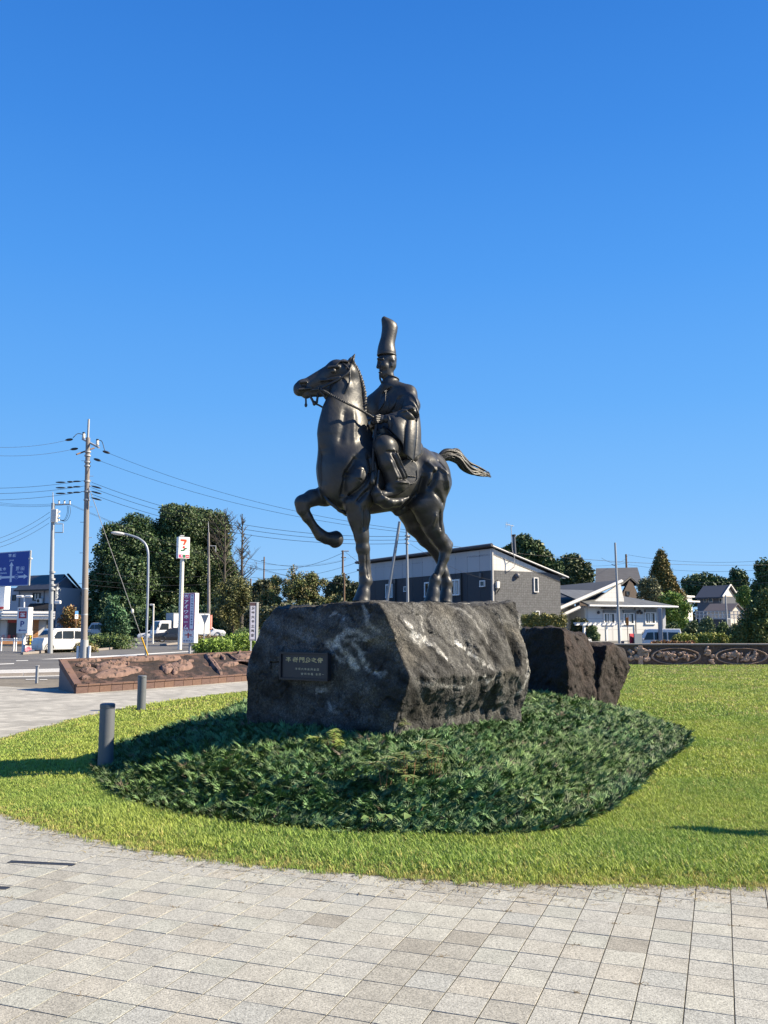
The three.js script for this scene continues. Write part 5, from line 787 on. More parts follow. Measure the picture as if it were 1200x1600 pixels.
// ---------- road markings, kerbs, islands ----------
const paintM = M([.62, .62, .6], .8);
{
  const strip = (name, pts, y) => { const g = []; const p = pts.map(([u, v]) => onGround(u, v)); const s = new THREE.BufferGeometry(); s.setAttribute('position', new THREE.Float32BufferAttribute(p.flatMap((q) => [q.x, y, q.z]), 3)); s.setIndex([0, 1, 2, 0, 2, 3]); s.computeVertexNormals(); return s; };
  const crossing = []; for (let i = 0; i < 9; i++) { const v = 1045.5 + i * 1.35; crossing.push(strip('', [[-60, v + 3], [103, v - 1], [103, v - .05], [-60, v + 3.95]], .004)); }
  const m = structure('crosswalk_marking', join(crossing), paintM, 'worn white crossing bars on the road at far left');
  structure('lane_marking', join([strip('', [[60, 1030.4], [130, 1029.2], [330, 1016.2], [330, 1015.7], [130, 1028.4], [60, 1029.6]].slice(0, 4), .004), strip('', [[40, 1062.2], [55, 1062], [55, 1061.2], [40, 1061.4]], .004), strip('', [[62, 1062.6], [74, 1062.4], [74, 1061.6], [62, 1061.8]], .004), strip('', [[25, 1033], [44, 1032.4], [44, 1031.6], [25, 1032.2]], .004), strip('', [[-40, 1040], [22, 1037.4], [22, 1036.4], [-40, 1039]], .004), strip('', [[196, 1026], [214, 1024.6], [214, 1023.9], [196, 1025.2]], .004)]), paintM, 'white lane lines on the road at left');
  structure('car_park_marking', join([[215, 1003.5, 260, 1002], [236, 1004.6, 300, 1003.3], [150, 1001, 200, 1000.4]].map(([a, b, c, d]) => strip('', [[a, b], [c, d], [c, d - .35], [a, b - .35]], .004))), paintM, 'pale bay lines in the car park');
  const kerb = (lab, a, b, h = .14) => { const A = onGround(...a), B = onGround(...b), L = A.distanceTo(B), t = thing('kerb', lab, 'kerb', A, Math.atan2(-(B.z - A.z), B.x - A.x)); const n = clamp(Math.round(L / 1.2), 2, 40); for (let i = 0; i < n; i++) part(t, 'kerb_stone', box(L / n - .02, h, .16, L / n * (i + .5), h / 2, 0, .01), concM); };
  kerb('kerb along the car park entrance, below the parking sign', [34, 1023], [140, 1014.5]); kerb('kerb of the planted island behind the tall pole', [140, 1018], [207, 1011.5]); kerb('pale kerb in the car park left of the pink sign', [251, 1009.3], [286, 1005.2]); kerb('kerb between pavement and crossing at far left', [-30, 1057.5], [100, 1054.6], .1);
  // low hedges on the islands
  seed(707);
  const hedge = (name, lab, u0, u1, v, h, d, col, n = 420, thick = 1.2) => { const P = plane2(u0, d, u1, d), p = P.toW(P.L / 2, 0, -thick / 2), t = thing(name, lab, 'hedge', V(p.x, 0, p.z)); const bl = []; const k = Math.max(3, Math.round((u1 - u0) / 9)); for (let i = 0; i <= k; i++) bl.push([lerp(u0, u1, i / k), v + h * .55 * FPX / d * -.0 - h * .45 * FPX / d, h * .62 * FPX / d, rr(-.4, .4)]); part(t, 'stem', join([0, 1, 2].map((i) => rod(V(rr(-P.L / 3, P.L / 3), 0, 0), V(rr(-P.L / 3, P.L / 3), h * .6, 0), .03, .02, 5))), wood, { kind: 'stuff' }); foliage(t, bl, d, n, .34, col, { name: 'leaves', floor: .02, gap: .3 }); return t; };
  hedge('low_hedge', 'low green shrubs on the traffic island behind the tall pole', 146, 200, 1012, .85, 62, [[.06, .11, .03], [.13, .17, .04], [.05, .09, .03]]);
  hedge('low_hedge', 'bright yellow green low hedge right of the pink sign', 314, 352, 1021, .7, 51, [[.14, .22, .03], [.17, .25, .04], [.1, .17, .03]]);
  hedge('low_hedge', 'bright yellow green low hedge below the pruned round tree', 352, 396, 1017, .95, 54, [[.15, .23, .03], [.18, .26, .04], [.1, .17, .03]]);
  hedge('dry_grass_clump', 'dry grass and weeds at the edge of the traffic island', 86, 145, 1018, .38, 55, [[.22, .17, .08], [.16, .16, .05], [.1, .12, .04]], 300);
  hedge('dry_grass_clump', 'brownish dry weeds at the foot of the round tree', 312, 345, 1004, .6, 86, [[.22, .15, .08], [.16, .13, .05]], 220);
  hedge('low_hedge', 'green shrubs along the far side of the car park', 372, 400, 1000, 1.2, 92, [[.06, .11, .03], [.1, .15, .04]], 260);
}
// ---------- poles and lamps ----------
function utilityPole(lab, u, vb, vt, d, r, o = {}) {
  const p = at(u, 977, d).setY(0), top = at(u, vt, d).y, t = thing('utility_pole', lab, 'pole', p); if (o.group) t.userData.group = o.group;
  const lean = o.top ? at(o.top, vt, d).x - p.x : 0; const col = o.mat || concM;
  part(t, 'pole', rod(V(0, -.1, 0), V(lean, top, 0), r, r * (o.taper || .62), 14), col);
  return { t, top, lean, p };
}
{
  seed(808);
  // tall concrete pole
  const d = 42.6, { t, top, lean, p } = utilityPole('tallest brown concrete utility pole with cross arms, behind the relief panel', 133, 1030, 684, d, .165, { top: 137.5 });
  const y = (v) => at(137, v, d).y, lx = (v) => lean * (y(v) / top), w = (u, v, dz = 0) => at(u, v, d + dz).sub(p);
  part(t, 'extension', cyl(.05, .055, y(655) - y(688), lean, (y(655) + y(688)) / 2, 0, 10), galv);
  const armU = part(t, 'cross_arm', rod(w(129, 686, .6), w(155, 699.5, -.6), .055, .055, 4), galv); part(t, 'cross_arm', rod(w(119.5, 710, -.4), w(147, 700, .4), .05, .05, 4), wood);
  for (const [u, v, dz] of [[130.5, 686, .5], [152, 697, -.5]]) { const q = w(u, v, dz), i = part(t, 'insulator', insul(.09, .26), offwhite); i.position.copy(q).y += .03; part(i, 'cap', cyl(.07, .07, .06, 0, .28, 0, 8), dark); }
  for (const [a, b] of [[[130, 679], [114, 684]], [[152, 690], [164, 705]]]) part(t, 'jumper', tube([w(...a, .3), w((a[0] + b[0]) / 2, Math.min(a[1], b[1]) - 1.5, .2), w(...b, 0)], .018, 12, 5), dark);
  for (const [u, v] of [[108, 687], [166, 706.5], [116, 701.5], [152, 718.5]]) { const g = new THREE.SphereGeometry(.11, 8, 6); g.scale(1.8, .6, .6); const q = w(u, v, 0); part(t, 'dead_end', g.rotateZ(u > 140 ? -.3 : .12).translate(q.x, q.y, q.z), dark); }
  for (const v of [706, 712, 722, 728, 752, 768, 781, 920, 960]) part(t, 'band', cyl(.15, .155, .07, lx(v), y(v), 0, 14), galv);
  for (const v of [751, 759.5, 768]) for (const s of [-1, 1]) { const q = w(137 + s * 5, v, 0); part(t, 'bracket', rod(V(lx(v), y(v), 0), q, .03, .03, 5), galv); }
  for (let i = 0; i < 12; i++) { const v = 720 + i * 24, s = i % 2 ? 1 : -1; part(t, 'step_bolt', rod(V(lx(v), y(v), 0), V(lx(v) + s * .3, y(v), 0), .012, .012, 5), galv); }
  for (const s of [-1, 1]) part(t, 'guard_strip', box(.1, .64, .14, s * .27, .34, .05, .01), white); part(t, 'guard_sleeve', cyl(.19, .2, .95, 0, .47, 0, 16), galv);
  // guy wire with yellow sleeve
  const g1 = at(150, 778, d).add(V(0, 0, 0)), g2 = at(231, 1022, 47.5); const gw = single('guy_wire', 'long slanting guy wire from the tall pole down to the street lamp foot', 'wire', rod(at(142, 770, d), g2.clone().setY(.05), .016, .016, 5), galv);
  const s1 = at(222, 996, 47), dir = g2.clone().setY(.05).sub(at(142, 770, d)).normalize(), s0 = g2.clone().setY(.05).addScaledVector(dir, -1.15); part(gw, 'yellow_sleeve', rod(s0, g2.clone().setY(.06), .04, .04, 8), M([.65, .38, .02], .5)); const bal = g2.clone().setY(.05).addScaledVector(dir, -2.75); part(gw, 'guy_insulator', new THREE.SphereGeometry(.1, 10, 8).scale(.8, 1.3, .8).translate(bal.x, bal.y, bal.z), offwhite);
  // wires from the tall pole
  const W = (u, v, dd) => at(u, v, dd), pole = (u, v) => at(u, v, d), grpL = 'wires running left from the tall pole', grpR = 'wires running right from the tall pole';
  [[108, 687, -60, 694], [116, 701.5, -60, 706.5]].forEach(([u, v, a, b], i) => wire(['uppermost thin wire leading left from the tall pole', 'second wire leading left, just below the cross arm'][i], pole(u, v), W(a, b, 38), .25, .012));
  [[131, 751, -60, 762], [131, 759.5, -60, 770.5], [131, 768, -60, 781]].forEach(([u, v, a, b], i) => { const o = wire(['top of the three cables leading left', 'middle of the three cables leading left', 'bottom of the three cables leading left'][i], pole(u, v), W(a, b, 40), .15, .015); for (let k = 0; k < 3; k++) { const c = pole(u, v).lerp(W(a, b, 40), [.06, .12, .20][k]); const g = new THREE.SphereGeometry(.05, 8, 6); g.scale([4, 3, 5][k], .8, .8); part(o, 'cable_sleeve', g.translate(c.x, c.y - .015, c.z), dark); } });
  [[143, 753.5], [143, 762], [143, 772]].forEach(([u, v], i) => { const B = W(636, 838 + i * 5.5, 38); const o = wire(['top of the three cables leading right', 'middle of the three cables leading right', 'bottom of the three cables leading right'][i], pole(u, v), B, .75, .016); const c = pole(u, v).lerp(B, .018); const g = new THREE.SphereGeometry(.055, 8, 6); g.scale(5, .8, .8); part(o, 'cable_sleeve', g.rotateZ(-.25).translate(c.x, c.y - .2, c.z), dark); });
  [[166, 706.5, 635.5, 828], [152, 718.5, 635.5, 832]].forEach(([u, v, a, b], i) => wire(['uppermost wire leading right from the tall pole over the trees', 'second wire leading right from the tall pole'][i], pole(u, v), W(a, b, 38), .5, .013));
  [[110, 787.5, 700, 905, 85], [110, 789, 560, 868, 100]].forEach(([u, v, a, b, dd], i) => wire(['wire crossing behind the tall pole towards the bare tree', 'lower wire crossing behind the tall pole'][i], at(u, v, 52.5), W(a, b, dd), 2.2, .014));
  [[-60, 772, 86, 787], [-60, 776, 98, 788], [-60, 780, 109, 788]].forEach(([u, v, a, b], i) => wire(['first wire into the insulators of the pale pole', 'second wire into the insulators of the pale pole', 'third wire into the insulators of the pale pole'][i], W(u, v, 58), W(a, b, 52.5), .3, .012));
  [[-40, 851, 78, 800], [-40, 858, 78, 808], [-40, 864, 77, 817]].forEach(([u, v, a, b], i) => wire(['upper cable rising to the pale pole box', 'middle cable rising to the pale pole box', 'lower cable rising to the pale pole box'][i], W(u, v, 50), W(a, b, 52.5), .3, .016));
  [[150, 896, 342, 898], [140, 914, 400, 925], [140, 906, 330, 912]].forEach(([u, v, a, b], i) => wire(['level cable in front of the dark trees', 'lower level cable in front of the dark trees', 'middle level cable in front of the dark trees'][i], W(u, v, 70), W(a, b, 98), .3, .019));
  wire('slack cable in front of the trees towards the grey pole', W(175, 838, 75), W(327, 856, 98), 1.1, .016);
}
{
  // pale pole with equipment box
  const d = 52.5, { t, top, p } = utilityPole('pale steel utility pole with equipment box, left of the tallest pole', 80.5, 1018, 786, d, .15, { top: 83, mat: steel, taper: .7 });
  const w = (u, v, dz = 0) => at(u, v, d + dz).sub(p); const mat = steel;
  part(t, 'spike', rod(w(83, 787), w(82.6, 769), .035, .02, 8), galv); part(t, 'cross_arm', rod(w(84, 788.5), w(110, 788), .04, .04, 5), galv);
  for (const u of [92, 100.5, 109]) { const q = w(u, 788), i = part(t, 'insulator', insul(.06, .2), offwhite); i.position.copy(q); part(i, 'cap', cyl(.05, .05, .05, 0, .21, 0, 8), dark); }
  const bx0 = w(85, 806, -.15); part(t, 'equipment_box', box(.34, .78, .3, bx0.x, bx0.y, bx0.z, .02), offwhite); for (let i = 0; i < 3; i++) part(t, 'insulator', cyl(.05, .05, .12, bx0.x + .28, bx0.y - .25 + i * .25, bx0.z, 8).rotateZ(0), offwhite);
  part(t, 'bracket', join([rod(w(86, 818.5), w(98.5, 818.5), .025), rod(w(98.5, 818.5), w(98.5, 832), .025), rod(w(98.5, 832), w(86, 832), .025)]), galv, { kind: 'stuff' });
  for (const v of [894, 905, 914, 921]) { const q = w(81.8, v); part(t, 'band', cyl(.17, .17, .1, q.x, q.y, 0, 12), galv); }
  const c = w(90.5, 941, -.2); part(t, 'security_camera', box(.34, .2, .22, c.x, c.y, c.z, .04), white);
  for (const [v, k] of [[797, 1], [803, 1.4], [814, 2]]) part(t, 'jumper', tube([w(87, 806 + k * 2, -.1), w(95 + k * 4, 812 + k, -.1), w(100 + k * 5, 801, -.1), w(109 - 4 * (2 - k), 790, -.1)], .012, 14, 4), dark);
  // street lamp
  const L = thing('street_lamp', 'tall curved grey street lamp in front of the dark trees', 'street lamp', at(229.5, 977, 47.6).setY(0)), q = (u, v) => at(u, v, 47.6).sub(L.position);
  part(L, 'pole', tube([V(0, -.05, 0), q(230.5, 940), q(231.5, 880), q(231, 862), q(227, 850), q(217, 841.5), q(200, 835.5), q(188, 833)], .062, 60, 10), M([.30, .34, .40], .5, { metalness: .3 })); part(L, 'lamp_head', (() => { const g = new THREE.SphereGeometry(1, 14, 10); g.scale(.40, .1, .17); g.rotateZ(-.12); const c = q(184.5, 833.5); return g.translate(c.x, c.y, c.z); })(), offwhite); part(L, 'door', box(.09, .3, .03, 0, .7, .075, .005), galv);
  // two-headed lamp by the store
  const S = thing('lot_lamp', 'white two headed car park lamp in front of the shop', 'street lamp', at(37.5, 977, 70).setY(0)), s = (u, v) => at(u, v, 70).sub(S.position); part(S, 'pole', rod(V(0, 0, 0), s(38, 932), .07, .06, 8), white); part(S, 'arm', rod(s(30, 932), s(46, 932), .04), white); for (const u of [31, 45]) { const c = s(u, 931.8); part(S, 'lamp_head', box(.5, .16, .3, c.x, c.y, c.z, .05), white); }
  const T = thing('lot_lamp', 'small grey lamp post between the street lamp and the truck', 'street lamp', at(239.5, 977, 80).setY(0)), tt = (u, v) => at(u, v, 80).sub(T.position); part(T, 'pole', rod(V(0, 0, 0), tt(240, 946), .08, .07, 8), offwhite); { const c = tt(237.5, 945); part(T, 'lamp_head', box(.4, .16, .25, c.x, c.y, c.z, .05), offwhite); }
  // grey pole with red band by the trees
  const G = utilityPole('slim grey pole with a red and white foot between the pink sign and round tree', 327, 1000, 832, 98, .19, { top: 326, mat: concM, taper: .6 }); const gw = (u, v) => at(u, v, 98).sub(G.p); part(G.t, 'spike', rod(gw(326, 834), gw(325.5, 815), .05, .04, 6), galv); part(G.t, 'red_band', cyl(.27, .27, 1.6, .03, 2.0, 0, 14), M([.6, .22, .18], .6)); part(G.t, 'bracket', join([rod(gw(327, 853), gw(337, 853), .05), rod(gw(337, 853), gw(337, 862), .05)]), galv, { kind: 'stuff' });
  // small poles far away
  const far = (lab, u, vb, vt, d, r, arm, mat = wood, top) => { const f = utilityPole(lab, u, vb, vt, d, r, { mat, top }); const w2 = (a, b) => at(a, b, d).sub(f.p); if (arm) for (const [a, b, v] of arm) part(f.t, 'cross_arm', rod(w2(a, v), w2(b, v), .06), galv); return f; };
  far('distant utility pole with short arms right of the bare tree', 411, 950, 870, 150, .17, [[408, 414, 876]]); far('dark pole with insulator arm behind the brown shrubs', 535, 950, 860, 90, .15, [[533, 545, 861], [533, 541, 871]]); far('short dark pole right of the pole with insulator arm', 537.5, 950, 895, 80, .12); far('thin pole near the left edge of the brown shrubs', 390.5, 950, 904, 110, .14); far('short far pole beside the horse foreleg', 552, 950, 912, 100, .12); far('short black pole on the skyline right of the grey building', 982, 960, 866, 120, .2); far('thin grey pole before the far grey house', 1136, 1000, 930, 70, .09, null, galv);
  // steel pole and its leaning strut behind the horse
  const a = far('upright grey steel pole behind the horse hind legs', 638, 960, 826, 38, .075, [[634, 641, 838]], M([.24, .26, .29], .5, { metalness: .2 }), 635.5); for (const v of [837, 842, 849]) { const c = at(635.8, v, 38).sub(a.p); part(a.t, 'band', cyl(.1, .1, .05, c.x, c.y, 0, 10), galv); }
  const b = thing('leaning_strut', 'leaning grey strut pole between the horse legs', 'pole', at(592, 977, 38).setY(0)); part(b, 'pole', rod(at(589, 977, 38).sub(b.position).setY(-.1), at(624.5, 815, 38).sub(b.position), .078, .062, 12), M([.24, .26, .29], .5, { metalness: .2 }));
  wire('cable from the upright pole down to the corner of the grey building', at(641, 850, 38), at(768, 906, 50.5), .25, .011);
  // flag pole before the white house
  const F = thing('steel_pole', 'tall plain grey steel pole in front of the white house', 'pole', at(967.5, 977, 45).setY(0)); part(F, 'pole', rod(V(0, -.05, 0), at(961, 848, 45).sub(F.position), .075, .05, 12), steel); const fq = at(963, 884, 45).sub(F.position); part(F, 'bracket', rod(fq, fq.clone().add(V(-.24, .06, 0)), .025), galv);
  // wires on the right
  const R = [[640, 845, 1240, 881, 60, 90, 'cable on the right over the white house roof'], [940, 872, 982, 867, 70, 120, 'short cable to the black skyline pole'], [982, 867, 1240, 872, 120, 90, 'highest cable on the right over the cone shaped tree'], [850, 873, 982, 879, 120, 120, 'cable left of the black skyline pole'], [982, 882, 1240, 886, 120, 95, 'second cable on the right over the cone shaped tree'], [1050, 905, 1240, 888, 100, 70, 'cable rising to the right edge'], [1050, 908, 1240, 903, 120, 80, 'low cable above the far houses']];
  for (const [u0, v0, u1, v1, d0, d1, lab] of R) wire(lab, at(u0, v0, d0), at(u1, v1, d1), .7, .025);
  const C = [[340, 864, 640, 905, 100, 100, 'sagging cable crossing behind the raised foreleg, upper'], [340, 870, 535, 864, 100, 90, 'cable sagging to the pole with insulator arm'], [330, 845, 540, 875, 100, 92, 'cable slanting down to the pole with insulator arm'], [330, 888, 560, 878, 120, 100, 'faint level cable beside the distant pole'], [340, 893, 570, 889, 130, 110, 'second faint level cable beside the distant pole'], [540, 863, 700, 905, 90, 100, 'cable leaving the insulator arm to the right']];
  for (const [u0, v0, u1, v1, d0, d1, lab] of C) wire(lab, at(u0, v0, d0), at(u1, v1, d1), 1.6, .032);
}
// ---------- signs ----------
function panelSign(name, lab, P, u0, v0, u1, v1, thick, draw, side, tw = 256, th = 256, z = 0) {
  const r = P.rect(u0, v0, u1, v1), t = thing(name, lab, 'sign', V(P.toW(r.x, 0, 0).x, 0, P.toW(r.x, 0, 0).z), P.turn);
  part(t, 'panel', box(r.w, r.h, thick, 0, r.y, -thick / 2, Math.min(.03, thick / 3)), side);
  part(t, 'face', move(new THREE.PlaneGeometry(r.w * .985, r.h * .985), 0, r.y, .004), new THREE.MeshStandardMaterial({ map: canvasTex(tw, th, draw), roughness: .45 })); return { t, r };
}
{
  // blue direction board
  const P = plane2(-52, 47, 45, 44.2), { t, r } = panelSign('road_sign', 'large blue direction board with white arrows at the left edge', P, -46, 866.5, 45, 915, .08, (x, w, h) => {
    x.fillStyle = '#0b3a96'; x.fillRect(0, 0, w, h); x.strokeStyle = x.fillStyle = '#c9d3e4'; x.lineWidth = 5; x.strokeRect(4, 4, w - 8, h - 8); const cx = w * .71;
    x.fillRect(cx - 12, 150, 24, 190); x.beginPath(); x.moveTo(cx - 26, 160); x.lineTo(cx, 112); x.lineTo(cx + 26, 160); x.fill(); x.fillRect(w * .52, 272, w * .42, 24); x.beginPath(); x.moveTo(w * .92, 256); x.lineTo(w * .985, 284); x.lineTo(w * .92, 312); x.fill(); x.beginPath(); x.moveTo(w * .55, 256); x.lineTo(w * .485, 284); x.lineTo(w * .55, 312); x.fill();
    glyphs(x, '常総', cx - 46, 22, 42, 5, 0, 52); glyphs(x, '野田', cx + 54, 168, 46, 5, 0, 54); glyphs(x, '東市', w * .5, 168, 42, 5, 0, 48); x.font = 'bold 26px sans-serif'; x.textAlign = 'center'; x.fillText('Joso', cx, 104); x.fillText('Noda', cx + 106, 244); x.fillText('tral Bando', w * .55, 244);
    x.fillStyle = '#0b3a96'; x.beginPath(); x.arc(cx + 66, 284, 24, 0, 7); x.fill(); x.lineWidth = 3; x.stroke(); x.fillStyle = '#c9d3e4'; x.font = 'bold 20px sans-serif'; x.fillText('162', cx + 66, 291);
  }, M([.3, .32, .34], .5), 720, 384);
  for (const k of [-.4, .2]) part(t, 'hanger', box(r.w * .9, .06, .06, 0, r.y + k, -.14), galv); part(t, 'post', rod(V(-r.w * .56, -.1, -.2), V(-r.w * .56, r.y + r.h * .6, -.2), .12, .1, 12), galv); part(t, 'beam', rod(V(-r.w * .56, r.y + .2, -.2), V(r.w * .3, r.y + .2, -.2), .07, .06, 10), galv); const c = P.loc(49, 873); part(t, 'lamp', box(.2, .08, .12, c[0] - r.x, c[1], .05, .03), offwhite);
  // pharmacy parking sign
  const Q = plane2(27.5, 54.5, 47, 54), { t: t2, r: r2 } = panelSign('parking_sign', 'white parking sign with red square, blue P and arrow', Q, 27.5, 949, 43, 990, .34, (x, w, h) => { x.fillStyle = '#e4e4e2'; x.fillRect(0, 0, w, h); x.fillStyle = '#8c1f24'; x.beginPath(); x.arc(38, 36, 13, 0, 7); x.fill(); x.fillStyle = '#555'; x.font = 'bold 34px sans-serif'; x.fillText('SEKI', 64, 48); x.fillStyle = '#b3122a'; x.fillRect(30, 74, 140, 136); x.strokeStyle = '#f2e8e6'; glyphs(x, '薬', 52, 94, 96, 11); x.fillStyle = '#10207c'; x.font = 'bold 150px sans-serif'; x.fillText('P', 52, 370); x.fillRect(64, 432, 106, 16); x.beginPath(); x.moveTo(70, 416); x.lineTo(30, 440); x.lineTo(70, 464); x.fill(); }, white, 200, 500);
  const bq = onGround(34.8, 1021.5); part(t2, 'post', box(.14, r2.y - r2.h / 2 + .1, .14, .0, (r2.y - r2.h / 2) / 2 - .05, -.17), white);
  // convenience store pole sign
  const C = plane2(279, 60, 302, 60.6), { t: t3, r: r3 } = panelSign('pole_sign', 'white store sign with orange and green seven on a tall white pole', C, 279.5, 838.5, 296, 873, .4, (x, w, h) => {
    x.fillStyle = '#eef0ee'; x.fillRect(0, 0, w, h); x.fillStyle = '#d8401f'; x.beginPath(); x.moveTo(34, 40); x.lineTo(176, 40); x.lineTo(176, 76); x.lineTo(128, 150); x.lineTo(88, 150); x.lineTo(122, 82); x.lineTo(34, 82); x.fill(); x.fillStyle = '#b5252a'; x.fillRect(86, 168, 52, 42); x.fillStyle = '#1d5b3c'; x.beginPath(); x.moveTo(150, 196); x.lineTo(196, 190); x.lineTo(198, 212); x.lineTo(166, 214); x.lineTo(120, 262); x.lineTo(52, 268); x.lineTo(36, 236); x.lineTo(84, 240); x.fill(); x.fillRect(178, 86, 14, 22); x.fillRect(200, 58, 14, 14); x.fillStyle = '#fff'; x.font = 'bold 26px sans-serif'; x.textAlign = 'center'; x.fillStyle = '#1d5b3c'; x.fillText('ELEVEn', 118, 140);
    x.fillStyle = '#c2356f'; x.fillRect(8, 322, 84, 62); x.fillStyle = '#1e6a4a'; x.fillRect(96, 322, 60, 62); x.fillStyle = '#b8304a'; x.fillRect(160, 322, 78, 62); x.strokeStyle = '#fff'; glyphs(x, '酒薬', 20, 332, 30, 3); x.fillStyle = '#fff'; x.font = 'bold 24px sans-serif'; x.fillText('ATM', 200, 362);
  }, white, 246, 392);
  part(t3, 'pole', cyl(.14, .14, r3.y - r3.h / 2, 0, (r3.y - r3.h / 2) / 2, -.28, 16), M([.7, .69, .63], .5)); part(t3, 'light', box(.3, .08, .12, -.1, r3.y + r3.h / 2 + .09, -.2, .02), galv);
  // pink house builder's board
  const H = plane2(285.5, 49.5, 303, 49), { t: t4, r: r4 } = panelSign('advertising_sign', 'tall pink and white board with large white katakana on a post', H, 286.5, 927, 303, 1005, .3, (x, w, h) => {
    x.fillStyle = '#e6e3e4'; x.fillRect(0, 0, w, h); x.fillStyle = '#a5477e'; x.fillRect(0, 0, w, h * .735); x.strokeStyle = '#fff'; glyphs(x, '有', 22, 14, 70, 9); x.lineWidth = 4; x.beginPath(); x.arc(57, 50, 46, 0, 7); x.stroke(); glyphs(x, 'アイワホー', 16, 118, 82, 13, 1, 98); glyphs(x, 'ム', 14, 606, 84, 13); x.beginPath(); x.fillStyle = '#dfe6f2'; x.fillRect(122, 18, 62, h * .7); x.strokeStyle = '#23407e'; glyphs(x, '木土工地大小店西北東中央', 131, 30, 40, 5.5, 1, 50); x.fillStyle = '#b3327a'; x.fillRect(14, 690, 170, 6); x.font = 'bold 24px sans-serif'; x.strokeStyle = '#b03058'; glyphs(x, '土地店中', 20, 700, 34, 4, 0, 42); x.fillStyle = '#bf2c33'; x.fillRect(90, 760, 24, 100); x.fillRect(50, 790, 110, 22); x.fillStyle = '#4d4f58'; x.fillRect(30, 796, 50, 8); x.fillRect(124, 826, 52, 8); x.strokeStyle = '#27345e'; glyphs(x, '中央大工', 22, 896, 34, 5, 0, 42);
  }, M([.75, .73, .76], .5), 200, 950); part(t4, 'post', rod(V(0, -.05, -.15), V(0, r4.y - r4.h / 2 + .05, -.15), .07, .07, 10), steel);
  // triangular back of a give-way sign
  const t5 = thing('traffic_sign', 'back of a grey triangular traffic sign on a thin post', 'sign', at(318.5, 977, 58).setY(0)), c5 = at(320, 966, 58).sub(t5.position); part(t5, 'panel', new THREE.CylinderGeometry(.34, .34, .02, 3).rotateX(Math.PI / 2).rotateZ(Math.PI).scale(.85, 1.25, 1).rotateZ(Math.PI).translate(c5.x, c5.y, 0), galv); part(t5, 'post', rod(V(0, 0, -.02), V(c5.x, c5.y + .3, -.02), .035, .035, 8), galv);
  // lettered board on the slope by the boulder
  const B = plane2(388, 40, 406, 40.15), { t: t6, r: r6 } = panelSign('lettered_sign', 'narrow weathered board with a column of dark letters, left of the boulder', B, 390.5, 941, 399.5, 1001, .06, (x, w, h) => { x.fillStyle = '#8d8b94'; x.fillRect(0, 0, w, h); x.fillStyle = '#5b4648'; x.fillRect(0, 0, w, 60); x.fillStyle = '#c8c6d2'; x.fillRect(18, 66, w - 36, h - 90); x.strokeStyle = '#26262c'; glyphs(x, '公木大中土地店', 30, 76, 60, 11, 1, 86); }, galv, 120, 720); part(t6, 'post', join([box(.1, r6.y + r6.h / 2, .1, r6.w / 2 + .06, (r6.y + r6.h / 2) / 2, -.03), box(.06, r6.y - r6.h / 2, .06, -r6.w * .2, (r6.y - r6.h / 2) / 2, -.03)]), offwhite, { kind: 'stuff' });
  const B2 = plane2(404, 70, 427, 71), { t: t7, r: r7 } = panelSign('billboard', 'small cream billboard with red strip behind the boulder top', B2, 404, 938, 426.5, 965, .12, (x, w, h) => { x.fillStyle = '#cdbd9c'; x.fillRect(0, 0, w, h); for (let i = 0; i < 40; i++) { x.fillStyle = ['#b39c74', '#e0d6bd', '#a08a62'][i % 3]; x.fillRect(hsh(i, 1) * w, hsh(i, 2) * h * .7, 16, 8); } x.fillStyle = '#a72a25'; x.fillRect(0, h * .83, w, h * .17); x.strokeStyle = '#f0ddd0'; glyphs(x, '東西ロ工口', 20, h * .85, 26, 4, 0, 40); }, offwhite, 230, 270); part(t7, 'post', join([-.3, .3].map((k) => box(.1, r7.y - r7.h / 2, .1, k * r7.w, (r7.y - r7.h / 2) / 2, -.06))), galv, { kind: 'stuff' });
  const B3 = plane2(117.5, 66, 122, 66.2), { t: t8, r: r8 } = panelSign('bus_stop_sign', 'small blue and white bus stop sign by the orange tree', B3, 117.5, 954.5, 122, 967, .04, (x, w, h) => { x.fillStyle = '#4b86c8'; x.fillRect(0, 0, w, h * .45); x.fillStyle = '#e8e8ea'; x.fillRect(0, h * .45, w, h * .55); x.fillStyle = '#c44a40'; x.fillRect(w * .3, h * .52, w * .4, h * .2); }, galv, 64, 160); part(t8, 'post', rod(V(0, 0, -.04), V(0, r8.y + r8.h / 2, -.04), .035, .035, 8), wood);
  const B4 = plane2(-14, 72, 6, 71), { t: t9, r: r9 } = panelSign('store_sign', 'white store board with red foot at the very left edge', B4, -12, 899, 6, 952, .5, (x, w, h) => { x.fillStyle = '#eceae8'; x.fillRect(0, 0, w, h); x.fillStyle = '#c23a34'; x.fillRect(0, h * .93, w, h * .07); x.lineWidth = 14; x.strokeStyle = '#c8544a'; x.beginPath(); x.arc(w * .3, h * .15, 60, 0, 7); x.stroke(); }, white, 180, 420); part(t9, 'post', box(.3, r9.y - r9.h / 2, .3, 0, (r9.y - r9.h / 2) / 2, -.25), white);
  // advertising banner flag
  const N = plane2(40, 55, 52, 55.4), n = thing('banner_flag', 'black, yellow and pink banner flag beside the parking sign', 'banner', P_(N, 45), N.turn); function P_(N, u) { const [x] = N.loc(u, 977); const q = N.toW(x, 0, 0); return q; }
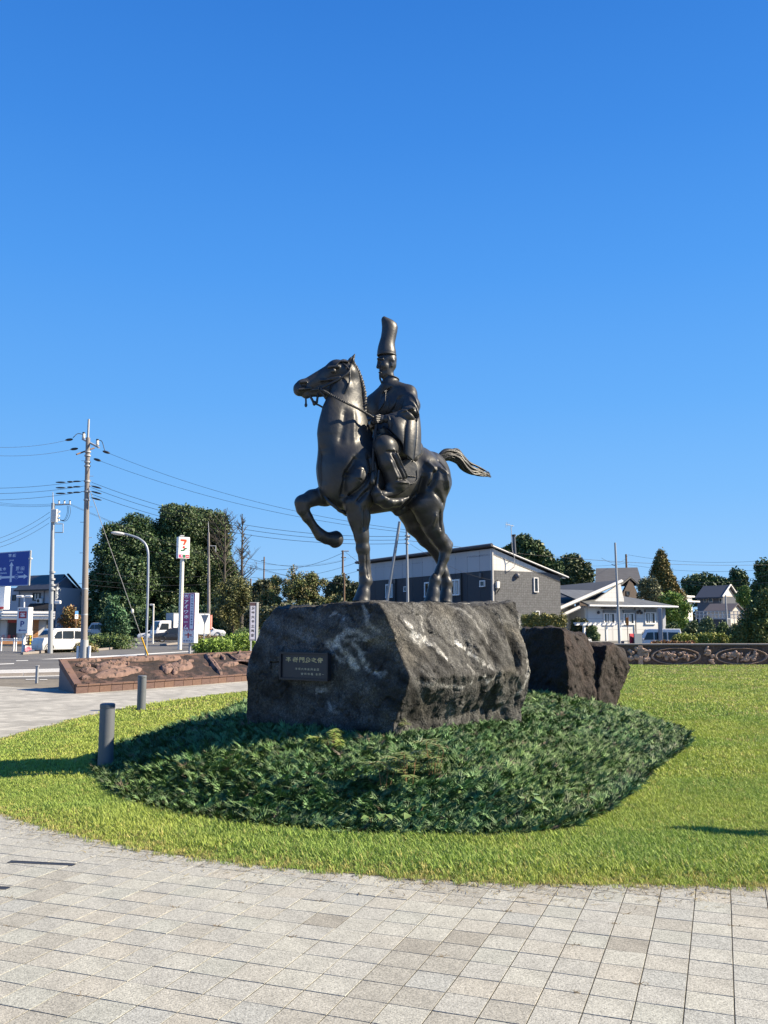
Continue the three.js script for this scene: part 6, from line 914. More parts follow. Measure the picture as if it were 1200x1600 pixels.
  const nr = N.rect(41.5, 988, 50.5, 1021), g = new THREE.PlaneGeometry(nr.w, nr.h, 8, 16), pp = g.attributes.position; for (let i = 0; i < pp.count; i++) pp.setZ(i, .05 * Math.sin(pp.getX(i) * 12 + pp.getY(i) * 3)); g.computeVertexNormals(); part(n, 'flag', g.translate(0, nr.y, .06), M([1, 1, 1], .8, { map: canvasTex(96, 320, (x, w, h) => { x.fillStyle = '#d9cfd2'; x.fillRect(0, 0, w, h); x.fillStyle = '#1c1a20'; x.fillRect(0, 40, w, 160); x.strokeStyle = '#f0f0f0'; glyphs(x, 'コロモ', 4, 48, 38, 6, 1, 46); x.strokeStyle = '#f0d414'; glyphs(x, 'フリト', 50, 48, 40, 7, 1, 48); x.fillStyle = '#e0788c'; x.beginPath(); x.arc(46, 262, 44, 0, 7); x.fill(); }) })); part(n, 'pole', rod(V(nr.w / 2 + .04, 0, 0), V(nr.w / 2 + .04, nr.y + nr.h / 2 + .1, 0), .02), white); part(n, 'base', box(.5, .12, .4, nr.w / 2, .06, 0, .04), white);
}
// ---------- railing by the shop ----------
{ const P = plane2(-40, 58.5, 68, 55.5), t = thing('railing', 'white pipe railing along the shop car park at far left', 'fence', P.pos, P.turn); for (const v of [998, 1000.5]) { const [x0, y0] = P.loc(-40, v), [x1, y1] = P.loc(68, v); part(t, 'rail', rod(V(x0, y0, 0), V(x1, y0, 0), .028), white); } for (const u of [-20, 3, 22.5, 26, 44, 59]) { const [x] = P.loc(u, 990); part(t, 'post', rod(V(x, 0, 0), V(x, P.loc(u, 996.5)[1], 0), .045), white); } }

// ---------- vehicles ----------
const tyreG = new THREE.TorusGeometry(.235, .085, 8, 20), rimG = cyl(.17, .17, .12, 0, 0, 0, 16).rotateX(Math.PI / 2);
// profile: side outline [x, y], x forward; windows: outlines on the side; all in metres
function vehicle(name, lab, pos, turn, o) {
  const t = thing(name, lab, o.cat || 'car', pos, turn), W = o.W; const bodyG = prism(o.body, W - .16, .08).translate(0, 0, -W / 2 + .08), pos_ = bodyG.attributes.position;
  const tp = o.taper ?? .10; for (let i = 0; i < pos_.count; i++) { const y = pos_.getY(i), k = 1 - tp * sst(o.belt, o.H, y); pos_.setZ(i, pos_.getZ(i) * k); } bodyG.computeVertexNormals();
  const bd = part(t, 'body', toCreasedNormals(bodyG, .6), o.mat);
  for (const s of [-1, 1]) {
    for (const w of o.windows) { const g = prism(w, .012), p = g.attributes.position; for (let i = 0; i < p.count; i++) { const y = p.getY(i), k = 1 - tp * sst(o.belt, o.H, y); p.setZ(i, s * ((W / 2 + .004) * k + p.getZ(i))); } g.computeVertexNormals(); part(t, 'window', g, glass); }
    for (const x of o.wheels) { const wh = new THREE.Group(); wh.name = 'wheel'; wh.position.set(x, o.r || .3, s * (W / 2 - .07)); wh.scale.setScalar((o.r || .3) / .32); t.add(wh); part(wh, 'tyre', tyreG, rubber); part(wh, 'rim', rimG, rimM); part(t, 'wheel_arch', new THREE.TorusGeometry((o.r || .3) * 1.12, .03, 6, 16, Math.PI).translate(x, o.r || .3, s * (W / 2 + .0)), black); }
    part(t, 'headlight', box(.1, .15, .3, o.front + .01, o.lampY || .7, s * (W / 2 - .26), .03), M([.7, .72, .75], .15)); part(t, 'tail_light', box(.06, o.tallTail ? .5 : .16, .14, o.rear - .015, o.tailY || .9, s * (W / 2 - .14), .02), M([.4, .02, .02], .3));
    if (o.mirror) part(t, 'mirror', box(.12, .14, .16, o.mirror[0], o.mirror[1], s * (W / 2 + .1), .03), o.mat); for (const x of o.doors || []) part(t, 'door_handle', box(.16, .03, .02, x, o.belt - .1, s * (W / 2 + .012), .008), o.mat);
  }
  const quad = (a, b, w0, w1, off) => { const n = V(b[1] - a[1], -(b[0] - a[0]), 0).normalize().multiplyScalar(off), p = [[a[0], a[1], -w0 / 2], [a[0], a[1], w0 / 2], [b[0], b[1], w1 / 2], [b[0], b[1], -w1 / 2]].map(([x, y, z]) => V(x + n.x, y + n.y, z)); const g = new THREE.BufferGeometry(); g.setAttribute('position', new THREE.Float32BufferAttribute(p.flatMap((q) => q.toArray()), 3)); g.setIndex([0, 1, 2, 0, 2, 3]); g.computeVertexNormals(); return g; };
  if (o.screen) part(t, 'windscreen', quad(o.screen[0], o.screen[1], W * .84, W * .78, .085 + .006), glass); if (o.back) part(t, 'rear_window', quad(o.back[0], o.back[1], W * .72, W * .7, -(.085 + .006)), glass);
  part(t, 'bumper', join([box(.14, .2, W - .1, o.front + .02, .36, 0, .05), box(.14, .2, W - .1, o.rear - .02, .36, 0, .05)]), o.bumper || o.mat, { kind: 'stuff' }); part(t, 'grille', box(.03, .14, W * .6, o.front + .075, o.grilleY || .6, 0, .01), black); part(t, 'number_plate', box(.02, .17, .33, o.front + .1, .42, 0), offwhite); part(t, 'number_plate', box(.02, .17, .33, o.rear - .1, .5, 0), offwhite);
  return t;
}
const fwd = (x, d) => Math.atan2(d, x);                      // heading given as (right, away)
const carPaint = (c, r = .25) => new THREE.MeshPhysicalMaterial({ color: lin(...c), roughness: .45, clearcoat: .8, clearcoatRoughness: .1, side: THREE.DoubleSide });
const vanShape = (L, H, nose, cab) => [[-L / 2 + .08, .28], [L / 2 - .12, .28], [L / 2 - .08, .62], [L / 2 - nose * .4, .95], [L / 2 - nose, 1.02 * H / 1.75], [L / 2 - cab, H - .12], [L / 2 - cab - .22, H - .08], [-L / 2 + .22, H - .08], [-L / 2 + .1, H * .6]];
{
  const kw = (name, lab, pos, turn, k, mat) => { const t = vehicle(name, lab, pos, turn, { W: 1.48, H: 1.68, belt: .95, mat, body: vanShape(3.4, 1.68, .5, .95), windows: [[[.92, .98], [.55, 1.46], [.2, 1.5], [.2, .98]], [[.12, .98], [.12, 1.5], [-.72, 1.5], [-.72, .98]], [[-.82, .98], [-.82, 1.5], [-1.42, 1.46], [-1.46, .98]]], wheels: [1.15, -1.15], r: .3, front: 1.6, rear: -1.62, lampY: .74, tailY: .85, mirror: [.95, 1.02], doors: [.3, -.6], screen: [[1.22, 1.0], [.78, 1.5]], back: [[-1.62, .98], [-1.55, 1.45]], tallTail: true }); t.scale.setScalar(k); return t; };
  kw('parked_car', 'white boxy small car facing the road, behind the pale pole', at(93, 977, 54.5).setY(0), fwd(-.62, -.78), .86, carPaint([.6, .6, .6]));
  const vn = { W: 1.48, H: 1.88, belt: 1.02, body: vanShape(3.4, 1.88, .38, .8), windows: [[[1.14, 1.06], [.86, 1.6], [.42, 1.62], [.42, 1.06]], [[.34, 1.06], [.34, 1.62], [-.55, 1.62], [-.55, 1.06]], [[-.65, 1.06], [-.65, 1.62], [-1.45, 1.6], [-1.47, 1.06]]], wheels: [1.1, -1.05], r: .3, front: 1.6, rear: -1.62, lampY: .68, tailY: .95, mirror: [1.2, 1.1], doors: [.5, -.4], screen: [[1.36, 1.06], [.98, 1.66]], back: [[-1.62, 1.06], [-1.58, 1.6]], tallTail: true };
  vehicle('parked_van', 'silver small van parked before the dark trees', at(157, 977, 124).setY(0), fwd(-.93, .36), { ...vn, mat: carPaint([.42, .42, .42]) }).scale.setScalar(1.06);
  vehicle('parked_van', 'white van parked behind the right relief wall, near the white house', at(1028, 977, 52).setY(0), fwd(-.98, .2), { ...vn, mat: carPaint([.7, .7, .69]) }).scale.setScalar(.76);
  const sedan = { W: 1.7, H: 1.46, belt: .9, body: [[-2.1, .28], [2.1, .28], [2.18, .6], [1.95, .82], [1.0, .93], [.35, 1.38], [-.3, 1.4], [-1.1, 1.34], [-1.75, .98], [-2.15, .9], [-2.2, .5]], windows: [[[.95, .94], [.38, 1.32], [-.1, 1.34], [-.1, .94]], [[-.18, .94], [-.18, 1.34], [-.85, 1.3], [-1.2, .94]]], wheels: [1.3, -1.3], r: .31, front: 2.1, rear: -2.18, lampY: .68, tailY: .78, mirror: [.8, .98], doors: [0, -1], screen: [[1.0, .96], [.4, 1.37]], back: [[-1.72, 1.0], [-1.12, 1.33]] };
  vehicle('parked_car', 'dark small car half hidden by the pink sign', at(274, 977, 86).setY(0), fwd(-.95, -.3), { ...sedan, mat: carPaint([.015, .015, .018]) }).scale.setScalar(.95);
  vehicle('parked_car', 'white saloon car right of the pink sign, behind the grey pole', at(323, 977, 118).setY(0), fwd(.97, .2), { ...sedan, mat: carPaint([.72, .73, .75]) }).scale.setScalar(1.1);
  vehicle('parked_car', 'white car showing just past the street lamp', at(236, 977, 108).setY(0), fwd(-.95, -.3), { ...sedan, mat: carPaint([.7, .7, .72]) }).scale.setScalar(.7);
  // box truck
  const truck = (lab, u, d, turn, sc, boxM, len = 4.3) => { const t = thing('box_truck', lab, 'truck', at(u, 977, d).setY(0), turn); t.scale.setScalar(sc); const cabM = carPaint([.72, .73, .74]);
    part(t, 'cab', toCreasedNormals(prism([[0, .5], [1.55, .5], [1.62, .95], [1.58, 1.25], [1.2, 2.15], [1.0, 2.22], [0, 2.22]], 1.62, .06).translate(.0, 0, -.81), .6), cabM); part(t, 'windscreen', (() => { const g = box(.03, .95, 1.5, 0, 0, 0); return g.rotateZ(.40).translate(1.5, 1.7, 0); })(), glass);
    for (const s of [-1, 1]) { part(t, 'window', prism([[.25, 1.3], [1.3, 1.3], [1.05, 1.98], [.25, 1.98]], .02).translate(0, 0, s * .885 - .01), glass); part(t, 'mirror', box(.1, .34, .16, 1.5, 1.7, s * 1.06, .03), black); part(t, 'headlight', box(.06, .2, .3, 1.67, .82, s * .62, .03), offwhite); for (const x of [.85, -2.4]) { const w = new THREE.Group(); w.name = 'wheel'; w.position.set(x, .42, s * .78); w.scale.setScalar(1.3); t.add(w); part(w, 'tyre', tyreG, rubber); part(w, 'rim', rimG, rimM); } }
    part(t, 'cargo_box', box(len, 2.3, 1.95, -.25 - len / 2, 1.95, 0, .03), boxM); part(t, 'box_edge', join([box(.06, 2.3, 2.0, -.24, 1.95, 0), box(len, .06, 2.0, -.25 - len / 2, 3.09, 0), box(len, .08, 2.0, -.25 - len / 2, .83, 0)]), steel, { kind: 'stuff' }); part(t, 'chassis', box(len + 1.4, .2, .9, -1.2, .62, 0), black); part(t, 'bumper', box(.14, .24, 1.7, 1.66, .5, 0, .04), offwhite);
    return t; };
  const tr = truck('white box truck with a yellow green disc on its side, before the trees', 262, 90, fwd(-.80, -.60), .92, M([.72, .73, .74], .5));
  for (const s of [-1, 1]) { part(tr, 'emblem', new THREE.CircleGeometry(.62, 24).rotateY(s > 0 ? 0 : Math.PI).translate(-2.6, 2.05, s * .985), M([.45, .55, .08], .5)); for (const k of [0, 1]) part(tr, 'stripe', box(2.4, .05, .012, -1.9, 1.6 + k * .4, s * .986).rotateZ(0), M([.05, .05, .06], .5)); }
  truck('pale box truck between the cone shaped tree and the far fence', 1068, 96, fwd(.93, -.36), .95, M([.5, .5, .5], .6), 2.4);
}
// ---------- buildings ----------
const roofTex = (r, g, b, rows, s) => tex(256, (u, v) => { const k = (.75 + .5 * fbm2(u * 10, v * 10, 10, 4, s)) * ((v * rows) % 1 < .16 ? .6 : 1) * ((u * rows + (Math.floor(v * rows) % 2) * .5) % 1 < .08 ? .8 : 1); return [r * k, g * k, b * k]; });
const box3 = (x0, x1, y0, y1, z0, z1) => box(x1 - x0, y1 - y0, z1 - z0, (x0 + x1) / 2, (y0 + y1) / 2, (z0 + z1) / 2);
{
  // two-storey grey building with a mono-pitch roof
  const G = plane2(771, 52, 877, 55.0), F = plane2(560, 66.5, 771, 52), t = thing('apartment_building', 'dark grey two storey building with pale upper band and sloping roof', 'building', G.pos, G.turn), hl = G.loc(771, 857)[1], hr = G.loc(872, 901)[1], band = G.loc(771, 891)[1], L = G.L, D = F.L;
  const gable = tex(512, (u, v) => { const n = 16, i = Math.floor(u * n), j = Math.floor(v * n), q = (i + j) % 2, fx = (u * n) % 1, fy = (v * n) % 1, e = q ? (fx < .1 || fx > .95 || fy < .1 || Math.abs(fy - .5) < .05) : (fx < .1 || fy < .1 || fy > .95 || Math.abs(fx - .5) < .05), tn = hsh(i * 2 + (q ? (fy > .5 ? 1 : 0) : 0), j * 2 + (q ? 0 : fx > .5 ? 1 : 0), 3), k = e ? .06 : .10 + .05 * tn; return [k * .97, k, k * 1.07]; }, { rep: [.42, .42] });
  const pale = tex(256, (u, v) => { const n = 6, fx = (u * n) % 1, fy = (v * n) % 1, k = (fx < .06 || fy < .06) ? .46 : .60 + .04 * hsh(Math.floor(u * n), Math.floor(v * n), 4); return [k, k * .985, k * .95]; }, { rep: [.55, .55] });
  const wl = (pts, th, m, nm) => part(t, nm, prism(pts, th).translate(0, 0, -th), m);
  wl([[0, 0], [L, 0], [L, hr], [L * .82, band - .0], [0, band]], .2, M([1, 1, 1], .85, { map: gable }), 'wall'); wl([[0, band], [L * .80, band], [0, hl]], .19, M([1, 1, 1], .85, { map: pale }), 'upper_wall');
  part(t, 'corner_trim', box(.09, hl, .09, .0, hl / 2, 0), M([.42, .41, .40], .7));
  // long shaded side, panel by panel; it runs back from the corner
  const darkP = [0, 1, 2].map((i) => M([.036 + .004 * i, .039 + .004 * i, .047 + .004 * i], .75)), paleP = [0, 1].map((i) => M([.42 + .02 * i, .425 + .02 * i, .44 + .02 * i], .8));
  const side = new THREE.Group(); side.name = 'side_wall'; t.add(side); t.updateMatrixWorld(true); const inv = t.matrixWorld.clone().invert(); { const a = F.pos.clone().applyMatrix4(inv); side.position.copy(a); side.rotation.y = F.turn - G.turn; }
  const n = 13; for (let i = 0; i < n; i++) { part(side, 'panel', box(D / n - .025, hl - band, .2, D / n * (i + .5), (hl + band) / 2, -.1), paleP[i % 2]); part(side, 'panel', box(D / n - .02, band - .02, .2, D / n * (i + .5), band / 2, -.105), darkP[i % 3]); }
  const win = (a, b, c, d, o) => windowOn(side, F, a, b, c, d, white, o); win(604, 914, 613.5, 933, { curtain: 1 }); win(632, 917, 636, 924); win(664.5, 911, 673, 932, { curtain: 1 }); win(706, 907, 718.5, 929, { curtain: 1 }); win(751, 908, 758, 916);
  for (const u of [619, 722]) { const [x] = F.loc(u, 930); part(side, 'downpipe', cyl(.045, .045, band, x, band / 2, .06, 8), black); } for (const [u, v] of [[618, 908], [752, 899]]) { const [x, y] = F.loc(u, v); part(side, 'vent', box(.2, .3, .14, x, y, .05, .03), M([.08, .08, .09], .5)); }
  windowOn(t, G, 833.5, 903, 840, 925); windowOn(t, G, 836.5, 955, 842, 975);
  { const [x, y] = G.loc(807, 899.5); part(t, 'vent', new THREE.SphereGeometry(.17, 12, 8).translate(x, y, .06), M([.12, .12, .13], .5)); const [mx, my] = G.loc(776, 914); part(t, 'meter', box(.24, .4, .16, mx, my, .1, .03), offwhite); part(t, 'meter_cable', tube([V(mx, my + .3, .05), V(mx + .12, my - .1, .16), V(mx - .05, my - .5, .05)], .03, 12, 5), dark); }
  // roof slab with a light verge
  const w = (x, y, z) => V(x, y, z), far = V(0, 0, 0).add(side.position); const axis = V(-Math.cos(F.turn - G.turn), 0, Math.sin(F.turn - G.turn)).multiplyScalar(D + .3), fw = V(0, 0, .35);
  const a = w(-.25, hl + .25, .14), b = w(L + .45, hr + .05, .14), c = b.clone().add(axis), d = a.clone().add(axis);
  part(t, 'roof', slab([a, b, c, d], .1), M([.05, .052, .06], .6)); part(t, 'verge', rod(w(-.28, hl + .17, .18), w(L + .55, hr - .04, .18), .05, .055, 4), M([.55, .55, .55], .6)); part(t, 'fascia', rod(w(-.27, hl + .17, .3), w(-.27, hl + .17, .3).add(axis), .11, .11, 4), M([.06, .06, .07], .6)); part(t, 'soffit', rod(w(L + .1, hr - .06, .05), w(L + .4, hr - .08, .05), .05, .05, 4), offwhite);
  // other faces so that the block is closed
  part(t, 'back_wall', slab([w(0, hl, 0), w(L, hr, 0), w(L, hr, 0).add(axis), w(0, hl, 0).add(axis)].map((p) => p.setY(p.y - .3)), .1), darkP[0]);
  const en = slab([w(L, hr, 0), w(L, hr, 0).add(axis), w(L, 0, 0).add(axis), w(L, 0, 0)], .001); part(t, 'end_wall', en, darkP[1]);
  // aerial on its bracketed mast
  const an = thing('tv_aerial', 'thin television aerial on the roof edge of the grey building', 'aerial', V(0, 0, 0)); const q = (u, v, z = .3) => { const [x, y] = G.loc(u, v, z); return G.toW(x, y, z); };
  part(an, 'mast', tube([q(803.5, 885), q(803.5, 870), q(801, 862), q(799.5, 845), q(798.5, 822)], .022, 20, 6), galv); part(an, 'boom', rod(q(790, 819), q(803, 822), .014), galv); for (const [u, v, k] of [[791, 820, 4.5], [793.5, 819.5, 3], [796, 820, 2], [801, 821.5, 1.6]]) part(an, 'element', rod(q(u, v - k), q(u - .6, v + k), .012), galv); part(an, 'bracket', join([rod(q(803.5, 872, .3), q(803.5, 872, 0), .02), rod(q(803.5, 886, .3), q(803.5, 886, 0), .02)]), galv, { kind: 'stuff' });
  const ch = thing('chimney_pipe', 'dark flue pipe standing above the sloping roof edge', 'pipe', V(0, 0, 0)); part(ch, 'pipe', rod(q(804.5, 868, -.6), q(802.5, 836, -.6), .10, .10, 10), M([.10, .11, .13], .5, { metalness: .5 })); part(ch, 'cap', rod(q(802.8, 838, -.6), q(802.5, 835, -.6), .13, .13, 10), dark);
}
{
  // white bungalow with blue-black roofs
  const P = plane2(917, 57, 1036, 60.2), t = thing('white_house', 'white single storey house with blue black roofs and three shuttered windows', 'house', P.pos, P.turn), L = P.L, eave = P.loc(917, 946.5)[1];
  const siding = M([1, 1, 1], .8, { map: tex(256, (u, v) => { const n = 8, fx = (u * n) % 1, fy = (v * n) % 1, k = (fx < .05 || fy < .05) ? .46 : .58 + .03 * hsh(Math.floor(u * n), Math.floor(v * n), 9); return [k, k, k * .985]; }, { rep: [.4, .4] }) });
  part(t, 'wall', box3(0, L, .62, eave, -7, 0), siding); part(t, 'plinth', box3(.03, L - .03, 0, .62, -6.9, -.03), M([.5, .5, .49], .9)); part(t, 'corner_board', box(.28, eave, .3, L - .02, eave / 2, .0), M([.4, .42, .46], .7));
  for (const [a, b, c, d] of [[943, 958, 960, 975], [974, 958, 990, 975], [1007.5, 957, 1023, 974.5]]) windowOn(t, P, a, b, c, d, white, { curtain: 1, shutter: 1 });
  { const [x] = P.loc(951, 950); part(t, 'window_hood', box(1.3, .1, .5, x, eave - .12, .25), M([.05, .05, .055], .6)); for (const u of [991.5, 968]) { const [px] = P.loc(u, 960); part(t, 'downpipe', cyl(.04, .04, eave, px, eave / 2, .07, 8), u > 980 ? M([.2, .2, .21], .6) : offwhite); } for (const [u, v] of [[995.5, 957], [998.5, 955], [1001, 957.5], [934, 957]]) { const [px, py] = P.loc(u, v); part(t, 'wall_lamp', new THREE.SphereGeometry(.1, 8, 6).translate(px, py, .08), M([.08, .08, .09], .5)); } }
  const q = (u, v, d) => at(u, v, d).sub(P.pos).applyAxisAngle(V(0, 1, 0), -P.turn);
  const navy = M([1, 1, 1], .7, { map: roofTex(.024, .03, .042, 10, 61) }), grey = M([1, 1, 1], .6, { map: roofTex(.10, .108, .118, 10, 63) });
  part(t, 'recess_wall', prism([[-1.9, 0], [0, 0], [0, eave - .15], [-1.9, eave - .15]], .2).translate(0, 0, -1.8), M([.62, .57, .47], .8)); part(t, 'porch_wall', box3(-.12, 0, 0, eave - .1, -1.8, -.02), M([.55, .52, .45], .8)); part(t, 'porch_post', cyl(.14, .14, 2.4, -1.95, 1.2, -.6, 8), offwhite);
  const A = q(872, 951, 56), B = q(970, 906.5, 59), C = q(962, 906.5, 69), D = q(862, 916, 66); part(t, 'main_roof', slab([A, B, C, D], .16), navy); part(t, 'verge', rod(A.clone().add(V(-.1, -.06, .06)), B.clone().add(V(.05, -.06, .06)), .13, .13, 4), offwhite); part(t, 'soffit', rod(A.clone().add(V(.25, -.42, .1)), q(906, 949, 56.6), .12, .12, 4), offwhite);
  const ra = q(919, 936, 57.6), rb = q(967, 936, 59), rc = q(967, 911.5, 59); part(t, 'gable_wall', prism([[ra.x - .3, eave - .1], [rb.x + .3, eave - .1], [rb.x + .3, rb.y], [rc.x, rc.y]], .15).translate(0, 0, ra.z - .1), siding);
  const e = eave + .06; part(t, 'roof', slab([V(-.25, e, .55), V(L + .75, e, .55), V(L * .5, e + 1.1, -3.2), V(-.1, e + 1.1, -3.2)], .1), grey); part(t, 'roof', slab([V(L + .75, e, .55), V(L + .75, e, -7), V(L * .5, e + 1.1, -3.2)], .1), grey); part(t, 'eave_gutter', rod(V(-.3, e - .07, .62), V(L + .8, e - .07, .62), .07, .07, 6), white);
  // pergola, planters and screens before the house
  const pg = thing('trellis', 'white garden pergola with posts below the left window', 'pergola', at(940, 977, 53).setY(0), P.turn); for (const x of [-1.35, .35, 1.4]) part(pg, 'post', box(.13, 1.62, .13, x, .81, 0, .01), white); for (const z of [-.5, .1]) part(pg, 'beam', box(3.2, .1, .1, 0, 1.67, z, .01), white); for (let i = 0; i < 9; i++) part(pg, 'slat', box(.07, .07, 1.1, -1.5 + i * .37, 1.76, -.2), white);
  const fw = thing('block_fence', 'low grey block wall with white lattice before the pergola', 'wall', at(925, 977, 50).setY(0), P.turn); part(fw, 'block_wall', box(2.6, .75, .15, 1, .37, 0, .01), M([.2, .2, .2], .9)); part(fw, 'lattice', join([0, 1, 2, 3, 4, 5].map((i) => box(.04, .5, .04, -1 + i * .16, .62, .1)).concat([.4, .62, .84].map((y) => box(.86, .04, .04, -.6, y, .1)))), white, { kind: 'stuff' });
  for (const [u0, u1, c, lab] of [[983, 990, [.35, .03, .05], 'dark red upright board beside the white van'], [990, 1002, [.10, .13, .17], 'blue grey upright board beside the white van']]) { const r = plane2(u0, 50, u1, 50.4), s = thing('site_board', lab, 'board', r.pos, r.turn); part(s, 'panel', box(r.L, r.loc(u0, 990)[1], .06, r.L / 2, r.loc(u0, 990)[1] / 2, 0, .01), M(c, .6)); part(s, 'foot', box(r.L, .06, .4, r.L / 2, .03, -.1), dark); }
  const os = thing('marker_board', 'narrow orange board on a thin pole before the middle window', 'sign', at(981, 977, 48).setY(0)); const oc = at(980, 971, 48).sub(os.position); part(os, 'board', box(.14, .42, .02, oc.x, oc.y, 0, .005), M([.5, .16, .02], .6)); part(os, 'pole', rod(V(0, 0, -.02), V(oc.x, oc.y + .2, -.02), .02), wood);
  const pp = thing('grey_pole', 'grey square downpipe post at the right corner of the white house', 'post', at(1031.5, 977, 51).setY(0)); part(pp, 'pole', box(.2, at(1031, 950, 51).y, .2, 0, at(1031, 950, 51).y / 2, 0, .02), M([.26, .28, .31], .6));
}
{
  // brown house behind it
  const d = 78, P = plane2(966, d, 1004, d + 2), t = thing('brown_house', 'brown brick house with dark tiled gable roofs behind the white house', 'house', P.pos, P.turn), q = (u, v, z = 0) => { const [x, y] = P.loc(u, v, z); return V(x, y, z); };
  const br = M([1, 1, 1], .9, { map: roofTex(.085, .065, .055, 14, 71) }), rf = M([1, 1, 1], .7, { map: roofTex(.04, .042, .05, 9, 73) });
  const b = q(966, 930), g = q(984, 903), c = q(1003, 930); part(t, 'gable_wall', prism([[q(966, 918).x, 0], [c.x, 0], [c.x, q(0, 918).y], [q(985, 903).x, q(985, 903).y], [q(966, 918).x, q(0, 918).y]], .2).translate(0, 0, -.2), br); part(t, 'wall', box3(q(930, 0).x, q(966, 0).x, 0, q(0, 916).y, -4.5, -4), br);
  part(t, 'roof', slab([q(930, 914, -3), q(1003.5, 912, -3), q(996, 886.5, -7), q(931, 888, -7)], .2), rf); const rk = (u0, v0, u1, v1) => part(t, 'verge', rod(q(u0, v0, .05), q(u1, v1, .05), .08, .08, 4), M([.03, .03, .032], .6)); rk(965, 918, 985, 902); rk(985, 902, 1004, 918);
  part(t, 'roof', slab([q(965, 918, .1), q(985, 902, .1), q(985, 902, -6), q(965, 918, -6)], .1), rf); part(t, 'roof', slab([q(1004, 918, .1), q(985, 902, .1), q(985, 902, -6), q(1004, 918, -6)], .1), rf); windowOn(t, P, 978, 924, 983, 930, dark); windowOn(t, P, 969, 924, 972, 930, dark);
  part(t, 'annex', box3(q(1003, 0).x - .2, q(1015, 0).x, 0, q(0, 900).y, -5, -4), M([.2, .1, .06], .8)); part(t, 'annex_roof', box3(q(1001, 0).x, q(1017, 0).x, q(0, 898).y - .2, q(0, 896.5).y, -5.3, -3.5), M([.05, .04, .04], .6));
}
{
  // far grey house with a lit gable, and small neighbours
  const d = 130, P = plane2(1091, d, 1131, d - 4), Q = plane2(1131, d - 4, 1152, d + 1), t = thing('far_house', 'far grey house with dark roof and bright gable end at right', 'house', P.pos, P.turn), y0 = 0, ey = P.loc(1120, 932)[1], ry = P.loc(1131, 919)[1] + .4;
  part(t, 'wall', box3(0, P.L, 0, ey, -5, 0), M([.12, .13, .15], .8)); t.updateMatrixWorld(true); const toT = (v) => v.applyMatrix4(t.matrixWorld.clone().invert()); const k0 = toT(Q.pos.clone()), g = new THREE.Group(); g.name = 'gable_end'; g.position.copy(k0); g.rotation.y = Q.turn - P.turn; t.add(g);
  part(g, 'gable_wall', prism([[0, 0], [Q.L, 0], [Q.L, ey], [Q.L / 2, ry], [0, ey]], .2).translate(0, 0, -.2), M([.58, .52, .45], .8)); const ax = V(Math.cos(Q.turn - P.turn), 0, -Math.sin(Q.turn - P.turn)).multiplyScalar(Q.L), A = k0.clone(), back = V(-P.L - .4, 0, 0);
  const e0 = A.clone().setY(ey - .1).addScaledVector(ax, -.12).add(V(.5, 0, .2)), r0 = A.clone().addScaledVector(ax, .5).setY(ry + .18).add(V(.5, 0, .2)), e1 = A.clone().addScaledVector(ax, 1.12).setY(ey - .1).add(V(.5, 0, .2)); const rm = M([.05, .052, .06], .6); part(t, 'roof', slab([e0, r0, r0.clone().add(back), e0.clone().add(back)], .2), rm); part(t, 'roof', slab([e1, r0, r0.clone().add(back), e1.clone().add(back)], .2), rm); part(t, 'verge', join([rod(e0, r0, .13, .13, 4), rod(r0, e1, .13, .13, 4)]), offwhite, { kind: 'stuff' });
  for (const [a, b] of [[1100, 1104], [1107, 1114], [1124, 1128]]) windowOn(t, P, a, 935, b, 940.5, offwhite); windowOn(g, Q, 1139, 935, 1142, 940, dark); windowOn(g, Q, 1145, 935, 1148, 940, dark);
  const e = plane2(1142, 112, 1160, 115), h = thing('far_shed', 'small house with pale gable in front of the far grey house', 'house', e.pos, e.turn), hy = e.loc(1150, 947)[1]; part(h, 'wall', prism([[0, 0], [e.L, 0], [e.L, hy - .5], [e.L / 2, hy + .2], [0, hy - .5]], 3).translate(0, 0, -3), M([.5, .46, .4], .8)); part(h, 'roof', join([slab([V(-.3, hy - .6, .3), V(e.L / 2, hy + .35, .3), V(e.L / 2, hy + .35, -3.3), V(-.3, hy - .6, -3.3)], .15), slab([V(e.L + .3, hy - .6, .3), V(e.L / 2, hy + .35, .3), V(e.L / 2, hy + .35, -3.3), V(e.L + .3, hy - .6, -3.3)], .15)]), M([.08, .07, .07], .6), { kind: 'stuff' });
  const r = plane2(1153, 150, 1185, 152), w = thing('far_roof', 'low pale house half hidden behind the far trees at right', 'house', r.pos, r.turn); part(w, 'wall', box3(0, r.L, 0, r.loc(1160, 928)[1], -4, 0), M([.3, .3, .31], .8)); part(w, 'roof', slab([V(-.5, r.loc(1160, 928)[1], .5), V(r.L + .5, r.loc(1160, 928)[1], .5), V(r.L * .8, r.loc(1160, 922)[1], -3), V(r.L * .2, r.loc(1160, 922)[1], -3)], .15), M([.2, .2, .21], .7));
  const wb = plane2(1068, 110, 1083, 112), wt = thing('far_shed', 'white flat roofed building beside the yellow green tree', 'house', wb.pos, wb.turn); part(wt, 'wall', box3(0, wb.L, 0, wb.loc(1075, 933)[1], -4, 0), M([.6, .58, .55], .8)); part(wt, 'roof', box3(-.4, wb.L + .3, wb.loc(1075, 941)[1], wb.loc(1075, 940)[1] + .1, -1, .9), offwhite); part(wt, 'roof_slab', box3(-.2, wb.L + .2, wb.loc(1075, 933)[1], wb.loc(1075, 932)[1] + .1, -4, .3), white);
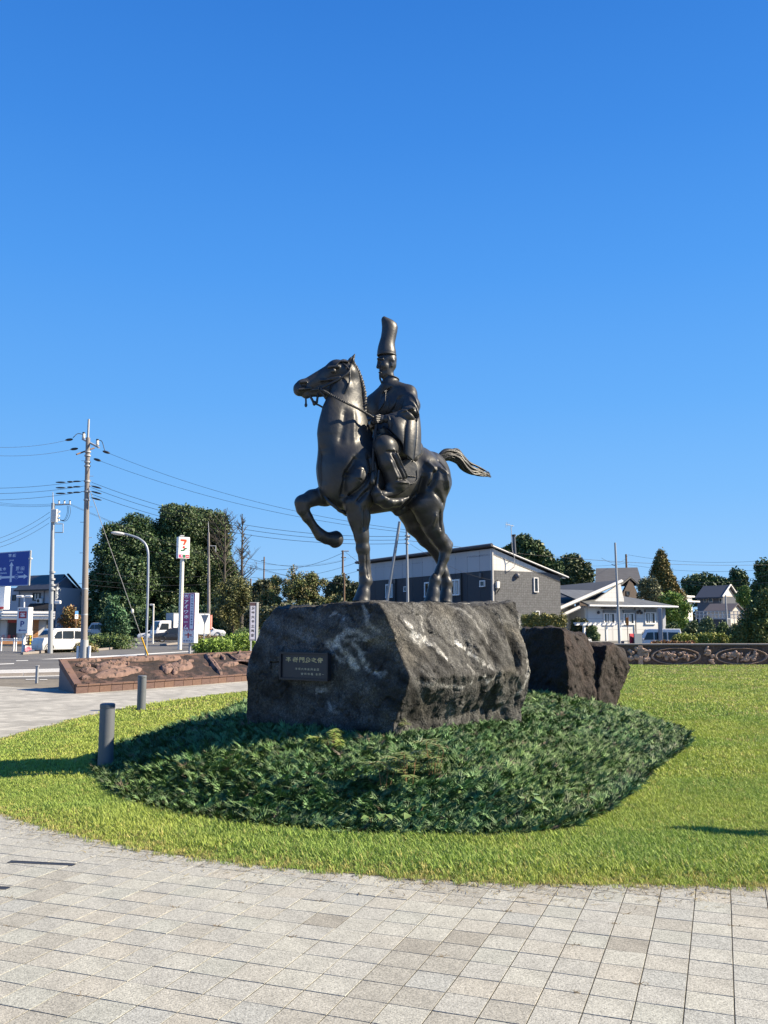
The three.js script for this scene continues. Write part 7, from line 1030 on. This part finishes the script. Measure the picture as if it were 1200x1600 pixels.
  // wire fence and dark parapet of the yard
  const f = plane2(1088, 82, 1172, 80), ft = thing('mesh_fence', 'pale wire mesh fence along the yard in front of the far grey house', 'fence', f.pos, f.turn), top = f.loc(1130, 955)[1], bot = f.loc(1130, 966)[1]; for (let i = 0; i <= 14; i++) part(ft, 'post', box(.07, top, .07, f.L * i / 14, top / 2, 0), offwhite); for (const y of [top, (top + bot) / 2, bot]) part(ft, 'rail', box(f.L, .05, .04, f.L / 2, y, .03), offwhite); const mesh = []; for (let i = 0; i < 150; i++) mesh.push(box(.012, top - bot, .012, f.L * i / 150, (top + bot) / 2, 0)); part(ft, 'mesh', join(mesh), steel, { kind: 'stuff' });
  const b2 = plane2(1098, 74, 1136, 73), bt = thing('yard_skip', 'dark grey low container in the yard behind the shrubs', 'container', b2.pos, b2.turn); part(bt, 'body', box(b2.L, b2.loc(1110, 967)[1], 1.6, b2.L / 2, b2.loc(1110, 967)[1] / 2, -.8, .05), M([.06, .065, .075], .6)); part(bt, 'rim', box(b2.L + .1, .08, 1.7, b2.L / 2, b2.loc(1110, 967)[1], -.8), steel);
  const ra = thing('guard_rail', 'dark steel guard rail behind the shrubs on the right', 'fence', plane2(1060, 62, 1180, 60).pos, plane2(1060, 62, 1180, 60).turn); const rl = plane2(1060, 62, 1180, 60).L; for (let i = 0; i < 6; i++) part(ra, 'post', box(.1, 1.25, .1, rl * i / 5, .62, 0), dark); part(ra, 'rail', box(rl, .14, .06, rl / 2, 1.18, .04), dark);
}
{
  // shop at the left: white striped canopy, glazed front
  const P = plane2(-60, 70, 79, 72.6), t = thing('shop', 'low shop with white striped canopy and glass front at far left', 'shop', P.pos, P.turn), L = P.L, y = (v) => P.loc(40, v)[1];
  part(t, 'wall', box3(0, L, 0, y(955), -8, 0), M([.6, .6, .58], .8)); for (let i = 0; i < 3; i++) part(t, 'canopy_band', box3(-.2, L + .25, y(959 + i * 3.8), y(955.3 + i * 3.8), -.3, 1.1 - i * .04), i === 1 ? M([.68, .69, .7], .5) : M([.82, .82, .82], .5)); for (let i = 0; i < 2; i++) part(t, 'canopy_line', box3(-.2, L + .26, y(959.2 + i * 3.8), y(958.7 + i * 3.8), 1.0, 1.12), M([.2, .2, .22], .5)); part(t, 'canopy_base', box3(-.2, L + .25, y(968.5), y(966.4), -.3, 1.08), M([.2, .21, .23], .6));
  for (const [a, b, c, d, m] of [[0, 970, 11, 1000, 'p'], [12, 972, 26, 998, 'd'], [60, 970, 72, 1000, 'p'], [73, 970, 78, 998, 'd']]) { const r = P.rect(a, b, c, d); part(t, m === 'p' ? 'shop_window' : 'doorway', box(r.w, r.h, .06, r.x, r.y, .02), m === 'p' ? M([.55, .57, .58], .15) : M([.06, .045, .04], .5)); part(t, 'window_frame', join([box(.07, r.h, .1, r.x - r.w / 2, r.y, .05), box(.07, r.h, .1, r.x + r.w / 2, r.y, .05), box(r.w, .08, .1, r.x, r.y - r.h / 2, .05)]), steel, { kind: 'stuff' }); }
  const c = P.rect(52.5, 967.5, 59, 1003); for (let i = 0; i < 12; i++) part(t, 'tile', box(c.w, c.h / 12 - .015, .3, c.x, c.y - c.h / 2 + c.h / 12 * (i + .5), .12), M([.42 + .03 * (i % 3), .20, .075], .7)); const s = P.rect(12, 967.5, 26, 973); part(t, 'shop_sign', box(s.w, s.h, .15, s.x, s.y, .1), M([.36, .05, .045], .5)); const b = P.rect(0, 1001, 46, 1006); part(t, 'plinth', box(b.w, b.h, .3, b.x, b.y, .1), M([.42, .21, .10], .8)); for (const [u, col] of [[14, [.6, .1, .08]], [5, [.5, .3, .3]], [22, [.2, .05, .05]], [68, [.55, .12, .12]]]) { const r = P.rect(u - 2, 992, u + 2, 999); part(t, 'poster', box(r.w, r.h, .05, r.x, r.y, .2), M(col, .6)); }
  // shaded house with a dark tiled roof behind the shop
  const H = plane2(-30, 130, 84, 126), K = plane2(84, 126, 132, 136), h = thing('tiled_house', 'pale blue grey two storey house with black tiled roof behind the shop', 'house', H.pos, H.turn), hy = (v) => H.loc(50, v)[1];
  const rt = M([1, 1, 1], .5, { map: roofTex(.028, .028, .03, 12, 81) }), wm = M([.38, .41, .46], .8), at2 = (u, v, z) => { const [x, y] = H.loc(u, v, z); return V(x, y, z); };
  part(h, 'wall', box3(0, H.L - .1, 0, hy(918), -7, 0), wm); h.updateMatrixWorld(true); const g = new THREE.Group(); g.name = 'gable_end'; g.position.copy(K.pos.clone().applyMatrix4(h.matrixWorld.clone().invert())); g.rotation.y = K.turn - H.turn; h.add(g); const ky = (u, v) => K.loc(u, v)[1], kx = (u) => K.loc(u, 940)[0];
  part(g, 'gable_wall', prism([[0, 0], [K.L, 0], [K.L, ky(130, 930)], [kx(102), ky(102, 901)], [0, ky(84, 915)]], .2).translate(0, 0, -.2), M([.13, .15, .19], .8));
  part(h, 'roof', slab([at2(21, 922, 1.1), at2(86, 920, 1.1), at2(101, 897, -4.5), at2(46, 899.5, -4.5)], .2), rt); part(h, 'roof', slab([at2(46, 899.5, -4.5), at2(101, 897, -4.5), at2(132, 931, -6), at2(108, 928, -9)], .2), rt); part(h, 'verge', rod(K.toW(kx(101), ky(101, 897), .3).applyMatrix4(h.matrixWorld.clone().invert()), K.toW(kx(130), ky(130, 929), .3).applyMatrix4(h.matrixWorld.clone().invert()), .2, .2, 4), dark);
  part(h, 'lower_roof', slab([at2(40, 952, 1.6), at2(80, 951, 1.6), at2(80, 942, .02), at2(47, 943, .02)], .14), rt); windowOn(h, H, 52, 927, 63, 938, dark, { curtain: 1 }); windowOn(h, H, 20, 930, 24.5, 938, dark); windowOn(h, H, 6, 929, 16, 940, offwhite); windowOn(g, K, 105, 931, 119, 940, dark); { const [x, y] = H.loc(64, 939); part(h, 'air_conditioner', box(.95, .7, .4, x, y, .25, .04), offwhite); part(h, 'fan_grille', new THREE.CircleGeometry(.24, 16).translate(x - .12, y, .456), dark); } for (const u of [31, 69.5]) { const [x] = H.loc(u, 930); part(h, 'downpipe', cyl(.06, .06, hy(922), x, hy(922) / 2, .1, 6), M([.12, .13, .15], .6)); }
}
// ---------- trees ----------
{
  seed(909);
  const ever = [[.030, .066, .020], [.040, .08, .024], [.052, .088, .026], [.024, .05, .018]], rust = [[.05, .078, .024], [.07, .088, .027], [.042, .072, .022]];
  const wd = 'dark evergreen trees behind the car park';
  treeAt('broadleaf_tree', 'dark round evergreen tree at the left end of the wood, beside the tall pole', 190, 130, [[178, 880, 34, 0], [192, 850, 34, 1], [168, 920, 30, 2], [205, 905, 38, -1], [160, 960, 30, 1], [195, 960, 42, -2], [215, 830, 26, 2], [226, 862, 30, 1], [225, 905, 30, 0], [228, 838, 20, 3]], 9500, .95, ever, { trunk: .6, shell: .85, floor: 1.2 });
  treeAt('broadleaf_tree', 'tallest dark tree in the middle of the wood, crown against the sky', 280, 135, [[250, 850, 34, 0], [284, 822, 30, -1], [300, 830, 28, 1], [270, 880, 42, -2], [240, 905, 38, 2], [290, 900, 44, 0], [262, 950, 46, -1], [272, 808, 20, 1]], 12500, .95, ever.concat(rust), { trunk: .6, shell: .85, floor: 1.2 });
  treeAt('broadleaf_tree', 'brownish green tall tree at the right end of the wood', 330, 138, [[330, 830, 30, 0], [325, 870, 36, 1], [342, 900, 28, -1], [320, 930, 40, 0], [350, 905, 20, 0], [308, 815, 22, 2], [330, 960, 36, 1]], 8500, .95, rust.concat([ever[1]]), { trunk: .55, shell: .8, floor: 1.2, gap: .40 });
  treeAt('broadleaf_tree', 'low dark thicket under the wood behind the truck', 300, 120, [[180, 982, 22, 0], [225, 980, 24, 1], [270, 978, 26, 1], [320, 975, 26, 0], [355, 972, 22, 0]], 4200, .9, [ever[0], ever[3]], { trunk: .3, floor: .3, cat: 'thicket', gap: .3 });
  treeAt('conifer', 'small bright conifer in front of the dark wood', 182, 112, [[176, 940, 8], [178, 953, 11], [186, 965, 12], [190, 978, 12], [178, 972, 11], [172, 962, 9]], 900, .8, [[.05, .12, .05], [.04, .09, .04]], { trunk: .16, gap: .42 });
  treeAt('autumn_tree', 'small orange brown autumn tree beside the bus stop sign', 108, 70, [[108, 958, 9], [103, 968, 8], [116, 967, 9], [109, 975, 9], [120, 975, 6]], 700, .42, [[.20, .09, .03], [.16, .10, .035], [.12, .10, .03]], { trunk: .09, gap: .44 });
  treeAt('round_tree', 'pruned round tree with thin brown foliage beside the pink sign', 363, 72, [[363, 940, 30, 0], [346, 950, 17, -.4], [384, 945, 17, .5], [365, 918, 18, 0], [352, 925, 17, .5], [380, 922, 15, 0], [362, 965, 19, 0], [348, 915, 8, 0]], 2400, .42, [[.10, .10, .035], [.12, .12, .04], [.08, .095, .03]], { trunk: .16, gap: .5, shell: .5 });
  treeAt('brown_shrub_tree', 'olive brown bushy tree above the left end of the boulder', 470, 62, [[468, 925, 30, 0], [440, 930, 24, .5], [498, 930, 22, -.3], [455, 908, 12, 0], [487, 905, 10, 0], [420, 945, 22, 1], [505, 915, 8, 0], [462, 890, 6, 0], [430, 908, 8, 0], [515, 945, 16, 0]], 3400, .36, [[.12, .11, .04], [.10, .12, .035], [.15, .12, .045], [.07, .10, .03]], { trunk: .14, gap: .5, shell: .5 });
  treeAt('dark_pine', 'dark pine between the brown shrub tree and the horse foreleg', 535, 88, [[533, 915, 12], [522, 925, 13], [545, 927, 14], [530, 940, 20], [550, 940, 14], [556, 918, 5]], 1300, .7, [[.028, .045, .02], [.04, .055, .022]], { trunk: .2, gap: .42 });
  treeAt('dark_pine', 'dark small pine left of the brown shrub tree', 412, 100, [[410, 922, 13], [400, 930, 12], [425, 918, 11], [415, 940, 18], [392, 935, 12]], 1000, .8, [[.03, .045, .02], [.05, .055, .022]], { trunk: .2, gap: .42 });
  treeAt('broadleaf_tree', 'dark tree above the sloping roof of the grey building', 820, 78, [[818, 860, 17], [800, 868, 15], [834, 868, 16], [848, 878, 14], [862, 890, 13], [815, 880, 24], [818, 845, 7], [838, 855, 7], [790, 872, 10]], 2800, .75, ever.concat(rust), { trunk: .3, gap: .42 });
  treeAt('broadleaf_tree', 'round dark tree behind the white house roof', 893, 95, [[893, 890, 19], [878, 892, 14], [908, 892, 14], [893, 880, 11], [889, 905, 22], [914, 902, 12], [900, 905, 20]], 2600, .8, [[.035, .055, .02], [.055, .075, .025]], { trunk: .3, gap: .42 });
  treeAt('cone_tree', 'tall golden brown cone shaped tree right of the white house', 1034, 74, [[1033, 863, 3], [1033, 868, 5], [1033, 874, 7], [1033, 880, 9], [1033.5, 886, 11], [1034, 893, 13], [1034, 900, 15], [1035, 908, 17], [1037, 916, 19], [1039, 925, 21], [1043, 935, 22], [1048, 944, 20], [1057, 934, 14]], 5200, .42, [[.13, .095, .022], [.115, .105, .028], [.075, .085, .022], [.15, .10, .025]], { trunk: .2, gap: .34, shell: .85 });
  treeAt('broadleaf_tree', 'yellow green leafy tree at the right corner of the white house', 1050, 66, [[1050, 945, 17], [1062, 955, 14], [1045, 962, 18], [1055, 975, 18], [1040, 980, 14]], 1900, .5, [[.10, .17, .025], [.06, .11, .02], [.13, .19, .03]], { trunk: .16, gap: .38 });
  treeAt('broadleaf_tree', 'grey green slender tree between the brown house and the cone shaped tree', 1012, 70, [[1012, 915, 12], [1018, 925, 13], [1005, 925, 10], [1022, 938, 12]], 900, .45, [[.13, .13, .07], [.10, .11, .05]], { trunk: .1, gap: .46 });
  treeAt('broadleaf_tree', 'dark spreading tree left of the far grey house', 1092, 160, [[1088, 916, 16], [1105, 912, 14], [1076, 912, 8], [1116, 916, 11], [1090, 930, 14]], 1500, 1.2, ever, { trunk: .4, gap: .42 });
  treeAt('broadleaf_tree', 'tall dark tree right of the far grey house', 1154, 165, [[1152, 900, 9], [1158, 908, 9], [1148, 915, 11], [1160, 920, 10], [1135, 915, 10]], 1100, 1.1, ever, { trunk: .35, gap: .42 });
  treeAt('broadleaf_tree', 'bright green small tree at the gable of the far grey house', 1163, 118, [[1163, 925, 7], [1160, 935, 8], [1166, 940, 6]], 500, .7, [[.08, .14, .025]], { trunk: .15, gap: .4 });
  treeAt('broadleaf_tree', 'dark tree at the right edge above the weeping tree', 1196, 140, [[1194, 890, 12], [1186, 918, 10], [1200, 905, 14], [1182, 940, 12], [1204, 925, 16]], 1300, 1.1, ever, { trunk: .4, gap: .42 });
  // weeping tree at the right edge
  const wt = treeAt('weeping_tree', 'broad weeping green tree at the right edge behind the relief wall', 1195, 45, [[1190, 950, 17, 0], [1175, 965, 17, 0], [1200, 935, 14, 0], [1165, 985, 15, 0], [1185, 985, 22, -.3], [1205, 975, 26, 0], [1158, 996, 12, 0], [1185, 1002, 16, -.2], [1210, 950, 22, 0]], 3200, .28, [[.05, .085, .02], [.07, .105, .025], [.10, .115, .03]], { trunk: .16, gap: .40, floor: .2 });
  const shrubs = [[1082, 60, 990, 12, [[.09, .13, .05], [.07, .10, .04]], 'grey green upright shrub left of the yard container'], [1104, 58, 985, 11, [[.08, .12, .05], [.11, .14, .06]], 'upright shrub before the yard container'], [1128, 58, 992, 10, [[.07, .11, .035], [.10, .14, .04]], 'right hand shrub before the mesh fence'], [1050, 56, 992, 10, [[.08, .12, .03], [.05, .08, .025]], 'dark shrub under the yellow green tree'], [1146, 56, 996, 10, [[.05, .08, .03]], 'dark low shrub beside the weeping tree']];
  for (const [u, d, v, r, col, lab] of shrubs) treeAt('garden_shrub', lab, u, d, [[u, v - 8, r * .7], [u - 6, v, r * .6], [u + 7, v + 3, r * .7], [u - 3, v + 10, r], [u + 2, v - 15, r * .35], [u + 4, v + 18, r], [u - 5, v + 22, r * .9], [u + 9, v - 5, r * .3]], 1000, .32, col, { trunk: .05, gap: .42, cat: 'shrub', floor: .05 });
  const hd = [[1060, 1130, 46, 1001, 9, [[.16, .19, .03], [.12, .16, .03], [.2, .2, .035]], 'bright yellow green hedge behind the right relief wall'], [1128, 1160, 46.5, 1003, 8, [[.13, .17, .03], [.08, .12, .03]], 'green hedge beside the weeping tree'], [1022, 1080, 43, 1010, 4, [[.22, .09, .03], [.16, .07, .03], [.12, .09, .03]], 'low rusty red hedge along the top of the relief wall']];
  for (const [a, b, d, v, r, col, lab] of hd) { const bl = []; for (let u = a; u <= b; u += r * .8) bl.push([u, v + rr(-1.5, 1.5), r * rr(.8, 1.1), rr(-.3, .3)]); treeAt('hedge', lab, (a + b) / 2, d, bl, 1500, .24, col, { trunk: .04, gap: .34, cat: 'hedge', floor: .05 }); }
  // slender golden hedge above the dark boulder, columnar yews at the house
  { const bl = []; for (let u = 820; u <= 884; u += 5) { const h = rr(0, 9); bl.push([u, 972 - h, 4.5], [u + rr(-1, 1), 980 - h, 5], [u, 988, 6]); } treeAt('hedge', 'loose golden green hedge above the larger dark boulder', 850, 44, bl, 2600, .22, [[.22, .19, .05], [.16, .16, .045], [.11, .12, .035]], { trunk: .05, gap: .42, cat: 'hedge', floor: .05, shell: .5 }); }
  for (const [u, v, lab] of [[898, 978, 'left columnar dark yew by the white house porch'], [902.5, 976, 'middle columnar dark yew by the white house porch'], [913, 978, 'right columnar dark yew by the white house porch']]) treeAt('columnar_shrub', lab, u, 53, [[u, v - 6, 2.6], [u, v, 3.4], [u, v + 8, 4], [u, v + 17, 4.2], [u, v + 26, 4]], 420, .26, [[.035, .045, .015], [.06, .06, .02]], { trunk: .05, gap: .25, cat: 'shrub', floor: .05 });
  treeAt('garden_shrub', 'leafy creeper shrub on the pergola by the white house', 925, 52.5, [[926, 985, 6], [930, 996, 6], [922, 990, 5]], 420, .26, [[.06, .1, .03], [.09, .13, .04]], { trunk: .04, gap: .42, cat: 'shrub' });
  // bare trees
  const bare = (lab, u, d, vt, spread, n) => { const b = at(u, 977, d).setY(0), t = thing('bare_tree', lab, 'tree', b), top = at(u + 2, vt, d).sub(b), H = top.y, l = [rod(V(0, -.1, 0), V(top.x * .5, H * .5, 0), .34, .2, 7), rod(V(top.x * .5, H * .5, 0), top, .2, .04, 6)], tw = []; for (let i = 0; i < n; i++) { const s = rr(.42, .95), a = rr(0, 6.28), L = spread * (1.15 - s) * rr(.6, 1.2), S = V(top.x * s, H * s, 0), E = S.clone().add(V(Math.cos(a) * L, L * rr(.7, 1.4), Math.sin(a) * L)); l.push(rod(S, E, .08, .03, 5)); for (let k = 0; k < 4; k++) { const q = S.clone().lerp(E, rr(.4, 1)), w = rr(0, 6.28), m = L * rr(.25, .5); const e = q.clone().add(V(Math.cos(w) * m, m * rr(.4, 1.2), Math.sin(w) * m)); tw.push(rod(q, e, .035, .012, 4)); for (let z = 0; z < 2; z++) { const w2 = rr(0, 6.28), y = q.clone().lerp(e, rr(.4, 1)); tw.push(rod(y, y.clone().add(V(Math.cos(w2) * m * .45, m * .5, Math.sin(w2) * m * .45)), .022, .01, 3)); } } } part(t, 'trunk', join(l), barkM); part(t, 'twigs', join(tw), barkM, { kind: 'stuff' }); };
  bare('tall bare tree standing alone right of the dark wood', 377, 118, 803, 2.6, 34); bare('bare tree top rising out of the right end of the wood', 350, 134, 795, 6.5, 26);
  // the far wooded edge and bank
  const far = thing('tree_belt', 'distant low dark tree belt along the horizon', 'trees', V(0, 0, -230)); far.userData.kind = 'stuff'; const bl = []; for (let u = -150; u < 1350; u += 14) bl.push([u, 975 - rr(0, 8), rr(7, 13), rr(-10, 10)]); foliage(far, bl, 230, 5200, 2.6, [[.03, .045, .02], [.045, .055, .022]], { floor: .2, gap: .25 });
  const bank = thing('roadside_scrub', 'dark scrub between the road and the brown shrub tree', 'scrub', V(0, 0, -58)); bank.userData.kind = 'stuff'; const b2 = []; for (let u = 400; u < 830; u += 12) b2.push([u, 972 - rr(0, 12), rr(12, 18), rr(-3, 6)]); foliage(bank, b2, 58, 3600, .6, [[.04, .055, .02], [.07, .075, .03], [.05, .05, .025]], { floor: .1, gap: .3 });
}
renderer.render(scene, camera);
